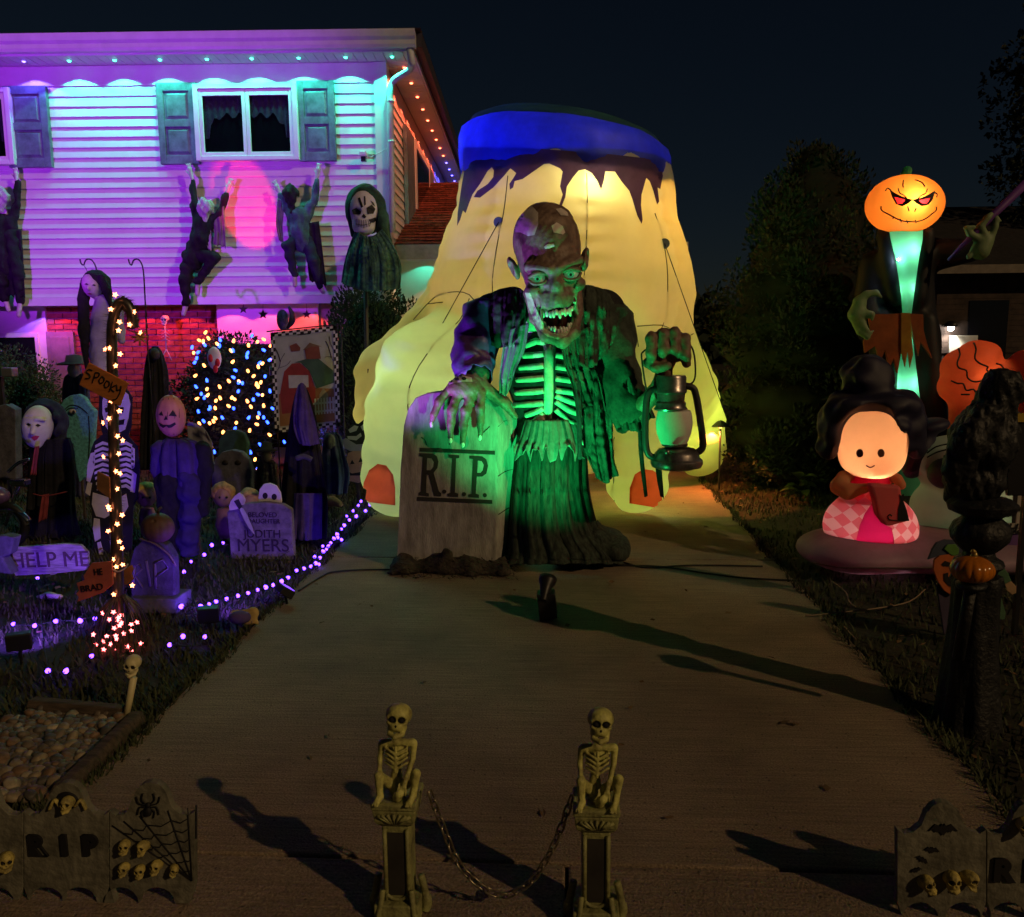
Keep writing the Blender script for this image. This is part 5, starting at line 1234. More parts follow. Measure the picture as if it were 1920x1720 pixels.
rav = U([s_ell(qp(1876, 722, 0), (30 * qs, .06, 30 * qs)), s_cap(qp(1874, 735, 0), qp(1850, 800, .02), .062, .10), s_ell(qp(1842, 830, .02), (56 * qs, .13, 62 * qs)), s_ell(qp(1830, 900, .02), (50 * qs, .11, 44 * qs)),
         s_chain([qp(1850, 780, -.09), qp(1815, 830, -.10), qp(1795, 880, -.08), qp(1785, 920, -.04)], [.05, .06, .05, .02], .02), s_chain([qp(1898, 722, -.01), qp(1916, 736, -.02), qp(1922, 752, -.02)], [.030, .02, .006], .01), s_chain([qp(1810, 860, .06), qp(1782, 935, .10)], [.06, .025], 0)], .04)
rav = ROUGH(rav, .006, 75, 3)
b3 = at(1845, 820, QY)
sdf_obj('raven', rav, (b3.x - .22, QY - .24, b3.z - .32), (b3.x + .24, QY + .24, b3.z + .33), .0095, M_iron, st)
MB().ell(at(1888, 716, QY - .058), .008, 8, 6).build('eye', mat('glass eye', (.05, .04, .03), .05, spec=1), st, True)
# perching gate bars behind the raven at the edge
gt = thing('gold_bar_sign', 'dark sign frame with a gold bar at the right picture edge', 'sign', (at(1925, 1000, 4.3).x, 4.3, 0))
bevel(MB().prism(pxs([(1886, 776), (1990, 776), (1990, 792), (1886, 792)], 4.3), (0, .03, 0)).build('bar', mat('gold painted bar', (.45, .30, .03), .5), gt), .003)
bevel(MB().prism(pxs([(1884, 792), (1990, 792), (1990, 930), (1890, 930)], 4.31), (0, .03, 0)).build('panel', M_blkp, gt), .004)
MB().mm((at(1930, 900, 4.3).x, 4.33, 0), (at(1938, 900, 4.3).x, 4.36, 1.0)).build('stake', M_blkp, gt)
# small glass pumpkin standing on the pedestal shoulder
gp = at(1823, 1068, 3.17)
M_gpump = mat('glossy orange ceramic', (.55, .17, .008), .12, .12, 10, coat=.6)
pk = thing('ceramic_pumpkin', 'small glossy orange ceramic pumpkin on the raven pedestal', 'pumpkin', gp - Vector((0, 0, .05)))
sdf_obj('body', pump(gp, .078, .052, 14, .07, .072), (gp.x - .09, gp.y - .09, gp.z - .07), (gp.x + .09, gp.y + .09, gp.z + .07), .004, M_gpump, pk)
MB().tube(smooth_line([gp + Vector((0, 0, .045)), gp + Vector((.006, 0, .062)), gp + Vector((-.006, 0, .072))], 4), [.012] * 4 + [.008] * 5, 8).build('stem', mat('gilt stem', (.4, .28, .08), .3, .2, metal=.5), pk, True)
MB().lathe([(.0, -.075), (.05, -.072), (.055, -.055), (.03, -.05), (0, -.05)], gp, 18).build('saucer', M_iron, pk, True)
MB().tube([gp + Vector((0, .0, -.06)), Vector((gp.x, gp.y + .06, .30))], .022, 10).build('bracket', M_iron, pk, True)

# scarecrow with jack-o-lantern face behind the pedestal
CY = 4.25
sc_ = thing('scarecrow_stake', 'painted jack o lantern scarecrow stake with green limbs behind the pedestal', 'yard stake', G(1800, 1215))
jk = [(1752, 1050), (1762, 1042), (1780, 1040), (1800, 1042), (1812, 1055), (1812, 1085), (1800, 1105), (1786, 1118), (1770, 1108), (1758, 1090), (1750, 1068)]
M_jack = mat('painted orange board', (.50, .12, .03), .7, .12, 8)
M_grn = mat('painted green board', (.07, .16, .08), .7, .15, 8)
board('face', jk, CY, .015, M_jack, sc_)
for poly in ([(1766, 1058), (1772, 1052), (1784, 1056), (1786, 1063), (1768, 1062)], [(1770, 1076), (1778, 1074), (1778, 1082), (1786, 1084), (1788, 1104), (1778, 1098), (1770, 1088)]): MB().prism(pxs(poly, CY - .003), (0, .003, 0)).build('face_print', M_ink, sc_)
board('hat', [(1740, 1050), (1748, 1030), (1756, 1018), (1772, 1012), (1795, 1014), (1808, 1030), (1812, 1046), (1780, 1040), (1760, 1043)], CY + .004, .015, mat('painted dusk blue board', (.05, .06, .10), .7), sc_)
board('leaf', [(1770, 1030), (1776, 1022), (1792, 1021), (1799, 1030), (1797, 1042), (1785, 1042)], CY - .004, .01, mat('painted leaf board', (.10, .24, .04), .6), sc_)
board('body', [(1756, 1095), (1810, 1090), (1850, 1050), (1868, 1050), (1872, 1080), (1850, 1110), (1830, 1190), (1770, 1190)], CY + .02, .015, mat('painted plum board', (.06, .045, .09), .7), sc_)
board('arm', [(1852, 1045), (1866, 1040), (1892, 1078), (1900, 1098), (1886, 1104), (1872, 1090)], CY + .0, .015, M_grn, sc_)
board('hand', [(1884, 1096), (1896, 1090), (1906, 1100), (1906, 1112), (1898, 1116), (1888, 1108)], CY - .004, .012, mat('painted tan board', (.40, .26, .14), .7), sc_)
board('leg', [(1862, 1095), (1870, 1095), (1886, 1150), (1884, 1162), (1874, 1162), (1870, 1140)], CY - .002, .012, M_grn, sc_)
MB().mm((at(1800, 1190, CY).x - .01, CY + .012, -.02), (at(1800, 1190, CY).x + .01, CY + .03, at(1800, 1150, CY).z)).build('stake', M_bark, sc_)
# ================================================================ LAWN, GRAVEL, EDGING
def grass(name, label, n, xr, yr, seed, m, h=.045, keep=None):
    rg = np.random.default_rng(seed)
    x = rg.uniform(*xr, n); y = yr[0] + (yr[1] - yr[0]) * rg.random(n) ** 1.35
    pat = np.sin(x * 3.1 + 1.3 * np.sin(y * 2.3)) * np.sin(y * 2.7 + x) + rg.normal(size=n) * .6
    k = pat > -.7
    if keep is not None: k &= keep(x, y)
    x, y = x[k], y[k]; n = len(x); a = rg.uniform(0, 6.28, n); L = h * rg.uniform(.4, 1.3, n); ln = rg.uniform(.2, 1.0, n); w = .0035 + .003 * rg.random(n)
    b = np.stack([x, y, np.full(n, -.03)], 1); s = np.stack([-np.sin(a), np.cos(a), 0 * a], 1) * w[:, None]
    d = np.stack([np.cos(a) * ln, np.sin(a) * ln, np.ones(n)], 1) * L[:, None]; mid = b + d * [.4, .4, .6]
    v = np.stack([b - s, b + s, mid + s * .8, mid - s * .8, b + d], 1).reshape(-1, 3); i = np.arange(n) * 5
    me = bpy.data.meshes.new(name); f = [(q, q + 1, q + 2, q + 3) for q in i] + [(q + 3, q + 2, q + 4) for q in i]
    me.from_pydata(v.tolist(), [], f); me.materials.append(m); o = bpy.data.objects.new(name, me); COL.objects.link(o)
    return tag(o, label, 'grass', kind='stuff')
M_grass = mat('night grass', (.055, .075, .026), .8, .5, 1.2, col2=(.030, .028, .013))
gv_poly = [(-60, 1380), (70, 1334), (215, 1342), (232, 1352), (128, 1492), (-60, 1505)]
gvw = [G(*p) for p in gv_poly]
def not_gravel(x, y): return ~inside([(p.x, p.y) for p in gvw], x, y)
grass('lawn_grass', 'short dark grass left of the driveway', 52000, (-6.5, DX0 - .01), (2.36, 9.6), 1, M_grass, keep=not_gravel)
grass('lawn_grass', 'sparse dark grass right of the driveway', 42000, (DX1 + .01, 6.5), (2.36, 14), 2, M_grass)
def edge_keep(e): return lambda x, y: np.abs(x - e - .02 * np.sin(y * 7)) < .035
grass('edge_grass', 'ragged grass creeping over the left driveway edge', 5200, (DX0 - .05, DX0 + .05), (2.36, 9.4), 7, M_grass, .06, edge_keep(DX0))
grass('edge_grass', 'ragged grass creeping over the right driveway edge', 5200, (DX1 - .05, DX1 + .05), (2.36, 9.4), 8, M_grass, .06, edge_keep(DX1))
# fallen leaves and twigs
M_litter = mat('fallen leaf', (.20, .12, .05), .8, .4, 3, col2=(.08, .05, .03))
rg = np.random.default_rng(5); n = 900
x = np.where(rg.random(n) < .06, rg.uniform(DX0, DX1, n), np.where(rg.random(n) < .5, rg.uniform(-5.5, DX0 - .03, n), rg.uniform(DX1 + .03, 5.0, n))); y = rg.uniform(2.5, 9.3, n)
k = not_gravel(x, y); P = np.stack([x[k], y[k], np.full(k.sum(), .008)], 1)
o = leaf_cloud('fallen_leaves', P, np.tile([0., 0., .15], (len(P), 1)), .045, M_litter, None, .7, 3, jit=.9)
v_ = np.empty(len(o.data.vertices) * 3); o.data.vertices.foreach_get('co', v_); v_[2::3] = np.abs(v_[2::3] - .008) * .35 + .006; o.data.vertices.foreach_set('co', v_)
tag(o, 'scattered fallen leaves on the grass', 'leaves', kind='stuff')
for i, (pts, lab) in enumerate((([(1510, 1155), (1580, 1148), (1650, 1140), (1705, 1128), (1735, 1105)], 'long thin dry twig on the grass below the inflatable cushion'), ([(1560, 1090), (1585, 1110), (1592, 1128), (1604, 1138)], 'short bent twig on the grass near the driveway edge'), ([(1583, 1175), (1592, 1186), (1604, 1198)], 'stubby dry twig at the driveway edge right of the spotlight'))):
    P = [G(x, y, .02) for x, y in pts]
    tag(MB().tube(smooth_line(P, 4), .004, 5).build('twig', mat('dry twig', (.25, .18, .12), .9), None, True, loc=P[0]), lab, 'twig')
# gravel bed with river pebbles
gb = thing('gravel_bed', 'bed of tan river pebbles beside the driveway mouth', None, (0, 0, 0), kind='structure')
MB().prism([p + Vector((0, 0, -.06)) for p in gvw], (0, 0, .035)).build('bed', M_soil, gb)
M_peb = [mat('pebble %d' % i, c, .6, .2, 25) for i, c in enumerate(((.24, .19, .12), (.14, .11, .08), (.18, .11, .065), (.32, .27, .19), (.09, .08, .07)))]
pebs = []
for i in range(10):
    f = ROUGH(s_ell((0, 0, 0), (.030, .022 + .003 * (i % 3), .017)), .002, 70, i)
    pebs.append(sdf_mesh('pebble', f, (-.036, -.032, -.024), (.036, .032, .024), .0085, M_peb[i % 5]))
gp_ = [(p.x, p.y) for p in gvw]; cnt = 0; cells = {}
x0 = min(p[0] for p in gp_); x1 = max(p[0] for p in gp_); y0 = min(p[1] for p in gp_); y1 = max(p[1] for p in gp_)
for _ in range(9000):
    x = rnd.uniform(max(x0, -2.6), x1); y = rnd.uniform(y0, y1)
    if not bool(inside(gp_, np.array([x]), np.array([y]))[0]): continue
    kx = (int(x / .037), int(y / .037)); c_ = cells.get(kx, 0)
    if c_ >= 1 or cnt >= 300: continue
    cells[kx] = c_ + 1; s = rnd.uniform(.6, 1.12)
    piece('pebble', pebs[rnd.randrange(10)], gb, (x, y, -.018 + .016 * s + rnd.uniform(0, .018)), (rnd.uniform(-.5, .5), rnd.uniform(-.5, .5), rnd.uniform(0, 6.28)), (s, s, s)); cnt += 1
fill = MB(); base_v = np.array([tuple(v.co) for v in pebs[0].vertices]); base_f = [tuple(p.vertices) for p in pebs[0].polygons]
for _ in range(1500):
    x = rnd.uniform(max(x0, -3.1), x1); y = rnd.uniform(y0, y1)
    if not bool(inside(gp_, np.array([x]), np.array([y]))[0]): continue
    a = rnd.uniform(0, 6.28); ca, sa = math.cos(a), math.sin(a)
    vv = base_v @ np.array([[ca, sa, 0], [-sa, ca, 0], [0, 0, 1]]) * rnd.uniform(.6, 1.0) + [x, y, -.010 + rnd.uniform(0, .012)]; fill.add(vv.tolist(), base_f)
o = fill.build('pebble_fill', M_peb[1], gb, True); o['kind'] = 'stuff'
M_timb = mat('weathered landscape timber', (.09, .065, .045), .9, .3, 6, .6, 40, stretch=(1, 8, 8))
for pts, lab in (([(258, 1352), (112, 1496)], 'weathered timber edging log between the pebbles and the driveway'), ([(60, 1328), (232, 1344)], 'weathered timber edging log behind the pebbles')):
    a, b = G(*pts[0]), G(*pts[1]); d = (b - a).normalized(); s = d.cross(Vector((0, 0, 1))) * .036
    mb = MB(); prof_ = [(-1, 0), (-1, .05), (-.6, .075), (.6, .075), (1, .05), (1, 0)]
    for q in (a, b): mb.v += [tuple(q + s * u + Vector((0, 0, w - .03))) for u, w in prof_]
    n = 6; mb.f += [(i, (i + 1) % n, n + (i + 1) % n, n + i) for i in range(n)] + [tuple(range(n)), tuple(range(2 * n - 1, n - 1, -1))]
    o = mb.build('edging_timber', M_timb, None, False, loc=a); bevel(o, .008); tag(o, lab, 'timber')

# ================================================================ FLOOD LIGHTS IN THE YARD
def flood(label, pos, target, col, power, size=80, blend=.6, s=.05, cname='violet'):
    pos = Vector(pos); t = thing('flood_light', label, 'flood light', (pos.x, pos.y, 0))
    d = (Vector(target) - pos).normalized(); ax = d.to_track_quat('Z', 'Y').to_matrix()
    bevel(MB().box(pos - d * .025, (s * 2.2, s * 1.7, .05), ax).build('housing', M_blkp, t), .006)
    MB().box(pos + d * .002, (s * 1.8, s * 1.3, .004), ax).build('lens', bulb('flood lens ' + cname, col, 2.0), t)
    MB().tube([pos - d * .03, Vector((pos.x, pos.y, -.03))], .008, 6).build('stake', M_blkp, t)
    lamp('lamp', 'SPOT', pos + d * .03, t, col, power, target, size, blend, .03)
    return t
W0 = h2w((-2.9, 0, 3.6))
flood('magenta wall flood light on a tall stand left of the picture', (-5.3, 4.3, 2.5), W0, (.40, .025, 1), 880, 62, .55, .09, cname='magenta')
flood('indigo flood light low behind the lit bush', (-2.35, 8.95, .25), h2w((-1.9, 0, 2.9)), (.12, .08, 1), 34, 130, .8, cname='indigo')
flood('pink pattern projector on a stake at the barn flag edge', (-2.86, 8.3, 1.22), h2w(hp(464, 392, 0)), (1, .02, .08), 420, 17, .2, cname='pink')
flood('violet flood light in the grass before the help sign', tuple(G(40, 1235) + Vector((0, 0, .10))), at(110, 900, 6.5), (.20, .06, 1), 62, 100, .6)
flood('violet flood light in the grass near the leaning skull stake', tuple(G(395, 1178) + Vector((0, 0, .09))), at(470, 900, 6.2), (.18, .05, 1), 36, 96, .6)
flood('violet flood light at the driveway edge facing the zombie', tuple(G(540, 1132) + Vector((0, 0, .10))), at(935, 470, 5.6), (.46, .10, 1), 270, 36, .6)
flood('blue flood light behind the Myers headstone aimed at the cuff', (-2.45, 6.55, .2), at(960, 262, 7.7), (.05, .09, 1), 1500, 26, .9, cname='blue')

# ================================================================ STRING LIGHTS
M_vio = bulb('violet bulb', (.12, .035, 1), 13); M_wire = mat('green black wire', (.015, .02, .015), .7)
def string(name, label, pts, m, parent_loc, r=.0125, wire=True, z=None, group=None, light=None):
    t = thing(name, label, 'string lights', parent_loc, group)
    if wire: MB().tube(smooth_line(pts, 4), .0028, 4).build('wire', M_wire, t, True)
    me = {}
    for i, p in enumerate(pts):
        mm = m[i % len(m)] if isinstance(m, list) else m
        if mm.name not in me: me[mm.name] = MB().lathe([(0, .014), (.5 * 1, .010), (1, 0), (.8, -.010), (0, -.014)], (0, 0, 0), 8).mesh('bulb', mm, True)
        k = r * rnd.uniform(.8, 1.15); o = piece('bulb', me[mm.name], t, p, (rnd.uniform(-1, 1), rnd.uniform(-1, 1), 0), (k, k, r * 70 / 70 * 1.0))
        o.scale = (k, k, k / .0125 * 1.0)
    return t
edge = [(700, 930), (694, 946), (677, 940), (662, 958), (650, 968), (640, 992), (626, 1010), (616, 1024), (600, 1046), (592, 1056), (570, 1066), (528, 1090), (498, 1101), (465, 1112), (425, 1123), (392, 1133), (690, 937), (672, 948), (685, 958), (668, 968), (655, 975), (645, 985), (632, 1002), (640, 1012), (620, 1018), (612, 1030), (633, 1008), (605, 1024), (590, 1044), (598, 1058), (583, 1062), (606, 1034), (556, 1070), (540, 1083), (512, 1097), (483, 1106), (446, 1117), (405, 1128), (376, 1137), (340, 1137), (320, 1100)]
string('string_lights', 'violet string lights along the left driveway edge', [G(x, y, .03) for x, y in edge], M_vio, G(600, 1030))
yard = [(25, 1170), (65, 1173), (104, 1165), (150, 1164), (178, 1160), (172, 1230), (124, 1258), (90, 1258), (70, 1084), (343, 1193), (318, 1209), (384, 1194), (345, 1072), (358, 1053), (383, 1040), (397, 1022), (418, 1018), (360, 1010), (440, 1160), (330, 1108)]
string('string_lights', 'violet string lights trailing through the grass round the yard figures', [G(x, y, .03) for x, y in yard[:9]], M_vio, G(100, 1200))
string('string_lights', 'violet string lights in the grass below the Myers headstone', [G(x, y, .03) for x, y in yard[9:]], M_vio, G(380, 1100))

# ================================================================ SHRUBS AGAINST THE HOUSE
def shrub(name, label, x0, y0, x1, y1, Y, n, size, m, seed, nclump=40, cl=.16, depth=None, cat='shrub', up=.4, jit=.7, aspect=.45):
    a = at(x0, y1, Y); b = at(x1, y0, Y); c = (a + b) / 2; rx = (b.x - a.x) / 2; rz = (b.z - a.z) / 2; ry = depth or rx
    t = thing(name, label, cat, (c.x, Y, 0))
    MB().tube([(c.x, Y, -.02), (c.x, Y, c.z)], [.04, .02], 8).build('trunk', M_bark, t, True)
    P, D = blob_points(n, clumps_in((c.x, Y, c.z), (rx * .86, ry * .86, rz * .88), nclump, cl, seed), seed + 1, .5)
    P[:, 2] = np.maximum(P[:, 2], .02); D[:, 2] += up
    leaf_cloud('crown', P, D, size, m, t, aspect, seed + 2, jit=jit)
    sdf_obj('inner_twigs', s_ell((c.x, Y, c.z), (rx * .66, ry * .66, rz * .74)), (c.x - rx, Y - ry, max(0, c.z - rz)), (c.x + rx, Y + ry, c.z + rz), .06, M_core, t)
    return t
shrub('yew_shrub', 'rounded yew shrub under the lower window at the left edge', -70, 642, 105, 905, 8.9, 22000, .040, M_yew, 21, 90, .17)
shrub('evergreen_shrub', 'tall dark evergreen at the house corner beside the foot', 598, 498, 812, 960, 9.0, 26000, .045, M_yew, 31, 120, .17, .5, up=1.0, jit=.45)
shrub('lit_shrub', 'evergreen shrub wrapped in blue and amber net lights', 345, 618, 520, 905, 8.7, 24000, .048, M_yew2, 41, 110, .15, .4)
# net lights on that shrub: bulbs on its face
M_bl = bulb('blue bulb', (.02, .07, 1), 9); M_am = bulb('amber bulb', (1, .30, .07), 7)
nx_blue = [(360, 652), (365, 680), (413, 638), (437, 658), (472, 630), (463, 670), (495, 657), (388, 714), (368, 726), (438, 708), (497, 706), (372, 772), (394, 764), (438, 766), (417, 784), (466, 784), (486, 776), (488, 834), (470, 849), (402, 848), (533, 829), (483, 880), (510, 872), (497, 903)]
nx_amb = [(385, 624), (381, 641), (391, 635), (407, 645), (438, 640), (466, 648), (495, 637), (363, 662), (383, 686), (436, 679), (492, 682), (465, 696), (366, 705), (388, 730), (369, 748), (413, 747), (464, 753), (492, 741), (374, 795), (393, 794), (443, 793), (418, 811), (468, 808), (482, 796), (506, 816), (383, 832), (396, 838), (384, 863), (478, 862), (515, 882), (484, 886)]
def face_pts(L, rx, ry):
    out = []
    for x, y in L:
        u = (x - 432) / 95; out.append(at(x, y, 8.7 - .42 * math.sqrt(max(0.05, 1 - u * u)) - .05))
    return out
def netlights(label, L, m):
    t = thing('net_lights', label, 'string lights', at(432, 760, 8.2))
    me = MB().lathe([(0, .028), (.011, .018), (.0145, 0), (.012, -.014), (0, -.018)], (0, 0, 0), 8).mesh('bulb', m, True)
    P = face_pts(L, 0, 0)
    for p in P: piece('bulb', me, t, p, (rnd.uniform(-1, 1), rnd.uniform(-1, 1), 0))
    P2 = sorted(P, key=lambda p: (round(p.z / .12), p.x)); MB().tube(P2, .0025, 4).build('wire', M_wire, t, True)
nx_blue += [(rnd.uniform(355, 512), rnd.uniform(640, 870)) for _ in range(26)]; nx_amb += [(rnd.uniform(355, 515), rnd.uniform(630, 885)) for _ in range(30)]
netlights('blue bulbs of the net lights over the evergreen shrub', nx_blue, M_bl)
netlights('amber bulbs of the net lights over the evergreen shrub', nx_amb, M_am)

# ================================================================ CLIMBING FIGURES ON THE WALL
M_pale = mat('pale rubber hand', (.55, .50, .48), .6, .15, 10)
M_hairw = mat('matted white hair', (.55, .53, .55), .9, .2, 30, .6, 60, stretch=(8, 8, 1))
M_hairb = mat('matted black hair', (.012, .011, .012), .8, .3, 30, .6, 60, stretch=(8, 8, 1))
M_robe = mat('black robe cloth', (.014, .013, .016), .95, .4, 8, .5, 40)
M_teals = mat('teal ragged shirt', (.06, .12, .13), .9, .3, 8, .5, 40)
def cw(x, y, d=.10): return h2w(hp(x, y, -d))
def climber(label, arms, torso, legs, head, hair, cloth_m, trouser_m, rags, feet=True):
    t = thing('climbing_figure', label, 'hanging figure', cw(torso[0][0], torso[0][1], .0))
    allp = [p for a in arms for p in a] + [p[:2] for p in torso] + [p for l in legs for p in l]
    xs = [p[0] for p in allp]; ys = [p[1] for p in allp]
    lo_ = cw(min(xs) - 20, max(ys) + 20, .1); hi_ = cw(max(xs) + 20, min(ys) - 20, .1)
    LO = (min(lo_.x, hi_.x) - .05, min(lo_.y, hi_.y) - .30, lo_.z); HI = (max(lo_.x, hi_.x) + .05, max(lo_.y, hi_.y) + .14, hi_.z)
    tops = [s_chain([tuple(cw(x, y, .13)) for x, y in a[1:]], [.030, .045, .06][:len(a) - 1], .02) for a in arms] + [s_chain([tuple(cw(x, y, .12)) for x, y, r in torso], [r for x, y, r in torso], .03)]
    f = ROUGH(U(tops, .05), .010, 30, 3); sdf_obj('robe', f, LO, HI, .018, cloth_m, t)
    lg = [s_chain([tuple(cw(x, y, .12 + (.06 if i == 1 else 0))) for i, (x, y) in enumerate(l[:-1])], [.085, .062, .042, .04][:len(l) - 1], .02) for l in legs]
    f = ROUGH(U(lg, .03), .008, 30, 4); sdf_obj('trousers', f, LO, HI, .018, trouser_m, t)
    for a in arms:
        h = cw(a[0][0], a[0][1], .12); w = cw(a[1][0], a[1][1], .13); d = (h - w).normalized(); s = d.cross(Vector((0, 1, 0))).normalized()
        fs = [s_cap(w, h, .018, .026)] + [s_cap(h, h + d * .065 + s * k * .022 + Vector((0, -.01, 0)), .011, .007) for k in (-1.4, -.5, .4, 1.3)] + [s_cap(w + d * .03, h + s * .05, .010, .007)]
        sdf_obj('hand', U(fs, .01), tuple(h - Vector((.13, .1, .15))), tuple(h + Vector((.13, .1, .15))), .010, M_pale, t)
    if feet:
        for l in legs:
            a = cw(*l[-2], .12); b = cw(*l[-1], .12); f = U([s_cap(a, b, .030, .026)], 0); c = (a + b) / 2
            sdf_obj('foot', f, tuple(c - Vector((.14, .12, .16))), tuple(c + Vector((.14, .12, .16))), .016, M_pale, t)
    hc0 = cw(head[0], head[1], .17); r = head[2]
    hd = sdf_obj('head', s_ell(hc0, (r * .8, r * .85, r)), tuple(hc0 - Vector((r, r, r)) * 1.2), tuple(hc0 + Vector((r, r, r)) * 1.2), .014, M_pale, t)
    hf_ = ROUGH(U([s_ell(hc0 + Vector((0, -.02, .02)), (r * 1.02, r * 1.0, r * 1.08)), s_cap(hc0, hc0 + Vector((head[3], -.03, -r * 2.0)), r * .75, r * .25)], .04), .012, 50, 5)
    sdf_obj('hair', hf_, tuple(hc0 - Vector((r * 1.8, r * 1.8, r * 3))), tuple(hc0 + Vector((r * 1.8, r * 1.8, r * 1.6))), .013, hair, t)
    for i, (m_, rows) in enumerate(rags): cloth('rag', [[cw(x, y, .16) for x, y in r_] for r_ in rows], m_, t, 14, 16, .012, 3, .35, seed=30 + i)
    return t
climber('black robed climbing figure with white hair below the window shutter', [[(356, 318), (361, 338), (366, 385), (374, 425)], [(431, 346), (424, 366), (413, 398), (396, 420)]], [(384, 412, .09), (376, 445, .11), (362, 490, .11)], [[(356, 480), (346, 530), (350, 566), (348, 572), (344, 590)], [(366, 478), (402, 482), (376, 522), (370, 528), (370, 552)]], (386, 392, .085, -.02), M_hairw, M_robe, M_robe,
        [(mat('grey rag', (.20, .17, .18), .9, .2), [[(398, 408), (420, 385)], [(402, 435), (422, 420)], [(400, 458), (424, 462)]]), (M_hairw, [[(376, 400), (392, 400)], [(384, 440), (396, 440)], [(390, 465), (396, 470)]])])
climber('dark haired climbing figure in teal rags right of the pink spot', [[(519, 350), (526, 366), (538, 390), (552, 410)], [(597, 318), (594, 338), (590, 372), (576, 405)]], [(560, 405, .10), (562, 430, .11), (566, 456, .11)], [[(556, 452), (540, 462), (549, 505), (552, 515), (553, 535)], [(578, 455), (588, 490), (598, 530), (600, 538), (606, 548)]], (546, 368, .085, .0), M_hairb, M_teals, mat('navy trousers', (.02, .025, .05), .9, .3),
        [(M_shirt, [[(520, 372), (534, 376)], [(518, 420), (530, 420)], [(524, 450), (532, 455)]]), (M_robe, [[(570, 420), (598, 415)], [(575, 480), (606, 480)], [(580, 525), (612, 535)]])])
climber('black robed climbing figure cut by the left picture edge', [[(30, 326), (32, 342), (32, 385), (22, 425)], [(-40, 350), (-36, 370), (-28, 395), (-8, 420)]], [(2, 415, .09), (4, 450, .11), (8, 500, .12)], [[(22, 440), (34, 510), (38, 560), (38, 566), (35, 592)], [(0, 480), (4, 530), (8, 560), (10, 562), (16, 582)]], (4, 372, .085, -.02), M_hairw, M_robe, M_robe,
        [(M_robe, [[(10, 430), (40, 430)], [(12, 490), (44, 490)], [(14, 550), (48, 556)]])])

# ================================================================ HOODED SKULL FIGURE ABOVE THE SHRUB
M_mask = mat('white rubber mask', (.72, .70, .72), .5, .06, 12)
M_green = mat('dark green hood cloth', (.03, .09, .055), .9, .35, 8, .4, 50)
RY2 = 8.35
sk = thing('skull_reaper', 'hooded skull faced figure on a pole rising over the corner evergreen', 'hanging figure', (at(686, 900, RY2).x, RY2, 0))
def kp(x, y, dy=0): return tuple(at(x, y, RY2 + dy))
s2 = mpp(RY2)
face = U([s_ell(kp(682, 392, .02), (27 * s2, .13, 36 * s2)), s_ell(kp(682, 424, -.01), (21 * s2, .10, 18 * s2))], .04)
face = SUB(face, [s_ell(kp(668, 396, -.12), (8.5 * s2, .06, 7 * s2)), s_ell(kp(696, 394, -.12), (9 * s2, .06, 8 * s2)), s_cap(kp(681, 404, -.13), kp(682, 410, -.13), .018, .025), s_ell(kp(698, 412, -.12), (7 * s2, .04, 4 * s2)), s_ell(kp(664, 412, -.12), (5 * s2, .04, 3 * s2))], .006)
c0 = at(682, 402, RY2)
sdf_obj('mask', face, (c0.x - .2, RY2 - .2, c0.z - .25), (c0.x + .2, RY2 + .2, c0.z + .27), .009, M_mask, sk)
for poly in ([(660, 394), (668, 390), (677, 397), (676, 402), (662, 402)], [(687, 390), (697, 384), (704, 392), (700, 401), (689, 402)], [(678, 406), (682, 401), (687, 407), (683, 410)], [(692, 412), (704, 408), (706, 414), (700, 418), (694, 417)], [(671, 372), (675, 370), (681, 388), (677, 390)], [(682, 368), (685, 368), (686, 384), (683, 386)], [(694, 376), (700, 380), (704, 388), (699, 384)]):
    prints(face, poly, M_ink, 'mask_print', sk, .004, maxe=5)
for k in range(9): seam(face, [(668 + k * 3.4, 413 + abs(k - 4) * -.6), (668.5 + k * 3.2, 420), (670 + k * 2.8, 428 - abs(k - 4) * .8)], .003, M_ink, 'tooth_line', sk, .001)
seam(face, [(667, 420), (675, 422), (684, 422), (696, 418)], .003, M_ink, 'tooth_line', sk, .001)
hood = SUB(U([s_ell(kp(686, 392, .12), (37 * s2, .22, 46 * s2)), s_cap(kp(666, 410, .05), kp(662, 440, .05), .06, .03), s_cap(kp(714, 410, .05), kp(722, 450, .08), .08, .07)], .05), [s_ell(kp(680, 400, -.10), (26 * s2, .24, 42 * s2))], .01)
sdf_obj('hood', ROUGH(hood, .007, 35, 2), (c0.x - .32, RY2 - .2, c0.z - .4), (c0.x + .34, RY2 + .42, c0.z + .3), .014, M_green, sk)
rows = [[at(668, 432, RY2 - .05), at(682, 442, RY2 - .12), at(700, 442, RY2 - .10), at(716, 430, RY2 - .02)], [at(655, 460, RY2 - .02), at(680, 470, RY2 - .16), at(710, 468, RY2 - .14), at(738, 462, RY2)], [at(645, 496, RY2), at(680, 505, RY2 - .2), at(715, 505, RY2 - .18), at(752, 498, RY2 + .02)], [at(640, 530, RY2), at(680, 545, RY2 - .2), at(715, 545, RY2 - .18), at(750, 540, RY2 + .02)]]
cloth('cape', rows, mat('teal gauze cape', (.05, .14, .12), .9, .3, 6, .4, 40), sk, 60, 36, .02, 5, .1, seed=40)
MB().tube([at(684, 440, RY2 + .02), (at(684, 700, RY2).x, RY2 + .02, 0)], .022, 8).build('pole', mat('dark pole', (.03, .03, .035), .5), sk, True)

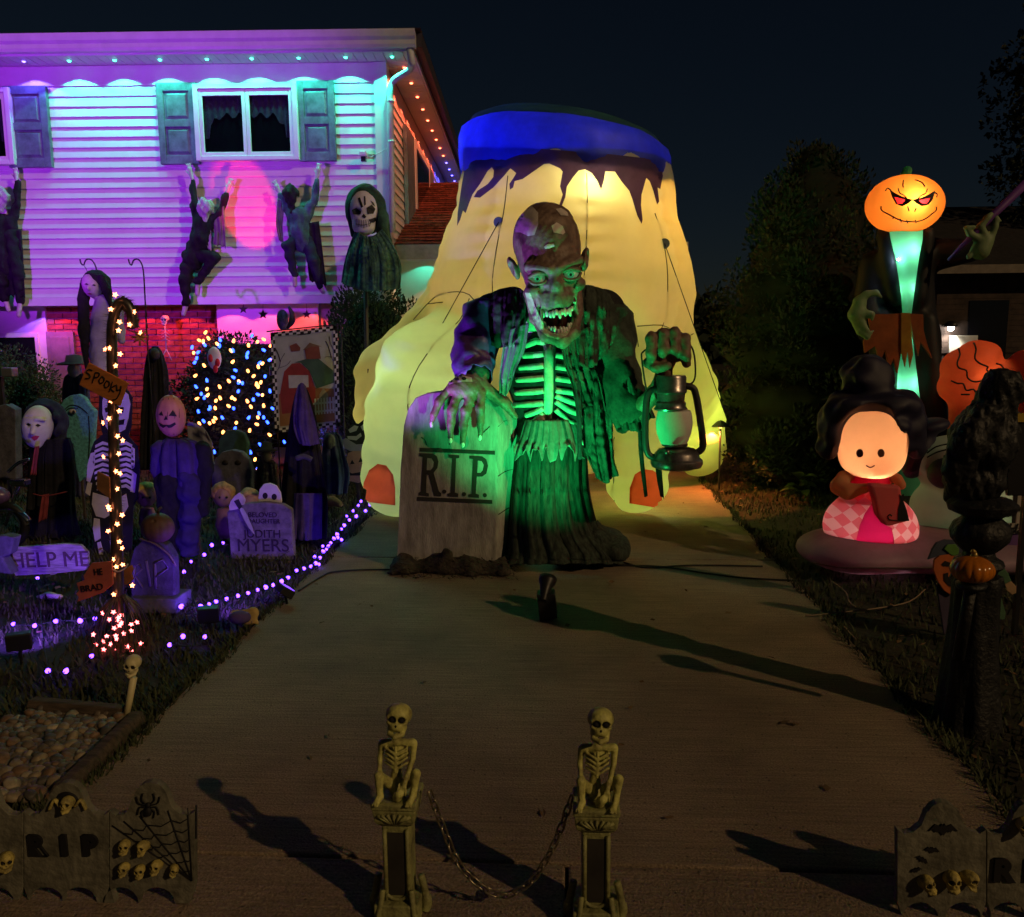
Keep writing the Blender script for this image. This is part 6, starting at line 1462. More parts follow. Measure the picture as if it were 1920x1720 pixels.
# ================================================================ SHEPHERD HOOKS AND HANGING GIRL
def hook(label, pts, base, Y):
    t = thing('shepherd_hook', label, 'garden hook', (at(base, 900, Y).x, Y, 0))
    top = smooth_line(pxs(pts, Y), 5); MB().tube(top + [Vector((top[-1].x + .01, Y, 0))], .0065, 7).build('rod', M_blkm, t, True)
    return t
hook('black shepherd hook holding the long haired girl', [(150, 486), (152, 494), (157, 497), (160, 489), (166, 486), (174, 490), (180, 502), (182, 515)], 182, 7.6)
hook('black shepherd hook behind the string light pole', [(241, 486), (243, 494), (247, 497), (250, 489), (257, 486), (264, 492), (269, 510), (272, 560), (276, 640)], 276, 7.4)
GY2 = 7.45; gs = mpp(GY2)
gh = thing('hanging_girl', 'pale long haired girl doll in a lilac gown hanging from a hook', 'hanging figure', (at(180, 700, GY2).x, GY2, at(180, 700, GY2).z))
def gpt(x, y, dy=0): return tuple(at(x, y, GY2 + dy))
gown = ROUGH(U([s_chain([gpt(196, 570), gpt(192, 600), gpt(188, 660), gpt(190, 710)], [.085, .09, .085, .10], .04), s_chain([gpt(198, 566), gpt(222, 590), gpt(228, 640, -.03)], [.05, .045, .035], .02)], .03), .006, 40, 2)
c0 = at(195, 640, GY2)
sdf_obj('gown', gown, (c0.x - .25, GY2 - .2, c0.z - .42), (c0.x + .28, GY2 + .2, c0.z + .42), .015, mat('lilac gown', (.42, .38, .48), .85, .12, 10, .2, 60), gh)
hd_ = U([s_ell(gpt(172, 536, -.03), (17 * gs, .08, 23 * gs), Matrix.Rotation(R(-14), 3, 'Y')), s_cap(gpt(178, 550, 0), gpt(192, 568, 0), .035, .04), s_ell(gpt(166, 541, -.11), (.012, .02, .018))], .02)
sdf_obj('head', hd_, (c0.x - .3, GY2 - .2, c0.z + .25), (c0.x + .1, GY2 + .15, c0.z + .65), .009, M_pale, gh)
for x, y in ((162, 533), (176, 535)): prints(hd_, [(x - 4, y), (x, y - 2), (x + 4, y + 1), (x, y + 1.5)], M_ink, 'eye_print', gh, .003, maxe=4)
prints(hd_, [(163, 551), (168, 549), (173, 552), (168, 553)], mat('dull lips', (.25, .08, .10), .6), 'mouth_print', gh, .003, maxe=4)
hair = U([s_ell(gpt(180, 528, .03), (24 * gs, .11, 22 * gs)), s_chain([gpt(160, 528, -.04), gpt(156, 560, -.04), gpt(158, 620, -.06), gpt(162, 690, -.05)], [.035, .045, .05, .015], .02), s_chain([gpt(190, 520, -.05), gpt(200, 545, -.06), gpt(207, 575, -.06)], [.03, .04, .012], .02), s_chain([gpt(192, 530, .06), gpt(204, 575, .06)], [.07, .05], .02)], .03)
hair = ROUGH(hair, .004, 90, 3)
sdf_obj('hair', hair, (c0.x - .36, GY2 - .25, c0.z - .34), (c0.x + .2, GY2 + .25, c0.z + .66), .011, M_hairb, gh)
MB().tube([at(157, 497, 7.6), at(170, 520, GY2)], .003, 5).build('cord', M_wire, gh)

# ================================================================ LIGHTED POLE WITH SIGNS
PY2 = 4.15
M_tin = mat('black tinsel branch', (.03, .028, .032), .35, .3, 20, spec=.8)
pole = thing('lighted_pole', 'crooked black tinsel pole with warm star lights and a spray base', 'lighted decoration', (at(222, 1275, PY2).x, PY2, 0))
axis = [(228, 1270), (224, 1200), (222, 1130), (220, 1060), (218, 980), (215, 900), (213, 820), (212, 740), (210, 660), (211, 610), (220, 575), (234, 568), (246, 585), (250, 615)]
AX = smooth_line(pxs(axis, PY2), 6)
MB().tube(AX, [.030] * 30 + [.026] * (len(AX) - 30), 10).build('trunk', M_tin, pole, True)
rg = random.Random(12); sp_ = MB()
for i, p in enumerate(AX):                                # tinsel bristles
    for k in range(26):
        a = rg.uniform(0, 6.28); d = Vector((math.cos(a), math.sin(a), rg.uniform(-.5, .5))); L = rg.uniform(.03, .055); q = p + Vector((rg.uniform(-.01, .01), 0, rg.uniform(-.03, .03)))
        sp_.add([q + Vector((0, 0, .0015)), q - Vector((0, 0, .0015)), q + d * L], [(0, 1, 2)])
o = sp_.build('tinsel', M_tin, pole); o['kind'] = 'stuff'
top0 = at(224, 1115, PY2)
for k in range(30):                                       # spray of branches at the foot
    a = 6.28 * k / 30 + rg.uniform(-.1, .1); r = rg.uniform(.10, .18); q = Vector((top0.x + math.cos(a) * r, PY2 + math.sin(a) * r, .0))
    MB().tube(smooth_line([top0 + Vector((math.cos(a) * .02, math.sin(a) * .02, 0)), (top0 + q) / 2 + Vector((math.cos(a) * .03, math.sin(a) * .03, .02)), q], 4), [.004] * 5 + [.0015] * 4, 4).build('branch', M_tin, pole, True)
M_warm = bulb('warm star bulb', (1, .28, .10), 9); M_pnk = bulb('pink star bulb', (1, .13, .13), 9)
stars = [(216, 553), (208, 580), (252, 585), (224, 604), (243, 609), (263, 624), (197, 655), (225, 664), (194, 715), (224, 771), (193, 793), (230, 826), (194, 857), (225, 888), (205, 955), (229, 966), (203, 996), (229, 1028), (230, 1059), (218, 1063), (248, 1098)]
stars2 = [(192, 1150), (205, 1162), (246, 1171), (257, 1167), (175, 1190), (217, 1192), (264, 1207), (180, 1209), (216, 1222), (248, 1223), (191, 1239), (209, 1255), (280, 1253), (222, 1269), (196, 1255)] + [(222 + rnd.uniform(-1, 1) * (8 + (y - 1140) * .42), y) for y in range(1148, 1272, 5)]
stars += [(213 + rnd.uniform(-12, 14), y) for y in range(620, 1120, 33)]
sme = {}
for i, (x, y) in enumerate(stars + stars2):
    m_ = M_warm if i < len(stars) else M_pnk
    if m_.name not in sme:
        mb = MB(); V8 = []
        for k in range(10):
            r = .018 if k % 2 == 0 else .009; V8.append((r * math.sin(k * .6283), 0, r * math.cos(k * .6283)))
        mb.add([(0, -.006, 0)] + V8 + [(0, .006, 0)], [(0, 1 + k, 1 + (k + 1) % 10) for k in range(10)] + [(11, 1 + (k + 1) % 10, 1 + k) for k in range(10)]); sme[m_.name] = mb.mesh('star_bulb', m_)
    piece('star_bulb', sme[m_.name], pole, at(x, y, PY2 - .05 - (.10 if i >= len(stars) else 0) * rnd.random()), (rnd.uniform(-.4, .4), rnd.uniform(-.6, .6), rnd.uniform(-.5, .5)), (.8,) * 3)
M_sign = mat('orange painted board', (.48, .16, .04), .7, .15, 9, stretch=(1, 6, 6))
M_signb = mat('brown painted board', (.22, .10, .04), .8, .2, 9)
def stroke(pts, Y, w, m, parent, name='lettering'):
    return MB().tube(smooth_line(pxs(pts, Y), 4), w, 6).build(name, m, parent, True)
sY = PY2 - .07
si = thing('spooky_sign', 'orange tilted SPOOKY sign board on the lighted pole', 'sign', at(196, 715, sY))
board('panel', [(166, 680), (241, 719), (236, 728), (224, 762), (148, 722), (156, 702)], sY, .012, M_sign, si)
for ch in ([(173, 695), (167, 693), (162, 698), (168, 703), (168, 709), (160, 710)], [(179, 698), (173, 718)], [(179, 699), (186, 700), (184, 707), (176, 708)], [(191, 706), (186, 713), (188, 719), (194, 716), (195, 709), (191, 706)], [(200, 714), (196, 721), (198, 727), (204, 724), (205, 717), (200, 714)], [(211, 716), (205, 734)], [(219, 722), (208, 728), (214, 735)], [(219, 724), (220, 732), (225, 730)], [(227, 724), (225, 736), (218, 748), (211, 750)]):
    stroke(ch, sY - .003, .0032, M_ink, si)
s3 = thing('arrow_sign', 'plain brown pointed board fixed low on the lighted pole', 'sign', at(195, 915, sY))
board('panel', [(182, 884), (205, 896), (206, 936), (181, 918)], sY, .012, M_signb, s3)
s4 = thing('beware_sign', 'small red brown jagged sign with dark letters low on the lighted pole', 'sign', at(178, 1085, sY))
board('panel', [(172, 1056), (209, 1053), (212, 1096), (192, 1112), (160, 1124), (145, 1129), (147, 1120), (142, 1114), (148, 1108), (143, 1094), (158, 1088), (156, 1080)], sY, .012, mat('red brown painted board', (.40, .10, .06), .7, .15, 9), s4)
text_part('BRAD', .048, at(172, 1103, sY - .004), M_ink, s4, rot=(R(90), R(-8), 0), depth=.002)
text_part('HE', .048, at(184, 1073, sY - .004), M_ink, s4, rot=(R(90), R(-4), 0), depth=.002, xs=.8)
MB().tube(smooth_line(pxs([(212, 1068), (222, 1072), (234, 1066), (240, 1058)], sY - .01), 4), .004, 5).build('tie', M_pale, s4, True)
board('back_panel', [(226, 1072), (246, 1060), (250, 1068), (246, 1076), (250, 1086), (240, 1096), (228, 1098)], sY + .12, .012, M_signb, s4)

# ================================================================ HELP ME SIGN IN A HAND
HY_ = 4.85
hm = thing('help_me_sign', 'wooden HELP ME sign held up by a hand from the ground', 'sign', G(92, 1148))
M_wood = mat('grey carved wood', (.42, .38, .40), .85, .25, 6, .8, 30, stretch=(1.5, 10, 14))
board('plank', [(12, 1028), (60, 1024), (120, 1020), (150, 1022), (163, 1036), (165, 1056), (160, 1070), (100, 1076), (28, 1080), (22, 1066), (14, 1056), (20, 1046)], HY_, .03, M_wood, hm, .006)
text_part('HELP ME', .135, at(93, 1051, HY_ - .002), mat('burnt letters', (.10, .06, .08), .9), hm, rot=(R(90), R(-2), 0), depth=.004, xs=.98)
MB().mm((at(96, 1100, HY_).x, HY_ + .0, .12), (at(104, 1100, HY_).x, HY_ + .024, at(98, 1077, HY_).z)).build('stick', M_wood, hm)
hz = U([s_chain([tuple(at(70, 1148, HY_)), tuple(at(78, 1132, HY_ - .01)), tuple(at(90, 1124, HY_ - .02))], [.055, .05, .045], .02), s_ell(at(98, 1128, HY_ - .01), (.06, .045, .05))] , .02)
for k in range(4): hz = U([hz, s_cap(at(88 + k * 1.5, 1117 + k * 8, HY_ - .04), at(114, 1119 + k * 8, HY_ - .05), .017, .014)], .006)
hz = U([hz, s_cap(at(84, 1124, HY_ - .045), at(104, 1136, HY_ - .07), .018, .013)], .006)
c0 = at(92, 1130, HY_); sdf_obj('hand', hz, (c0.x - .16, HY_ - .14, -.02), (c0.x + .14, HY_ + .1, c0.z + .12), .008, M_pale, hm)
# ================================================================ YARD FIGURES
def robe_fig(name, label, cat, rows, Y, m, seed, depth=.5, n=90, folds=9, amp=.02):
    """a standing draped figure; rows of (y, x0, x1) from the shoulders down to the hem"""
    t = thing(name, label, cat, (at((rows[-1][1] + rows[-1][2]) / 2, rows[-1][0], Y).x, Y, 0))
    R_ = []
    for y, a, b in rows:
        c = (a + b) / 2; hw = (b - a) / 2 * mpp(Y)
        z = max(at(c, y, Y).z, .0) ; cx = at(c, y, Y).x
        R_.append([Vector((cx + math.cos(k * 6.2832 / 24 + 1.5708) * hw, Y - math.sin(k * 6.2832 / 24 + 1.5708) * hw * depth, z)) for k in range(25)])
    cloth('robe', R_, m, t, n, 30, amp, folds, .0, seed=seed)
    return t
M_blk2 = mat('black costume cloth', (.010, .010, .014), .95, .4, 9, .4, 50)
M_viol = mat('violet tinted cloth', (.08, .05, .20), .85, .2, 9, .3, 50)  # on the hood, purple light is put into the cloth colour
M_red = mat('dull red sash', (.30, .05, .06), .8, .2)
# hooded old woman mask
MY = 6.4
hw_ = robe_fig('masked_figure', 'black hooded figure with a wrinkled pale mask and red sash', 'costumed figure', [(822, 62, 132), (850, 55, 138), (900, 52, 140), (960, 50, 142), (1010, 46, 148), (1050, 40, 152)], MY, M_blk2, 50)
ms = mpp(MY)
def mp_(x, y, dy=0): return tuple(at(x, y, MY + dy))
rotm = Matrix.Rotation(R(12), 3, 'Y')
mk = U([s_ell(mp_(70, 800, -.06), (27 * ms, .12, 42 * ms), rotm), s_cap(mp_(68, 822, -.10), mp_(70, 834, -.10), .05, .03), s_cap(mp_(64, 800, -.17), mp_(61, 812, -.19), .012, .018), s_cap(mp_(50, 788, -.14), mp_(60, 786, -.16), .012), s_cap(mp_(68, 786, -.16), mp_(84, 788, -.14), .012)], .02)
mk = SUB(mk, [s_ell(mp_(53, 797, -.17), (5 * ms, .03, 3 * ms)), s_ell(mp_(71, 799, -.18), (6 * ms, .03, 3 * ms))] + [s_cap(mp_(48, 772 + k * 5, -.15), mp_(74, 770 + k * 5, -.18), .005) for k in range(3)], .006)
c0 = at(70, 800, MY)
sdf_obj('mask', mk, (c0.x - .2, MY - .25, c0.z - .24), (c0.x + .2, MY + .12, c0.z + .24), .007, mat('pale rubber mask', (.70, .72, .68), .5, .08, 10), hw_)
for poly, m_ in (([(49, 796), (53, 794), (58, 797), (53, 799)], M_ink), ([(66, 798), (71, 795), (77, 798), (71, 801)], M_ink), ([(58, 820), (66, 817), (74, 818), (70, 824), (64, 827)], mat('painted lips', (.5, .04, .12), .5))): prints(mk, poly, m_, 'mask_print', hw_, .003, maxe=4)
hd = SUB(U([s_ell(mp_(86, 792, .05), (36 * ms, .20, 46 * ms)), s_cap(mp_(92, 820, .05), mp_(96, 840, .05), .12, .13)], .05), [s_ell(mp_(66, 803, -.14), (28 * ms, .20, 46 * ms), rotm)], .01)
sdf_obj('hood', ROUGH(hd, .006, 35, 4), (c0.x - .3, MY - .22, c0.z - .32), (c0.x + .34, MY + .34, c0.z + .26), .013, mat('navy hood cloth', (.018, .016, .05), .9, .3, 9), hw_)
for rows in ([[(66, 838), (74, 836)], [(62, 862), (70, 862)], [(58, 890), (68, 890)]], [[(80, 928), (92, 926)], [(76, 950), (90, 950)], [(73, 978), (88, 972)]]): cloth('sash', [[at(x, y, MY - .24) for x, y in r] for r in rows], M_red, hw_, 8, 14, .006, 2, .2, seed=51)
MB().tube(smooth_line(pxs([(62, 926), (80, 930), (100, 928), (126, 922)], MY - .24), 4), .005, 5).build('cord', M_red, hw_, True)

# turquoise ghost shaped stone
gy = 7.0
gs_ = thing('ghost_board', 'turquoise glitter ghost shaped board tapering to a point', 'yard decoration', (at(155, 940, gy).x, gy, 0))
M_turq = mat('turquoise glitter foam', (.13, .45, .50), .6, .25, 40, .5, 90)
board('panel', [(113, 762), (118, 750), (130, 742), (146, 739), (158, 746), (166, 760), (178, 772), (176, 800), (174, 830), (168, 865), (158, 895), (148, 905), (142, 880), (138, 850), (136, 832), (114, 824)], gy, .06, M_turq, gs_, .012)
for pts in ([(120, 770), (132, 760), (150, 764), (164, 776)], [(116, 778), (130, 766), (146, 766)], [(166, 780), (168, 820), (166, 860)]): stroke(pts, gy - .003, .004, M_ink, gs_, 'drawn_line')
MB().ell(at(136, 772, gy - .01), (.03, .02, .022), 12, 8).build('eye', M_pale, gs_, True)
MB().ell(at(138, 773, gy - .028), (.012, .008, .016), 10, 6).build('pupil', M_ink, gs_, True)
MB().mm((at(150, 900, gy).x - .01, gy + .02, -.02), (at(150, 900, gy).x + .01, gy + .04, at(150, 895, gy).z)).build('stake', M_bark, gs_)

# painted skeleton cutout
ky = 5.9
sko = thing('skeleton_cutout', 'flat painted skeleton cutout standing behind the lighted pole', 'cutout', (at(210, 1060, ky).x, ky, 0))
M_blkb = mat('black painted board', (.012, .012, .018), .8, .2)
M_bonep = mat('white painted bone', (.66, .62, .68), .7, .08, 10)
board('backing', [(186, 740), (200, 722), (232, 722), (248, 745), (246, 800), (240, 818), (258, 838), (262, 880), (258, 935), (250, 950), (246, 1060), (212, 1060), (176, 1060), (172, 960), (166, 930), (160, 905), (168, 850), (176, 828), (192, 815), (184, 780)], ky, .012, M_blkb, sko)
def bone(poly, name='bone'): return MB().prism(pxs(poly, ky - .006), (0, .006, 0)).build(name, M_bonep, sko)
skp = [(192, 752), (196, 738), (208, 728), (226, 728), (240, 740), (244, 758), (240, 786), (234, 806), (222, 812), (206, 812), (198, 800), (192, 776)]
bone(skp, 'skull')
for poly in ([(196, 766), (206, 762), (207, 772), (198, 774)], [(222, 764), (232, 764), (231, 774), (222, 774)], [(211, 778), (216, 776), (219, 786), (212, 786)], [(204, 793), (234, 786), (232, 796), (206, 801)]): MB().prism(pxs(poly, ky - .0085), (0, .002, 0)).build('skull_hole', M_ink, sko)
for k in range(9):
    y = 832 + k * 10; w = 34 - abs(k - 3) * 1.5
    bone([(208 - w, y + 3), (192, y - 4), (205, y), (205, y + 4), (192, y + 2), (208 - w, y + 8)], 'rib'); bone([(222, y), (236, y - 4), (222 + w - 4, y + 2), (222 + w - 5, y + 7), (236, y + 2), (222, y + 4)], 'rib')
bone([(210, 820), (220, 820), (221, 925), (209, 925)], 'spine')
bone([(174, 924), (206, 934), (224, 934), (236, 926), (240, 950), (230, 968), (212, 962), (196, 972), (180, 968), (172, 946)], 'pelvis')
for poly in ([(170, 850), (178, 848), (176, 880), (168, 905), (162, 902), (164, 872)], [(246, 838), (252, 842), (252, 876), (246, 880)], [(248, 884), (256, 890), (252, 924), (244, 922)], [(164, 905), (172, 906), (168, 930), (160, 924)], [(176, 972), (186, 974), (188, 1010), (178, 1016), (174, 992)], [(182, 1018), (188, 1016), (196, 1045), (188, 1052)], [(206, 972), (214, 970), (212, 1012), (206, 1010)], [(206, 1014), (212, 1014), (214, 1048), (208, 1050)]): bone(poly)

# pumpkin headed boy
by = 5.75
M_prp = mat('purple shirt cloth', (.05, .028, .13), .9, .2, 9, .3, 50)
pb = robe_fig('pumpkin_boy', 'pumpkin headed scarecrow boy in a purple shirt and dark trousers', 'costumed figure', [(822, 312, 350), (834, 300, 376), (870, 296, 382), (905, 298, 380), (908, 302, 376)], by, M_prp, 60, folds=6)
bs = mpp(by)
hcp = at(321, 780, by)
pmf = pump(hcp, 28 * bs, 41 * bs, 9, .05, 26 * bs)
sdf_obj('head', pmf, (hcp.x - .13, by - .13, hcp.z - .17), (hcp.x + .13, by + .13, hcp.z + .17), .007, mat('peach orange pumpkin', (.62, .26, .17), .5, .08, 8), pb)
MB().tube(pxs([(321, 742), (320, 734), (322, 730)], by), [.012, .010, .008], 8).build('stem', M_bark, pb, True)
for poly in ([(303, 771), (306, 780), (297, 778)], [(324, 769), (332, 781), (316, 780)], [(311, 779), (315, 787), (307, 788)], [(297, 792), (306, 797), (318, 797), (328, 792), (330, 796), (322, 802), (316, 803), (312, 799), (306, 803), (300, 799)]): prints(pmf, poly, M_ink, 'carved_face', pb, .003, maxe=4)
for k in range(4): seam(pmf, [(306 + k * 10, 745 + abs(k - 1.5) * 2), (300 + k * 14 if k < 2 else 312 + k * 8, 780), (308 + k * 9, 816)], .0022, M_ink, 'rib_line', pb, .001)
for pts, rr, m_, nm, sd in (([(300, 842), (296, 880), (298, 915), (304, 945)], [.055, .05, .045, .04], M_prp, 'sleeve', 1), ([(378, 842), (386, 880), (384, 920), (380, 960)], [.055, .05, .045, .04], M_blk2, 'sleeve', 2), ([(320, 905), (317, 960), (322, 1010), (318, 1062)], [.10, .075, .07, .06], M_blk2, 'trouser_leg', 3), ([(356, 905), (360, 960), (352, 1010), (354, 1062)], [.10, .08, .065, .06], mat('indigo trousers', (.03, .02, .10), .9, .2), 'trouser_leg', 4)):
    f = ROUGH(ROUGH(s_chain([tuple(at(x, y, by)) for x, y in pts], rr, .03), .012, 24, sd), .004, 70, sd + 9); q0 = at(sum(p[0] for p in pts) / 4, pts[-1][1], by); q1 = at(sum(p[0] for p in pts) / 4, pts[0][1], by)
    sdf_obj(nm, f, (q0.x - .17, by - .15, max(0, q0.z - .08)), (q0.x + .17, by + .15, q1.z + .09), .013, m_, pb)
MB().mm((at(361, 1000, by).x, by + .06, -.02), (at(366, 1000, by).x, by + .08, at(360, 960, by).z)).build('stake', M_timb, pb)
cloth('cape', [[at(350, 790, by + .15), at(380, 800, by + .16), at(398, 830, by + .18)], [at(356, 850, by + .15), at(384, 860, by + .16), at(402, 870, by + .18)]], mat('grey cape', (.18, .18, .22), .9), pb, 14, 14, .01, 2, .1, seed=61)

# headstones
def headstone(label, outline, Y, th, m, words=None, base=None):
    xs = [p[0] for p in outline]; t = thing('headstone', label, 'gravestone', (at(sum(xs) / len(xs), outline[0][1], Y).x, Y, 0))
    bevel(MB().prism(pxs(outline, Y), (0, th, 0)).build('slab', m, t), .01, 2)
    for w in (words or []): text_part(w[0], w[1], at(w[2], w[3], Y - .003), w[4], t, rot=(R(90), R(w[5] if len(w) > 5 else 0), 0), depth=.003, xs=w[6] if len(w) > 6 else 1, name='lettering')
    return t
M_hs1 = mat('violet grey foam stone', (.20, .18, .22), .9, .25, 14, .6, 60)
M_hs2 = mat('dark grey foam stone', (.05, .048, .06), .9, .3, 10, .5, 50)
M_hs3 = mat('dim slate foam stone', (.10, .10, .13), .9, .25, 9, .5, 40)
M_dkl = mat('dark carved letters', (.045, .03, .06), .9, .1)
jy = 5.8
jd = headstone('pale headstone carved JUDITH MYERS with a knife across it', [(434, 1062), (425, 960), (440, 950), (466, 944), (500, 942), (530, 946), (546, 956), (552, 1062)], jy, .06, M_hs1, [('JUDITH', .082, 492, 1002, M_dkl, 0, 1.0), ('MYERS', .13, 493, 1024, M_dkl, 0, 1.0), ('BELOVED', .05, 492, 966, M_dkl), ('DAUGHTER', .045, 494, 978, M_dkl)])
kn_ = thing('knife_hand', 'pale hand over the Myers headstone gripping a long knife', 'cutout', at(445, 950, jy - .03))
board('hand', [(428, 950), (432, 940), (440, 930), (448, 924), (456, 930), (460, 938), (458, 946), (450, 950), (446, 955), (430, 958)], jy - .03, .02, M_pale, kn_, .006)
board('blade', [(448, 952), (456, 954), (464, 968), (474, 992), (477, 1003), (466, 990), (456, 972)], jy - .026, .006, mat('plastic blade', (.5, .5, .56), .3), kn_, .001)
board('handle', [(438, 940), (447, 936), (454, 950), (448, 956)], jy - .034, .016, M_blkp, kn_)
gm = thing('ghost_mask', 'plain pale ghost face board peeping over the Myers headstone', 'cutout', at(505, 945, jy + .08))
board('face', [(487, 956), (484, 935), (486, 918), (494, 908), (506, 906), (518, 911), (526, 924), (528, 940), (524, 956)], jy + .08, .02, M_mask, gm, .006)
for x, y, rx, ry in ((497, 930, 5, 6), (514, 932, 5, 6), (505, 946, 4, 3)): MB().prism(pxs([(x + rx * math.cos(k * .6283), y + ry * math.sin(k * .6283)) for k in range(10)], jy + .077), (0, .003, 0)).build('face_print', M_ink, gm)
MB().mm((at(505, 960, jy).x - .015, jy + .102, -.02), (at(505, 960, jy).x + .015, jy + .12, at(505, 940, jy).z)).build('stake', M_bark, gm)
ry_ = 4.62
rd = headstone('black weathered headstone with angular RIP below the carved pumpkin', [(248, 1165), (243, 1060), (250, 1030), (266, 1014), (290, 1010), (312, 1022), (326, 1046), (330, 1165)], ry_, .07, M_hs2)
M_ripl = mat('faded lilac letters', (.13, .10, .17), .9, .2)
for pts in ([(250, 1105), (252, 1062)], [(252, 1062), (262, 1058), (266, 1068), (254, 1080)], [(254, 1080), (268, 1102)], [(274, 1052), (282, 1100)], [(292, 1104), (290, 1056)], [(290, 1056), (306, 1050), (316, 1066), (292, 1082)]): MB().tube(pxs(pts, ry_ - .002), .009, 6, flat=.5).build('lettering', M_ripl, rd, True)
bevel(MB().mm((at(252, 1160, ry_).x, ry_ - .06, -.02), (at(342, 1160, ry_).x, ry_ + .14, .07)).build('plinth', M_hs3, rd), .008)
jl = thing('jack_o_lantern', 'dull brown carved pumpkin resting on the black headstone', 'pumpkin', at(295, 1016, ry_ + .05))
jc = at(296, 990, ry_ + .03); jf = pump(jc, 33 * mpp(ry_), 30 * mpp(ry_), 9, .05)
jf2 = SUB(jf, [s_ell(at(282, 980, ry_ - .07), (7 * mpp(ry_), .05, 5 * mpp(ry_))), s_ell(at(310, 978, ry_ - .07), (7 * mpp(ry_), .05, 5 * mpp(ry_))), s_chain([tuple(at(276, 1000, ry_ - .06)), tuple(at(296, 1006, ry_ - .08)), tuple(at(316, 998, ry_ - .06))], [.008, .012, .008])], .004)
sdf_obj('body', jf2, (jc.x - .11, jc.y - .1, jc.z - .1), (jc.x + .11, jc.y + .1, jc.z + .1), .006, mat('dark brown pumpkin', (.10, .055, .04), .6, .2, 8), jl)
MB().tube(pxs([(296, 962), (298, 955), (303, 952)], ry_ + .03), [.010, .008, .007], 8).build('stem', M_bark, jl, True)
o = MB().tube(smooth_line(pxs([(262, 1010), (290, 1020), (316, 1040), (330, 1062)], ry_ - .012), 4), .006, 6).build('branch', mat('dry vine', (.12, .10, .07), .9), rd, True)
r2 = headstone('rounded slate headstone with a faint face in front of the lit shrub', [(398, 935), (396, 885), (402, 862), (416, 848), (434, 844), (452, 848), (466, 862), (472, 885), (470, 935)], 7.2, .08, M_hs3)
for x, y in ((422, 868), (446, 868)): MB().ell(at(x, y, 7.2), (.03, .012, .022), 10, 6).build('eye_hollow', M_ink, r2, True)
headstone('grey block headstone at the left edge behind the masked figure', [(-20, 900), (-20, 765), (10, 758), (28, 768), (30, 900)], 7.4, .1, M_hs3)
headstone('broad dim green headstone behind the rounded slate one', [(408, 860), (410, 826), (422, 808), (440, 806), (456, 812), (464, 830), (464, 860)], 7.9, .07, mat('dim green stone', (.03, .08, .05), .9, .3))
bq = headstone('low grey stone block left of the help sign', [(-30, 1072), (-30, 1012), (5, 1004), (26, 1008), (18, 1040), (4, 1046), (22, 1078)], 4.7, .08, M_hs3)

# tall pointed reaper and neighbours
wy = 6.3
wr_ = robe_fig('pointed_reaper', 'tall black robed figure under a violet lit pointed hood beside the barn flag', 'costumed figure', [(722, 562, 570), (740, 556, 578), (780, 548, 588), (830, 540, 596), (880, 534, 606), (940, 530, 612), (1000, 528, 608), (1030, 530, 606)], wy, M_blk2, 70, folds=8)
cloth('hood', [[at(560, 722, wy - .03), at(566, 718, wy - .05), at(573, 724, wy - .02)], [at(552, 755, wy - .09), at(568, 750, wy - .11), at(582, 760, wy - .06)], [at(552, 800, wy - .13), at(570, 800, wy - .15), at(592, 800, wy - .08)], [at(562, 832, wy - .15), at(578, 836, wy - .16), at(598, 832, wy - .09)]], M_viol, wr_, 24, 24, .008, 3, .1, seed=71)
cloth('skirt_panel', [[at(552, 925, wy - .18), at(575, 925, wy - .2), at(604, 925, wy - .12)], [at(550, 970, wy - .19), at(575, 972, wy - .2), at(604, 970, wy - .12)], [at(552, 1010, wy - .2), at(575, 1014, wy - .21), at(602, 1010, wy - .12)]], M_viol, wr_, 24, 16, .01, 4, .1, seed=72)
MB().tube(smooth_line(pxs([(556, 860), (570, 856), (584, 862)], wy - .2), 4), .02, 8).build('folded_hands', M_hs3, wr_, True)
hb = robe_fig('hooded_figure', 'small slate blue hooded figure right of the pointed reaper', 'costumed figure', [(812, 612, 630), (822, 606, 640), (850, 606, 646), (890, 604, 654), (925, 604, 650)], 7.3, mat('slate blue cloth', (.035, .04, .10), .9, .3, 9, .4, 40), 73, folds=6)
MB().ell(at(618, 828, 7.2), (.05, .05, .07), 12, 8).build('face', M_hs2, hb, True)
bh = robe_fig('shrouded_figure', 'black shrouded figure standing before the red brick wall', 'costumed figure', [(650, 286, 296), (664, 278, 304), (700, 272, 312), (740, 270, 314), (800, 268, 316), (880, 264, 318)], 8.3, M_blk2, 74, folds=6)
MB().ell(at(290, 664, 8.22), (.05, .05, .06), 12, 8).build('face', M_hs2, bh, True)
rh = robe_fig('red_hat_figure', 'dim figure in a red brimmed hat behind the turquoise ghost', 'costumed figure', [(700, 132, 152), (712, 120, 164), (760, 116, 168), (860, 112, 172), (930, 112, 172)], 8.0, mat('dusky blue coat', (.05, .05, .11), .9, .3), 75, folds=5)
hh = at(140, 690, 7.98)
MB().lathe([(.0, .10), (.07, .09), (.085, .03), (.15, .015), (.16, .0), (.0, -.0)], at(140, 684, 8.0), 20).build('hat', M_red, rh, True)
MB().ell(at(140, 694, 7.98), (.065, .065, .08), 12, 8).build('face', M_pale, rh, True)
ss = robe_fig('small_scarecrow', 'small dark scarecrow in a brimmed hat before the lit shrub', 'costumed figure', [(862, 492, 508), (872, 484, 518), (900, 482, 522), (940, 480, 524)], 7.6, mat('brown scarecrow coat', (.09, .05, .04), .9, .3), 76, folds=5)
MB().lathe([(.0, .09), (.045, .08), (.055, .02), (.11, .005), (.0, 0)], at(500, 846, 7.6), 18).build('hat', M_blk2, ss, True)
MB().ell(at(500, 856, 7.6), (.05, .05, .06), 12, 8).build('face', mat('burlap face', (.25, .15, .10), .9), ss, True)

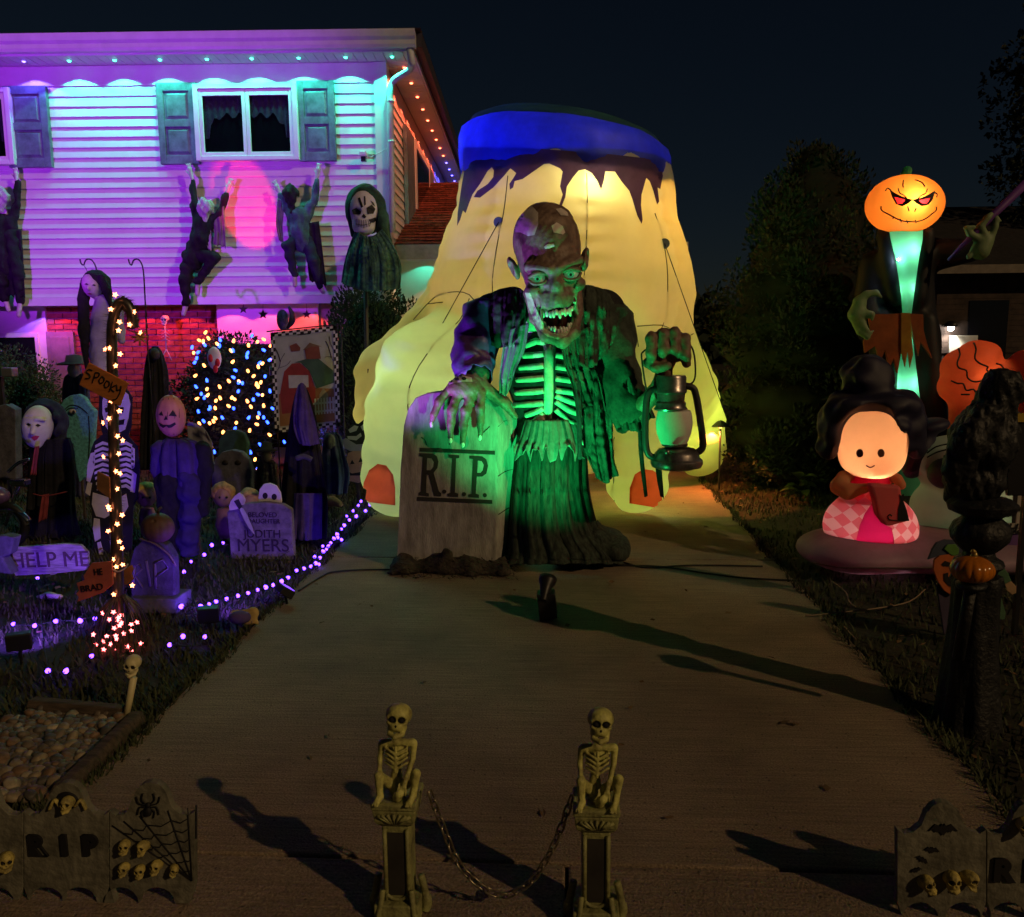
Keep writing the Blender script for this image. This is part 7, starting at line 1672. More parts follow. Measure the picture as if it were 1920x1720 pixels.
# doll heads lying by the pumpkin boy
for i, (x, y, Y, c, lab) in enumerate(((418, 930, 6.3, (.40, .24, .10), 'blond doll head peeping beside the Myers headstone'), (468, 942, 6.5, (.42, .26, .12), 'blond doll head half hidden behind the knife hand'), (274, 930, 6.4, (.55, .42, .10), 'yellow haired doll between the skeleton cutout and the pumpkin boy'))):
    t = thing('doll', lab, 'doll', (at(x, y + 60, Y).x, Y, 0)); s = mpp(Y)
    MB().ell(at(x, y, Y), (19 * s, .08, 22 * s), 16, 12).build('head', mat('doll skin', (.30, .18, .14), .5, .06), t, True)
    hf2 = ROUGH(SUB(s_ell(at(x, y - 5, Y + .02), (23 * s, .095, 23 * s)), [s_ell(at(x - 2, y + 6, Y - .08), (17 * s, .07, 20 * s))], .008), .004, 70, i)
    cc = at(x, y, Y); sdf_obj('hair', hf2, (cc.x - .13, Y - .13, cc.z - .13), (cc.x + .13, Y + .15, cc.z + .14), .008, mat('blond hair %d' % i, c, .8, .2, 30), t)
    for dx in (-6, 7): MB().ell(at(x + dx, y + 3, Y - .075), .010, 8, 6).build('eye', M_ink, t, True)
    MB().lathe([(.04, 0), (.07, .1), (.05, cc.z - .10)], (cc.x, Y, 0), 14).build('dress', mat('pink doll dress', (.22, .11, .15), .8, .15), t, True)

# chrome mini motorbike at the left edge
yM = 5.9; mo_ = thing('toy_motorbike', 'small chrome motorbike prop cut by the left picture edge', 'motorbike', (at(20, 1010, yM).x, yM, 0))
M_chr = mat('chrome', (.6, .6, .65), .12, .05, metal=1)
for x in (10, -90):
    c = at(x, 985, yM); r = c.z
    mb = MB(); pr = [(c.x + math.cos(a * .2618) * (r - .03), yM, c.z + math.sin(a * .2618) * (r - .03)) for a in range(25)]
    w = MB().tube(pr, .03, 8, False).build('wheel', M_blkp, mo_, True)
    MB().tube([(c.x + math.cos(a * .2618) * (r - .07), yM, c.z + math.sin(a * .2618) * (r - .07)) for a in range(25)], .01, 6, False).build('rim', M_chr, w, True)
MB().tube(smooth_line(pxs([(-25, 975), (-10, 962), (15, 955), (40, 962), (55, 978)], yM), 4), .03, 8, flat=.6).build('mudguard', M_chr, mo_, True)
MB().tube(pxs([(10, 985), (28, 930), (40, 900)], yM), .014, 8).build('fork', M_chr, mo_, True)
MB().tube(smooth_line(pxs([(15, 885), (35, 868), (55, 862)], yM), 4), .012, 8).build('handlebar', M_chr, mo_, True)
bevel(MB().box(at(38, 905, yM), (.12, .08, .05)).build('headlamp_bracket', M_chr, mo_), .01)
MB().ell(at(-35, 930, yM), (.22, .09, .09), 16, 10).build('tank', mat('purple tank', (.12, .07, .2), .3), mo_, True)
# solar post lamp
sl = thing('path_lamp', 'grey square path lamp on a post at the left edge', 'lamp', (at(14, 850, 7.9).x, 7.9, 0))
MB().mm((at(14, 850, 7.9).x - .02, 7.88, 0), (at(14, 850, 7.9).x + .02, 7.92, at(14, 706, 7.9).z)).build('post', M_blkm, sl)
bevel(MB().box(at(18, 698, 7.9), (.11, .10, .085)).build('head', mat('brushed steel', (.45, .45, .48), .35, .1, metal=.8), sl), .008)

# barn flag on its stand
fY = 8.05; fl = thing('barn_flag', 'garden flag printed with a red barn under a checkered border', 'flag', (at(570, 900, fY).x, fY, 0))
def fq(u, v):                                             # flag coordinates 0..1
    a, b, c, d = (507, 624), (632, 611), (638, 800), (516, 812)
    return (a[0] * (1 - u) * (1 - v) + b[0] * u * (1 - v) + c[0] * u * v + d[0] * (1 - u) * v, a[1] * (1 - u) * (1 - v) + b[1] * u * (1 - v) + c[1] * u * v + d[1] * (1 - u) * v)
def fprint(poly, col, lay, name): return MB().prism([at(*fq(u, v), fY - .002 * lay) for u, v in poly], (0, .0015, 0)).build(name, mat('flag ' + name, col, .9, .1, 10), fl)
MB().prism([at(*fq(u, v), fY) for u, v in ((0, 0), (1, 0), (1, 1), (0, 1))], (0, .003, 0)).build('cloth', mat('flag sky cloth', (.45, .48, .50), .9, .12, 4), fl)
fprint([(.08, .62), (.5, .58), (.92, .62), (.92, .94), (.08, .94)], (.30, .14, .07), 1, 'ground_print')
fprint([(.10, .62), (.18, .40), (.30, .33), (.42, .33), (.56, .42), (.64, .60), (.64, .80), (.12, .82)], (.28, .035, .04), 2, 'barn_print')
fprint([(.34, .32), (.66, .28), (.92, .44), (.93, .56), (.66, .60), (.56, .42), (.44, .33)], (.05, .10, .085), 3, 'barn_roof_print')
fprint([(.24, .44), (.54, .46), (.54, .58), (.24, .57)], (.50, .50, .52), 4, 'barn_sign_print')
fprint([(.50, .20), (.58, .16), (.72, .19), (.74, .31), (.52, .30)], (.22, .06, .05), 4, 'cupola_print')
fprint([(.47, .21), (.58, .14), (.76, .19), (.60, .18)], (.20, .12, .08), 5, 'cupola_roof_print')
fprint([(.28, .15), (.38, .13), (.44, .18), (.43, .21), (.30, .21)], (.20, .05, .05), 4, 'birdhouse_print')
for k, pts in enumerate(([(.02, .42), (.10, .36), (.14, .28), (.20, .22)], [(.10, .36), (.22, .34), (.28, .30)], [(.13, .30), (.10, .22), (.06, .16)], [(.98, .38), (.88, .30), (.80, .30)], [(.90, .31), (.86, .20), (.82, .14)], [(.96, .24), (.90, .18), (.88, .10)])):
    MB().tube(smooth_line([at(*fq(u, v), fY - .003) for u, v in pts], 4), .006, 5, flat=.3).build('branch_print', mat('flag bark', (.05, .04, .03), .9), fl, True)
for k in range(7): fprint([(.62 + k * .045, .70), (.645 + k * .045, .70), (.645 + k * .045, .86), (.62 + k * .045, .86)], (.6, .6, .62), 4, 'fence_print')
fprint([(.60, .74), (.94, .74), (.94, .76), (.60, .76)], (.6, .6, .62), 5, 'fence_print'); fprint([(.60, .82), (.94, .82), (.94, .84), (.60, .84)], (.6, .6, .62), 5, 'fence_print')
fprint([(.70, .66), (.76, .60), (.82, .66), (.86, .76), (.68, .76)], (.32, .30, .25), 3, 'figure_print')
fprint([(.40, .04), (.60, .04), (.60, .055), (.40, .055)], (.02, .02, .02), 2, 'vane_print')
ck_a = MB(); ck_b = MB(); NN = 26
for side in range(4):
    nn = NN if side % 2 else 18
    for k in range(nn):
        for r in range(2):
            u0, u1 = k / nn, (k + 1) / nn; w = .022; v0, v1 = r * w, (r + 1) * w
            q = {0: [(u0, v0), (u1, v0), (u1, v1), (u0, v1)], 2: [(u0, 1 - v1), (u1, 1 - v1), (u1, 1 - v0), (u0, 1 - v0)], 1: [(v0 * 1.45, u0), (v1 * 1.45, u0), (v1 * 1.45, u1), (v0 * 1.45, u1)], 3: [(1 - v1 * 1.45, u0), (1 - v0 * 1.45, u0), (1 - v0 * 1.45, u1), (1 - v1 * 1.45, u1)]}[side]
            (ck_a if (k + r) % 2 else ck_b).add([at(*fq(*p), fY - .008) for p in q], [(0, 1, 2, 3)])
o = ck_a.build('check_border', M_ink, fl); o['kind'] = 'stuff'
o = ck_b.build('check_border_white', mat('white print', (.7, .7, .72), .8), fl); o['kind'] = 'stuff'
MB().tube([at(500, 622, fY + .01), at(640, 608, fY + .01)], .007, 6).tube([at(640, 608, fY + .01), (at(640, 700, fY).x, fY + .01, 0)], .007, 6).build('stand', M_blkm, fl)

# striped witch hat pumpkin cutout beside the toe
py_ = 7.75; wp = thing('witch_pumpkin_cutout', 'jack o lantern cutout in a striped witch hat beside the foot', 'cutout', (at(668, 920, py_).x, py_, 0))
board('pumpkin', [(652, 850), (664, 845), (684, 838), (694, 850), (698, 880), (690, 898), (672, 906), (654, 902), (646, 880)], py_, .012, mat('peach painted board', (.60, .32, .24), .7, .1), wp)
board('brim', [(634, 828), (648, 822), (668, 834), (690, 832), (694, 840), (676, 846), (656, 846), (640, 838)], py_ - .012, .012, mat('lilac painted board', (.40, .36, .50), .7, .1), wp)
hatc = [(650, 826), (652, 800), (662, 793), (672, 795), (682, 787), (692, 792), (688, 806), (690, 832), (672, 836)]
board('hat', hatc, py_ - .004, .012, M_blkb, wp)
for poly in ([(653, 806), (664, 798), (672, 800), (668, 808), (656, 812)], [(651, 818), (668, 818), (676, 812), (678, 818), (668, 826), (652, 824)], [(676, 800), (686, 792), (688, 800), (680, 808)]): MB().prism(pxs(poly, py_ - .007), (0, .003, 0)).build('stripe', M_mask, wp)
for poly in ([(676, 858), (681, 866), (672, 867)], [(660, 862), (665, 870), (656, 871)], [(652, 884), (660, 888), (672, 886), (684, 884), (692, 880), (690, 888), (674, 892), (656, 892)]): MB().prism(pxs(poly, py_ - .003), (0, .003, 0)).build('face_print', M_ink, wp)
MB().mm((at(670, 900, py_).x - .015, py_ + .013, -.02), (at(670, 900, py_).x + .015, py_ + .03, at(670, 880, py_).z)).build('stake', M_bark, wp)
# clump of pale mushrooms / dried corn husk at the bed
hs = thing('corn_husk_doll', 'pale dried corn husk doll lying by the driveway lights', 'doll', G(620, 945))
MB().tube(smooth_line([G(610, 944, .05), G(625, 940, .07), G(640, 948, .04)], 4), [.03, .04, .045, .05, .05, .04, .035, .03, .02], 10).build('body', M_dry, hs, True)
MB().ell(G(608, 938, .08), (.04, .04, .05), 10, 8).build('head', M_pale, hs, True)

# leaning skull stakes
def skull_f(c, r, rot=None, jaw=True):
    M = rot if rot is not None else Matrix.Identity(3); c = Vector(c)
    q = lambda x, y, z: tuple(c + M @ Vector((x * r, y * r, z * r)))
    e = lambda x, y, z, rr: s_ell(q(x, y, z), tuple(v * r for v in rr), M)
    f = U([e(0, .1, .25, (.78, .95, .75)), e(0, -.35, -.35, (.52, .45, .45))], .25 * r)
    f = U([f, e(-.5, -.45, -.2, (.2, .25, .13)), e(.5, -.45, -.2, (.2, .25, .13)), s_cap(q(-.55, -.62, .12), q(.55, -.62, .12), .13 * r)], .12 * r)
    if jaw: f = U([f, s_chain([q(-.52, -.1, -.45), q(-.42, -.45, -.85), q(0, -.72, -.98), q(.42, -.45, -.85), q(.52, -.1, -.45)], [.13 * r, .14 * r, .17 * r, .14 * r, .13 * r], .05 * r)], .08 * r)
    f = SUB(f, [e(-.31, -.80, -.03, (.25, .50, .23)), e(.31, -.80, -.03, (.25, .50, .23)), s_cap(q(0, -.92, -.42), q(0, -.86, -.25), .13 * r, .05 * r)], .05 * r)
    if jaw: f = SUB(f, [s_cap(q(-.34, -.8, -.70), q(.34, -.8, -.70), .035 * r)] + [s_cap(q(x, -.98, -.56), q(x, -.9, -.82), .022 * r) for x in (-.24, -.12, 0, .12, .24)], .03 * r)
    return f
def skull_part(name, c, r, m, parent, rot=None, st=None):
    c = Vector(c); M = rot if rot is not None else Matrix.Identity(3)
    o = sdf_obj(name, skull_f(c, r, rot), tuple(c - Vector((1.15, 1.25, 1.35)) * r), tuple(c + Vector((1.15, 1.25, 1.2)) * r), st or r * .085, m, parent)
    hol = mat('black painted hollow', (.01, .01, .01), .9, 0)
    for x in (-.31, .31): MB().ell(c + M @ Vector((x * r, -.56 * r, -.03 * r)), (.20 * r, .16 * r, .18 * r), 10, 6).build('eye_hollow', hol, parent, True)
    MB().ell(c + M @ Vector((0, -.72 * r, -.38 * r)), (.10 * r, .10 * r, .12 * r), 8, 6).build('nose_hollow', hol, parent, True)
    return o
M_stk = mat('yellowed plastic bone', (.62, .55, .30), .45, .1, 14)
gs2 = G(234, 1347); kY = gs2.y
for lab, base, top, Y in (('leaning yellow skull stake at the end of the pebble bed', at(234, 1347, kY), at(250, 1262, kY), kY), ('yellow skull stake in the dark lawn right of the driveway', Vector((1.66, 3.42, 0)), Vector((1.66, 3.42, .24)), 3.42)):
    t = thing('skull_stake', lab, 'yard stake', (base.x, base.y, 0), 'skull stakes at the driveway mouth')
    MB().tube([base - Vector((0, 0, .02)), top - Vector((0, 0, .02))], [.013, .014], 12).build('stem', M_stk, t, True)
    skull_part('skull', top + Vector((0, 0, .035)), .040, M_stk, t, Matrix.Rotation(R(4), 3, 'Y'))
# little toy lying in the grass
ty = thing('lying_toy', 'small yellow and violet toy animal lying in the grass by the driveway', 'toy', G(455, 1168))
tf = U([s_cap(G(438, 1160, .05), G(462, 1158, .05), .04, .045), s_ell(G(475, 1150, .07), (.03, .03, .035)), s_cap(G(470, 1165, .03), G(482, 1168, .02), .015, .012), s_cap(G(436, 1150, .05), G(446, 1148, .05), .016)], .02)
c0 = G(458, 1158); sdf_obj('body', tf, (c0.x - .2, c0.y - .15, 0), (c0.x + .2, c0.y + .2, .16), .010, mat('yellow plush', (.45, .32, .12), .9, .2), ty)
MB().ell(G(450, 1158, .075), (.06, .045, .035), 12, 8).build('jacket', M_viol, ty, True)

# hangings under the overhang
M_leafd = mat('dark paper leaf', (.05, .03, .05), .8)
for i, (x, y) in enumerate(((456, 580), (493, 590), (575, 590))):
    t = thing('hanging_leaf', '%s dark paper leaf hanging in the red light, counted from the left' % ORDN[i], 'ornament', cw(x, y, .0), 'dark leaves hanging under the overhang')
    pts = [(x + (9 if k % 2 == 0 else 4) * math.sin(k * .6283), y - (9 if k % 2 == 0 else 4) * math.cos(k * .6283)) for k in range(10)]
    MB().prism([cw(px, py, -.02) for px, py in pts], (0, .006, 0)).build('leaf', M_leafd, t)
    MB().tube([cw(x, 562, -.02), cw(x, y - 6, -.02)], .0018, 4).build('thread', M_wire, t)
br = thing('hanging_broom', 'bundle of dark feathers hanging at the white lower panel', 'ornament', cw(535, 600, .0))
MB().tube(smooth_line([cw(541, 575, .05), cw(548, 590, .05), cw(546, 606, .05), cw(538, 616, .05)], 4), [.012, .016, .022, .026, .03, .032, .034, .034, .03, .026, .02, .016, .01], 8).build('feather', M_hs2, br, True)
MB().ell(cw(530, 600, .05), (.07, .06, .12), 12, 10).build('bundle', mat('grey feather bundle', (.16, .13, .17), .95, .3, 25), br, True)
hk = thing('hanging_skeleton', 'tiny skull and bones dangling before the red brick', 'ornament', cw(310, 640, -.1))
skull_part('skull', cw(309, 600, -.12), .055, M_pale, hk, None, .009)
MB().tube([cw(309, 608, -.12), cw(312, 655, -.12)], .009, 6).build('spine', M_pale, hk, True)
for k in range(4): MB().tube(smooth_line([cw(302, 622 + k * 6, -.12), cw(310, 618 + k * 6, -.10), cw(318, 622 + k * 6, -.12)], 4), .004, 5).build('rib', M_pale, hk, True)
for a, b in (((312, 655), (303, 672)), ((312, 655), (322, 676))): MB().tube([cw(*a, -.12), cw(*b, -.12)], .007, 6).build('leg_bone', M_pale, hk, True)
rm = thing('clown_mask', 'red and white carnival mask hung in the lit shrub', 'ornament', at(402, 675, 8.2))
MB().ell(at(402, 672, 8.2), (.07, .04, .11), 14, 10).build('face', M_mask, rm, True)
for x, y in ((395, 672), (408, 680), (404, 692)): MB().ell(at(x, y, 8.165), (.025, .014, .04), 10, 6).build('paint', mat('scarlet paint', (.7, .03, .04), .5), rm, True)
fp = thing('spider_ornament', 'orange flower shaped ornament hanging by the second hook', 'ornament', at(262, 632, 7.2))
for k in range(8): MB().tube([at(262, 632, 7.2), at(262 + 16 * math.cos(k * .785), 632 + 16 * math.sin(k * .785), 7.2)], [.018, .004], 6).build('petal', mat('orange felt', (.6, .22, .10), .8), fp, True)
# ================================================================ SKELETON POSTS AND CHAIN
M_post = mat('antique olive yellow resin', (.34, .35, .13), .6, .4, 22, .5, 70, col2=(.13, .12, .055))
M_postd = mat('dark recessed panel', (.035, .032, .028), .8, .2)
M_ybone = mat('yellow painted bone resin', (.64, .64, .19), .55, .35, 26, .4, 80, col2=(.20, .17, .06))
b1 = G(752, 1708); Yp = b1.y; u = (Yp * math.cos(R(8.36)) + CAM_H * math.sin(R(8.36))) / FPX
def post(label, base, first=None):
    t = thing('skeleton_post', label, 'post', base, 'skeleton topped posts')
    if first is not None:
        for ch in first.children:
            c = ch.copy(); COL.objects.link(c); c.parent = t
            for g in ch.children:
                d = g.copy(); COL.objects.link(d); d.parent = c
        return t
    B = Vector(base); Z = lambda p: at(760, p, Yp).z - at(760, 1708, Yp).z                       # photo rows to height
    def bx(name, w, y0, y1, d, m=M_post, w2=None, cy=0):
        w2 = w2 or w; z0, z1 = Z(y0), Z(y1)
        vv = [B + Vector((sx * ww * u / 2, cy + sy * d * ww / w * u / 2, zz)) for zz, ww in ((z0, w), (z1, w2)) for sx, sy in ((-1, -1), (1, -1), (1, 1), (-1, 1))]
        o = MB().add(vv, [(0, 1, 2, 3), (4, 5, 6, 7), (0, 1, 5, 4), (1, 2, 6, 5), (2, 3, 7, 6), (3, 0, 4, 7)]).build(name, m, t); return bevel(o, .004, 2)
    bx('base', 84, 1708, 1672, 84)
    for sx in (-1, 1):                                                    # scroll feet at the sides
        MB().tube(smooth_line([B + Vector((sx * 40 * u, -.0, Z(1640))), B + Vector((sx * 46 * u, 0, Z(1665))), B + Vector((sx * 50 * u, 0, Z(1690))), B + Vector((sx * 46 * u, 0, Z(1702)))], 5), [.010] * 8 + [.014] * 8, 10).build('scroll', M_post, t, True)
        MB().tube(smooth_line([B + Vector((sx * 27 * u, -30 * u, Z(1650))), B + Vector((sx * 30 * u, -38 * u, Z(1672))), B + Vector((sx * 36 * u, -42 * u, Z(1700)))], 5), .008, 8).build('scroll', M_post, t, True)
    sh = bx('shaft', 52, 1674, 1534, 52)
    bevel(MB().mm(B + Vector((-16 * u, -26.6 * u, Z(1662))), B + Vector((16 * u, -26.0 * u, Z(1546)))).build('recessed_panel', M_postd, sh), .002)
    for sx in (-1, 1): MB().tube([B + Vector((sx * 21 * u, -27 * u, Z(1670))), B + Vector((sx * 21 * u, -27 * u, Z(1540)))], .0055, 8).build('moulding', M_post, sh, True)
    MB().tube(smooth_line([B + Vector((-20 * u, -27 * u, Z(1660))), B + Vector((-8 * u, -27 * u, Z(1668))), B + Vector((8 * u, -27 * u, Z(1668))), B + Vector((20 * u, -27 * u, Z(1660)))], 4), .005, 8).build('moulding', M_post, sh, True)
    bx('neck', 56, 1534, 1524, 56, w2=74)
    bx('capital', 74, 1524, 1500, 74, w2=80)
    for k in range(7):
        a = (k - 3) * .36; MB().tube([B + Vector((math.sin(a) * 8 * u, -38.5 * u, Z(1523))), B + Vector((math.sin(a) * 34 * u, -40.5 * u, Z(1505 + abs(k - 3) * 1.2)))], [.0025, .0045], 6).build('ray', M_post, t, True)
    bx('abacus', 84, 1499, 1487, 84)
    q = lambda x, y, d=0: tuple(B + Vector(((x - 766) * u, -d * u, Z(y))))  # photo column/row of the left post, d px toward the viewer
    # seated skeleton, one body
    f = [s_chain([q(767, 1385, -6), q(766, 1410, -8), q(764, 1455, -6), q(764, 1478, 0)], [7 * u, 8 * u, 9 * u, 14 * u], 6 * u),          # spine, pelvis
         s_chain([q(742, 1394, 0), q(767, 1390, 4), q(797, 1392, 0)], [8 * u, 6 * u, 8 * u], 4 * u),                                     # shoulders
         s_ell(q(768, 1410, -4), (22 * u, 13 * u, 24 * u)),
         s_chain([q(740, 1396, 0), q(736, 1420, 4), q(738, 1436, 18), q(740, 1446, 26)], [6.5 * u, 5 * u, 4.5 * u, 5 * u], 2 * u),
         s_chain([q(799, 1396, 0), q(797, 1420, 6), q(788, 1446, 22), q(784, 1460, 30)], [6.5 * u, 5 * u, 4.5 * u, 5 * u], 2 * u),
         s_chain([q(752, 1470, 0), q(738, 1442, 26), q(740, 1478, 30), q(736, 1484, 38)], [10 * u, 8 * u, 6.5 * u, 6 * u], 3 * u),
         s_chain([q(782, 1470, 0), q(806, 1440, 20), q(800, 1478, 26), q(796, 1484, 38)], [10 * u, 8 * u, 6.5 * u, 6 * u], 3 * u),
         s_cap(q(772, 1478, 30), q(776, 1470, 36), 9 * u, 8 * u)]
    body = U(f, 3 * u)
    ribs = [s_chain([q(748, 1398 + k * 9, 9), q(758, 1402 + k * 9, 15), q(768, 1406 + k * 9 + 2, 17), q(778, 1402 + k * 9, 15), q(788, 1398 + k * 9, 9)], 2.6 * u, 0) for k in range(4)]
    fing = [s_cap(q(735 + k * 4, 1446, 30), q(736 + k * 4, 1458, 33), 1.9 * u) for k in range(3)] + [s_cap(q(780 + k * 4, 1458, 33), q(779 + k * 4.4, 1472, 36), 1.9 * u) for k in range(3)] + [s_cap(q(730 + k * 4.4, 1484, 38), q(729 + k * 4.6, 1486, 48), 2.2 * u) for k in range(3)] + [s_cap(q(790 + k * 4.4, 1484, 38), q(790 + k * 4.6, 1486, 48), 2.2 * u) for k in range(3)]
    body = U([body] + ribs + fing + [s_cap(q(768, 1394, 15), q(767, 1438, 17), 3 * u)], 1.2 * u)
    c = Vector(q(768, 1440)); sdf_obj('seated_skeleton', ROUGH(body, .0007, 160, 3), tuple(c - Vector((62, 62, 55)) * u), tuple(c + Vector((62, 30, 62)) * u), 2.1 * u, M_ybone, t)
    skull_part('skull', q(773, 1345, 6), 29 * u, M_ybone, t, Matrix.Rotation(R(4), 3, 'Y') @ Matrix.Rotation(R(-20), 3, 'X') @ Matrix.Diagonal((.95, 1, 1.06)), 1.9 * u)
    return t
p1 = post('left skeleton topped post with the brighter yellow skull', b1)
p2 = post('right skeleton topped post on the driveway end', G(1116, 1722), p1)
# chain between the posts
ch_px = [(806, 1484), (820, 1525), (834, 1560), (850, 1600), (868, 1630), (890, 1652), (915, 1670), (945, 1679), (975, 1668), (1000, 1648), (1016, 1625), (1032, 1598), (1046, 1566), (1060, 1530), (1072, 1494)]
CP = smooth_line(pxs(ch_px, Yp - .01), 10)
ch = thing('plastic_chain', 'sagging chain of oval links hung between the two skeleton posts', 'chain', CP[len(CP) // 2])
L = [0]
for i in range(1, len(CP)): L.append(L[-1] + (CP[i] - CP[i - 1]).length)
NL = 27; pitch = L[-1] / NL; li = MB(); rr = []
for k in range(16):
    a = k * 2 * math.pi / 16; x = math.cos(a) * .0085; z = math.sin(a) * .0085 + (pitch * .36 if math.sin(a) > 0.001 else -pitch * .36 if math.sin(a) < -.001 else 0)
    rr.append(Vector((x, 0, z)))
rr.append(rr[0]); li.tube(rr, .0030, 6, False)
M_chain = mat('tarnished chain', (.28, .24, .16), .3, .3, 20, metal=.75)
lm = li.mesh('link', M_chain, True)
def on_chain(s):
    for i in range(1, len(CP)):
        if L[i] >= s: return CP[i - 1].lerp(CP[i], (s - L[i - 1]) / (L[i] - L[i - 1])), (CP[i] - CP[i - 1]).normalized()
    return CP[-1], (CP[-1] - CP[-2]).normalized()
for k in range(NL):
    p, d = on_chain((k + .5) * pitch); q = d.to_track_quat('Z', 'Y').to_matrix() @ Matrix.Rotation(R(90 * (k % 2) + 20), 3, 'Z')
    o = piece('link', lm, ch, p); o.rotation_euler = q.to_euler()

# ================================================================ GRAVEYARD FENCE PANELS
M_fen = mat('moulded grey olive plastic stone', (.17, .165, .125), .75, .3, 9, .7, 40)
M_fblk = mat('black moulded letters', (.008, .008, .010), .7, .1)
FYn = G(150, 1694).y
def fence_outline(x0, x1, cx, ytop, ysh, ybot, holes):
    w = x1 - x0; out = [(x0, ysh), (x0 + w * .07, ysh + 8), (x0 + w * .17, ysh + 5)]
    out += [(cx - 40, ysh - 8), (cx - 36, ysh - 18), (cx - 30, ysh - 34)] + [(cx + 30 * math.cos(math.pi - a * math.pi / 8), (ytop + 28) - 28 * math.sin(a * math.pi / 8)) for a in range(1, 8)] + [(cx + 30, ysh - 34), (cx + 36, ysh - 18), (cx + 40, ysh - 8)]
    out += [(x1 - w * .17, ysh + 5), (x1 - w * .07, ysh + 8), (x1, ysh), (x1, ybot - 30), (x1 - 6, ybot - 12), (x1 - 9, ybot)]
    hx_ = sorted(holes, reverse=True)
    for h in hx_: out += [(h + 34 * math.cos(a * math.pi / 8), ybot - 30 * math.sin(a * math.pi / 8)) for a in range(0, 9)]
    out += [(x0 + 9, ybot), (x0 + 6, ybot - 12), (x0, ybot - 30)]
    return out
def fence_panel(label, x0, x1, cx, ytop, ysh, ybot, holes, Y):
    t = thing('graveyard_fence_panel', label, 'fence', (at(cx, ybot, Y).x, Y, 0), 'graveyard fence panels')
    bevel(MB().prism(pxs(fence_outline(x0, x1, cx, ytop, ysh, ybot, holes), Y), (0, .022, 0)).build('panel', M_fen, t), .003, 2)
    return t
def fskull(t, x, y, rpx, Y, yaw=0, roll=0): return skull_part('skull', at(x, y, Y - .012), rpx * mpp(Y), M_fbone, t, Matrix.Rotation(R(roll), 3, 'Y') @ Matrix.Rotation(R(yaw), 3, 'Z') @ Matrix.Rotation(R(-20), 3, 'X') @ Matrix.Diagonal((1, .85, 1)), rpx * mpp(Y) * .10)
M_fbone = mat('yellow relief skull', (.58, .48, .13), .6, .35, 40, .4, 80, col2=(.16, .13, .05))
Yf_ = FYn
fa = fence_panel('graveyard fence panel cut by the left edge with one skull', -118, 43, -38, 1470, 1522, 1694, (-78, -8), Yf_)
fskull(fa, 12, 1615, 20, Yf_, 30, 8); fskull(fa, -60, 1610, 20, Yf_, -20)
fb = fence_panel('graveyard fence panel reading RIP under a winged skull', 45, 204, 124, 1468, 1522, 1694, (50 + 36, 124 + 24), Yf_)
fskull(fb, 127, 1508, 17, Yf_, -8)
for sx in (-1, 1): MB().tube(smooth_line(pxs([(127 + sx * 14, 1512), (127 + sx * 24, 1500), (127 + sx * 30, 1508), (127 + sx * 34, 1518)], Yf_ - .008), 4), .007, 8, flat=.6).build('wing', M_fbone, fb, True)
MB().ell(at(127, 1500, Yf_ + .002), (26 * mpp(Yf_), .008, 20 * mpp(Yf_)), 18, 10).build('niche', M_fblk, fb, True)
for w, x in (('R', 69), ('I', 121), ('P', 169)): text_part(w, .078, at(x, 1587, Yf_ - .003), M_fblk, fb, depth=.005, off=.0045, name='letter')
fc = fence_panel('graveyard fence panel with a spider web and a pile of skulls', 206, 364, 282, 1467, 1522, 1694, (226, 294), Yf_)
for x, y, r, yw, rl in ((233, 1588, 15, 10, 6), (268, 1590, 15, -20, -6), (232, 1630, 14, -5, 0), (262, 1634, 14, 8, -4), (293, 1626, 15, -10, 6), (326, 1632, 12, 30, 30)): fskull(fc, x, y, r, Yf_, yw, rl)
web = lambda pts: MB().tube(pxs(pts, Yf_ - .002), .0016, 5).build('web_strand', M_fblk, fc, True)
C0 = (360, 1652)
rays = [(210, 1548), (232, 1540), (262, 1530), (315, 1520), (352, 1515)]
for r in rays: web([C0, r])
for k in range(1, 7):
    t_ = k / 7; pts = []
    for i in range(len(rays) - 1):
        a = (C0[0] + (rays[i][0] - C0[0]) * t_, C0[1] + (rays[i][1] - C0[1]) * t_); b = (C0[0] + (rays[i + 1][0] - C0[0]) * t_, C0[1] + (rays[i + 1][1] - C0[1]) * t_)
        m_ = ((a[0] + b[0]) / 2 + (C0[0] - (a[0] + b[0]) / 2) * .06, (a[1] + b[1]) / 2 + (C0[1] - (a[1] + b[1]) / 2) * .06); pts += [a, m_]
    pts.append((C0[0] + (rays[-1][0] - C0[0]) * t_, C0[1] + (rays[-1][1] - C0[1]) * t_)); web(pts)
MB().ell(at(278, 1522, Yf_ - .006), (.010, .008, .014), 12, 8).ell(at(278, 1510, Yf_ - .006), (.007, .006, .008), 10, 6).build('spider', M_fblk, fc, True)
for sx in (-1, 1):
    for pts in ([(4, 1508), (12, 1500), (10, 1488)], [(4, 1510), (18, 1506), (22, 1494)], [(4, 1514), (16, 1514), (20, 1528)], [(4, 1518), (12, 1522), (10, 1534)]): MB().tube(smooth_line(pxs([(278 + sx * x, y) for x, y in pts], Yf_ - .005), 4), .0018, 5).build('spider_leg', M_fblk, fc, True)
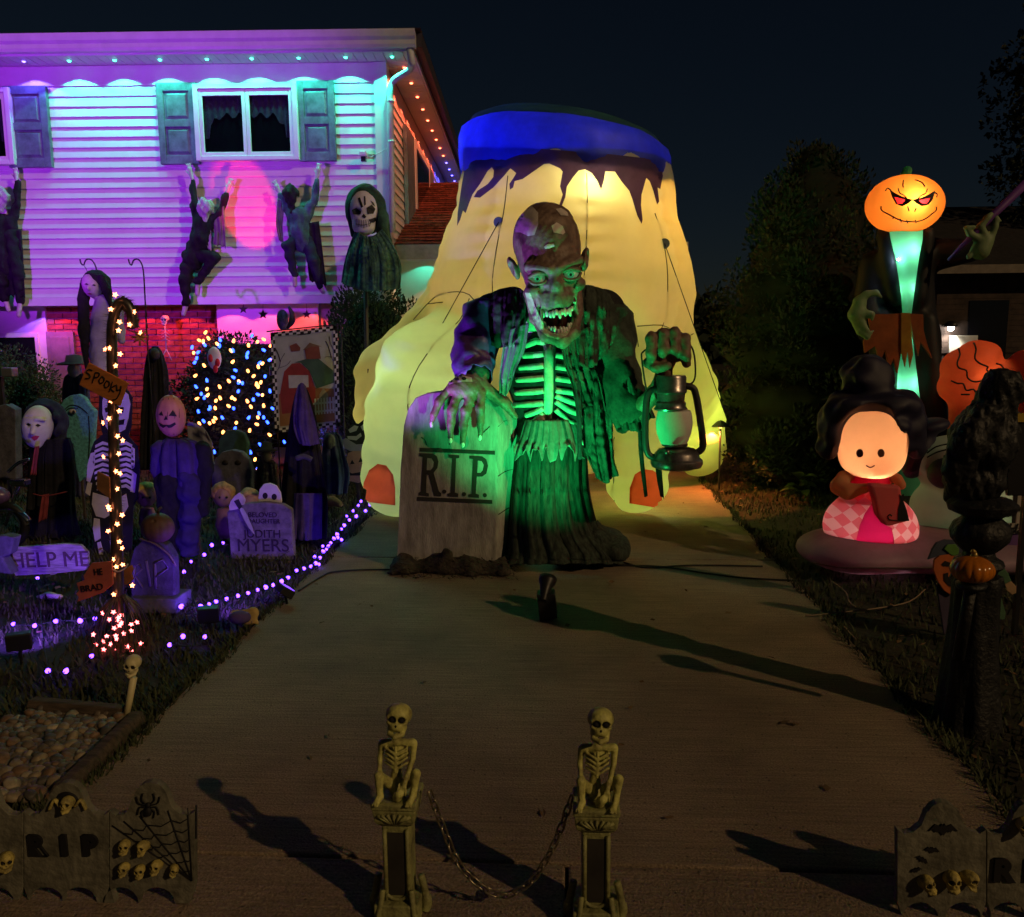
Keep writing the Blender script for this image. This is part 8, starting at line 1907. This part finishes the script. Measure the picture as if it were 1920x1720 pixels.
MB().tube(pxs([(368, 1510), (368, 1572)], Yf_ + .005), .003, 6).build('stake', M_blkm, fc)
Yr = G(1760, 1722).y
fd = fence_panel('graveyard fence panel with bats above three yellow skulls', 1683, 1849, 1768, 1505, 1556, 1722, (1722 + 4, 1806), Yr)
for x, y, r, yw, rl in ((1738, 1658, 18, 24, -16), (1785, 1652, 20, 0, 0), (1818, 1650, 18, 34, 14)): fskull(fd, x, y, r, Yr, yw, rl)
def bat(cx, cy, s, rot): 
    P = [(0, -4), (3, -9), (6, -4), (16, -8), (30, 6), (20, 2), (14, 8), (8, 5), (0, 14), (-8, 5), (-14, 8), (-20, 2), (-30, 6), (-16, -8), (-6, -4), (-3, -9)]
    ca, sa = math.cos(rot), math.sin(rot); MB().prism(pxs([(cx + (x * ca - y * sa) * s, cy + (x * sa + y * ca) * s) for x, y in P], Yr - .004), (0, .005, 0)).build('bat', M_fblk, fd)
bat(1769, 1554, .95, 0); bat(1748, 1594, .5, .1); bat(1730, 1612, .42, .5); bat(1718, 1632, .38, -.3)
fe = fence_panel('graveyard fence panel cut by the right edge with a letter R', 1851, 2014, 1932, 1505, 1558, 1722, (1890, 1970), Yr)
fskull(fe, 1921, 1550, 18, Yr)
text_part('R', .085, at(1880, 1634, Yr - .003), M_fblk, fe, depth=.005, off=.0045, name='letter'); text_part('I', .085, at(1930, 1634, Yr - .003), M_fblk, fe, depth=.005, off=.0045, name='letter')
# unseen hedge right of the picture, added to shade that corner of lawn
hgd = thing('shade_hedge', 'unseen dark hedge added right of the picture to shade the lawn', 'hedge', (3.75, 1.55, 0))
P, D = blob_points(9000, clumps_in((3.75, 1.55, .62), (.75, .42, .52), 50, .17, 91), 92)
P[:, 2] = np.maximum(P[:, 2], .0); leaf_cloud('crown', P, D, .06, M_yew2, hgd, .5, 93)
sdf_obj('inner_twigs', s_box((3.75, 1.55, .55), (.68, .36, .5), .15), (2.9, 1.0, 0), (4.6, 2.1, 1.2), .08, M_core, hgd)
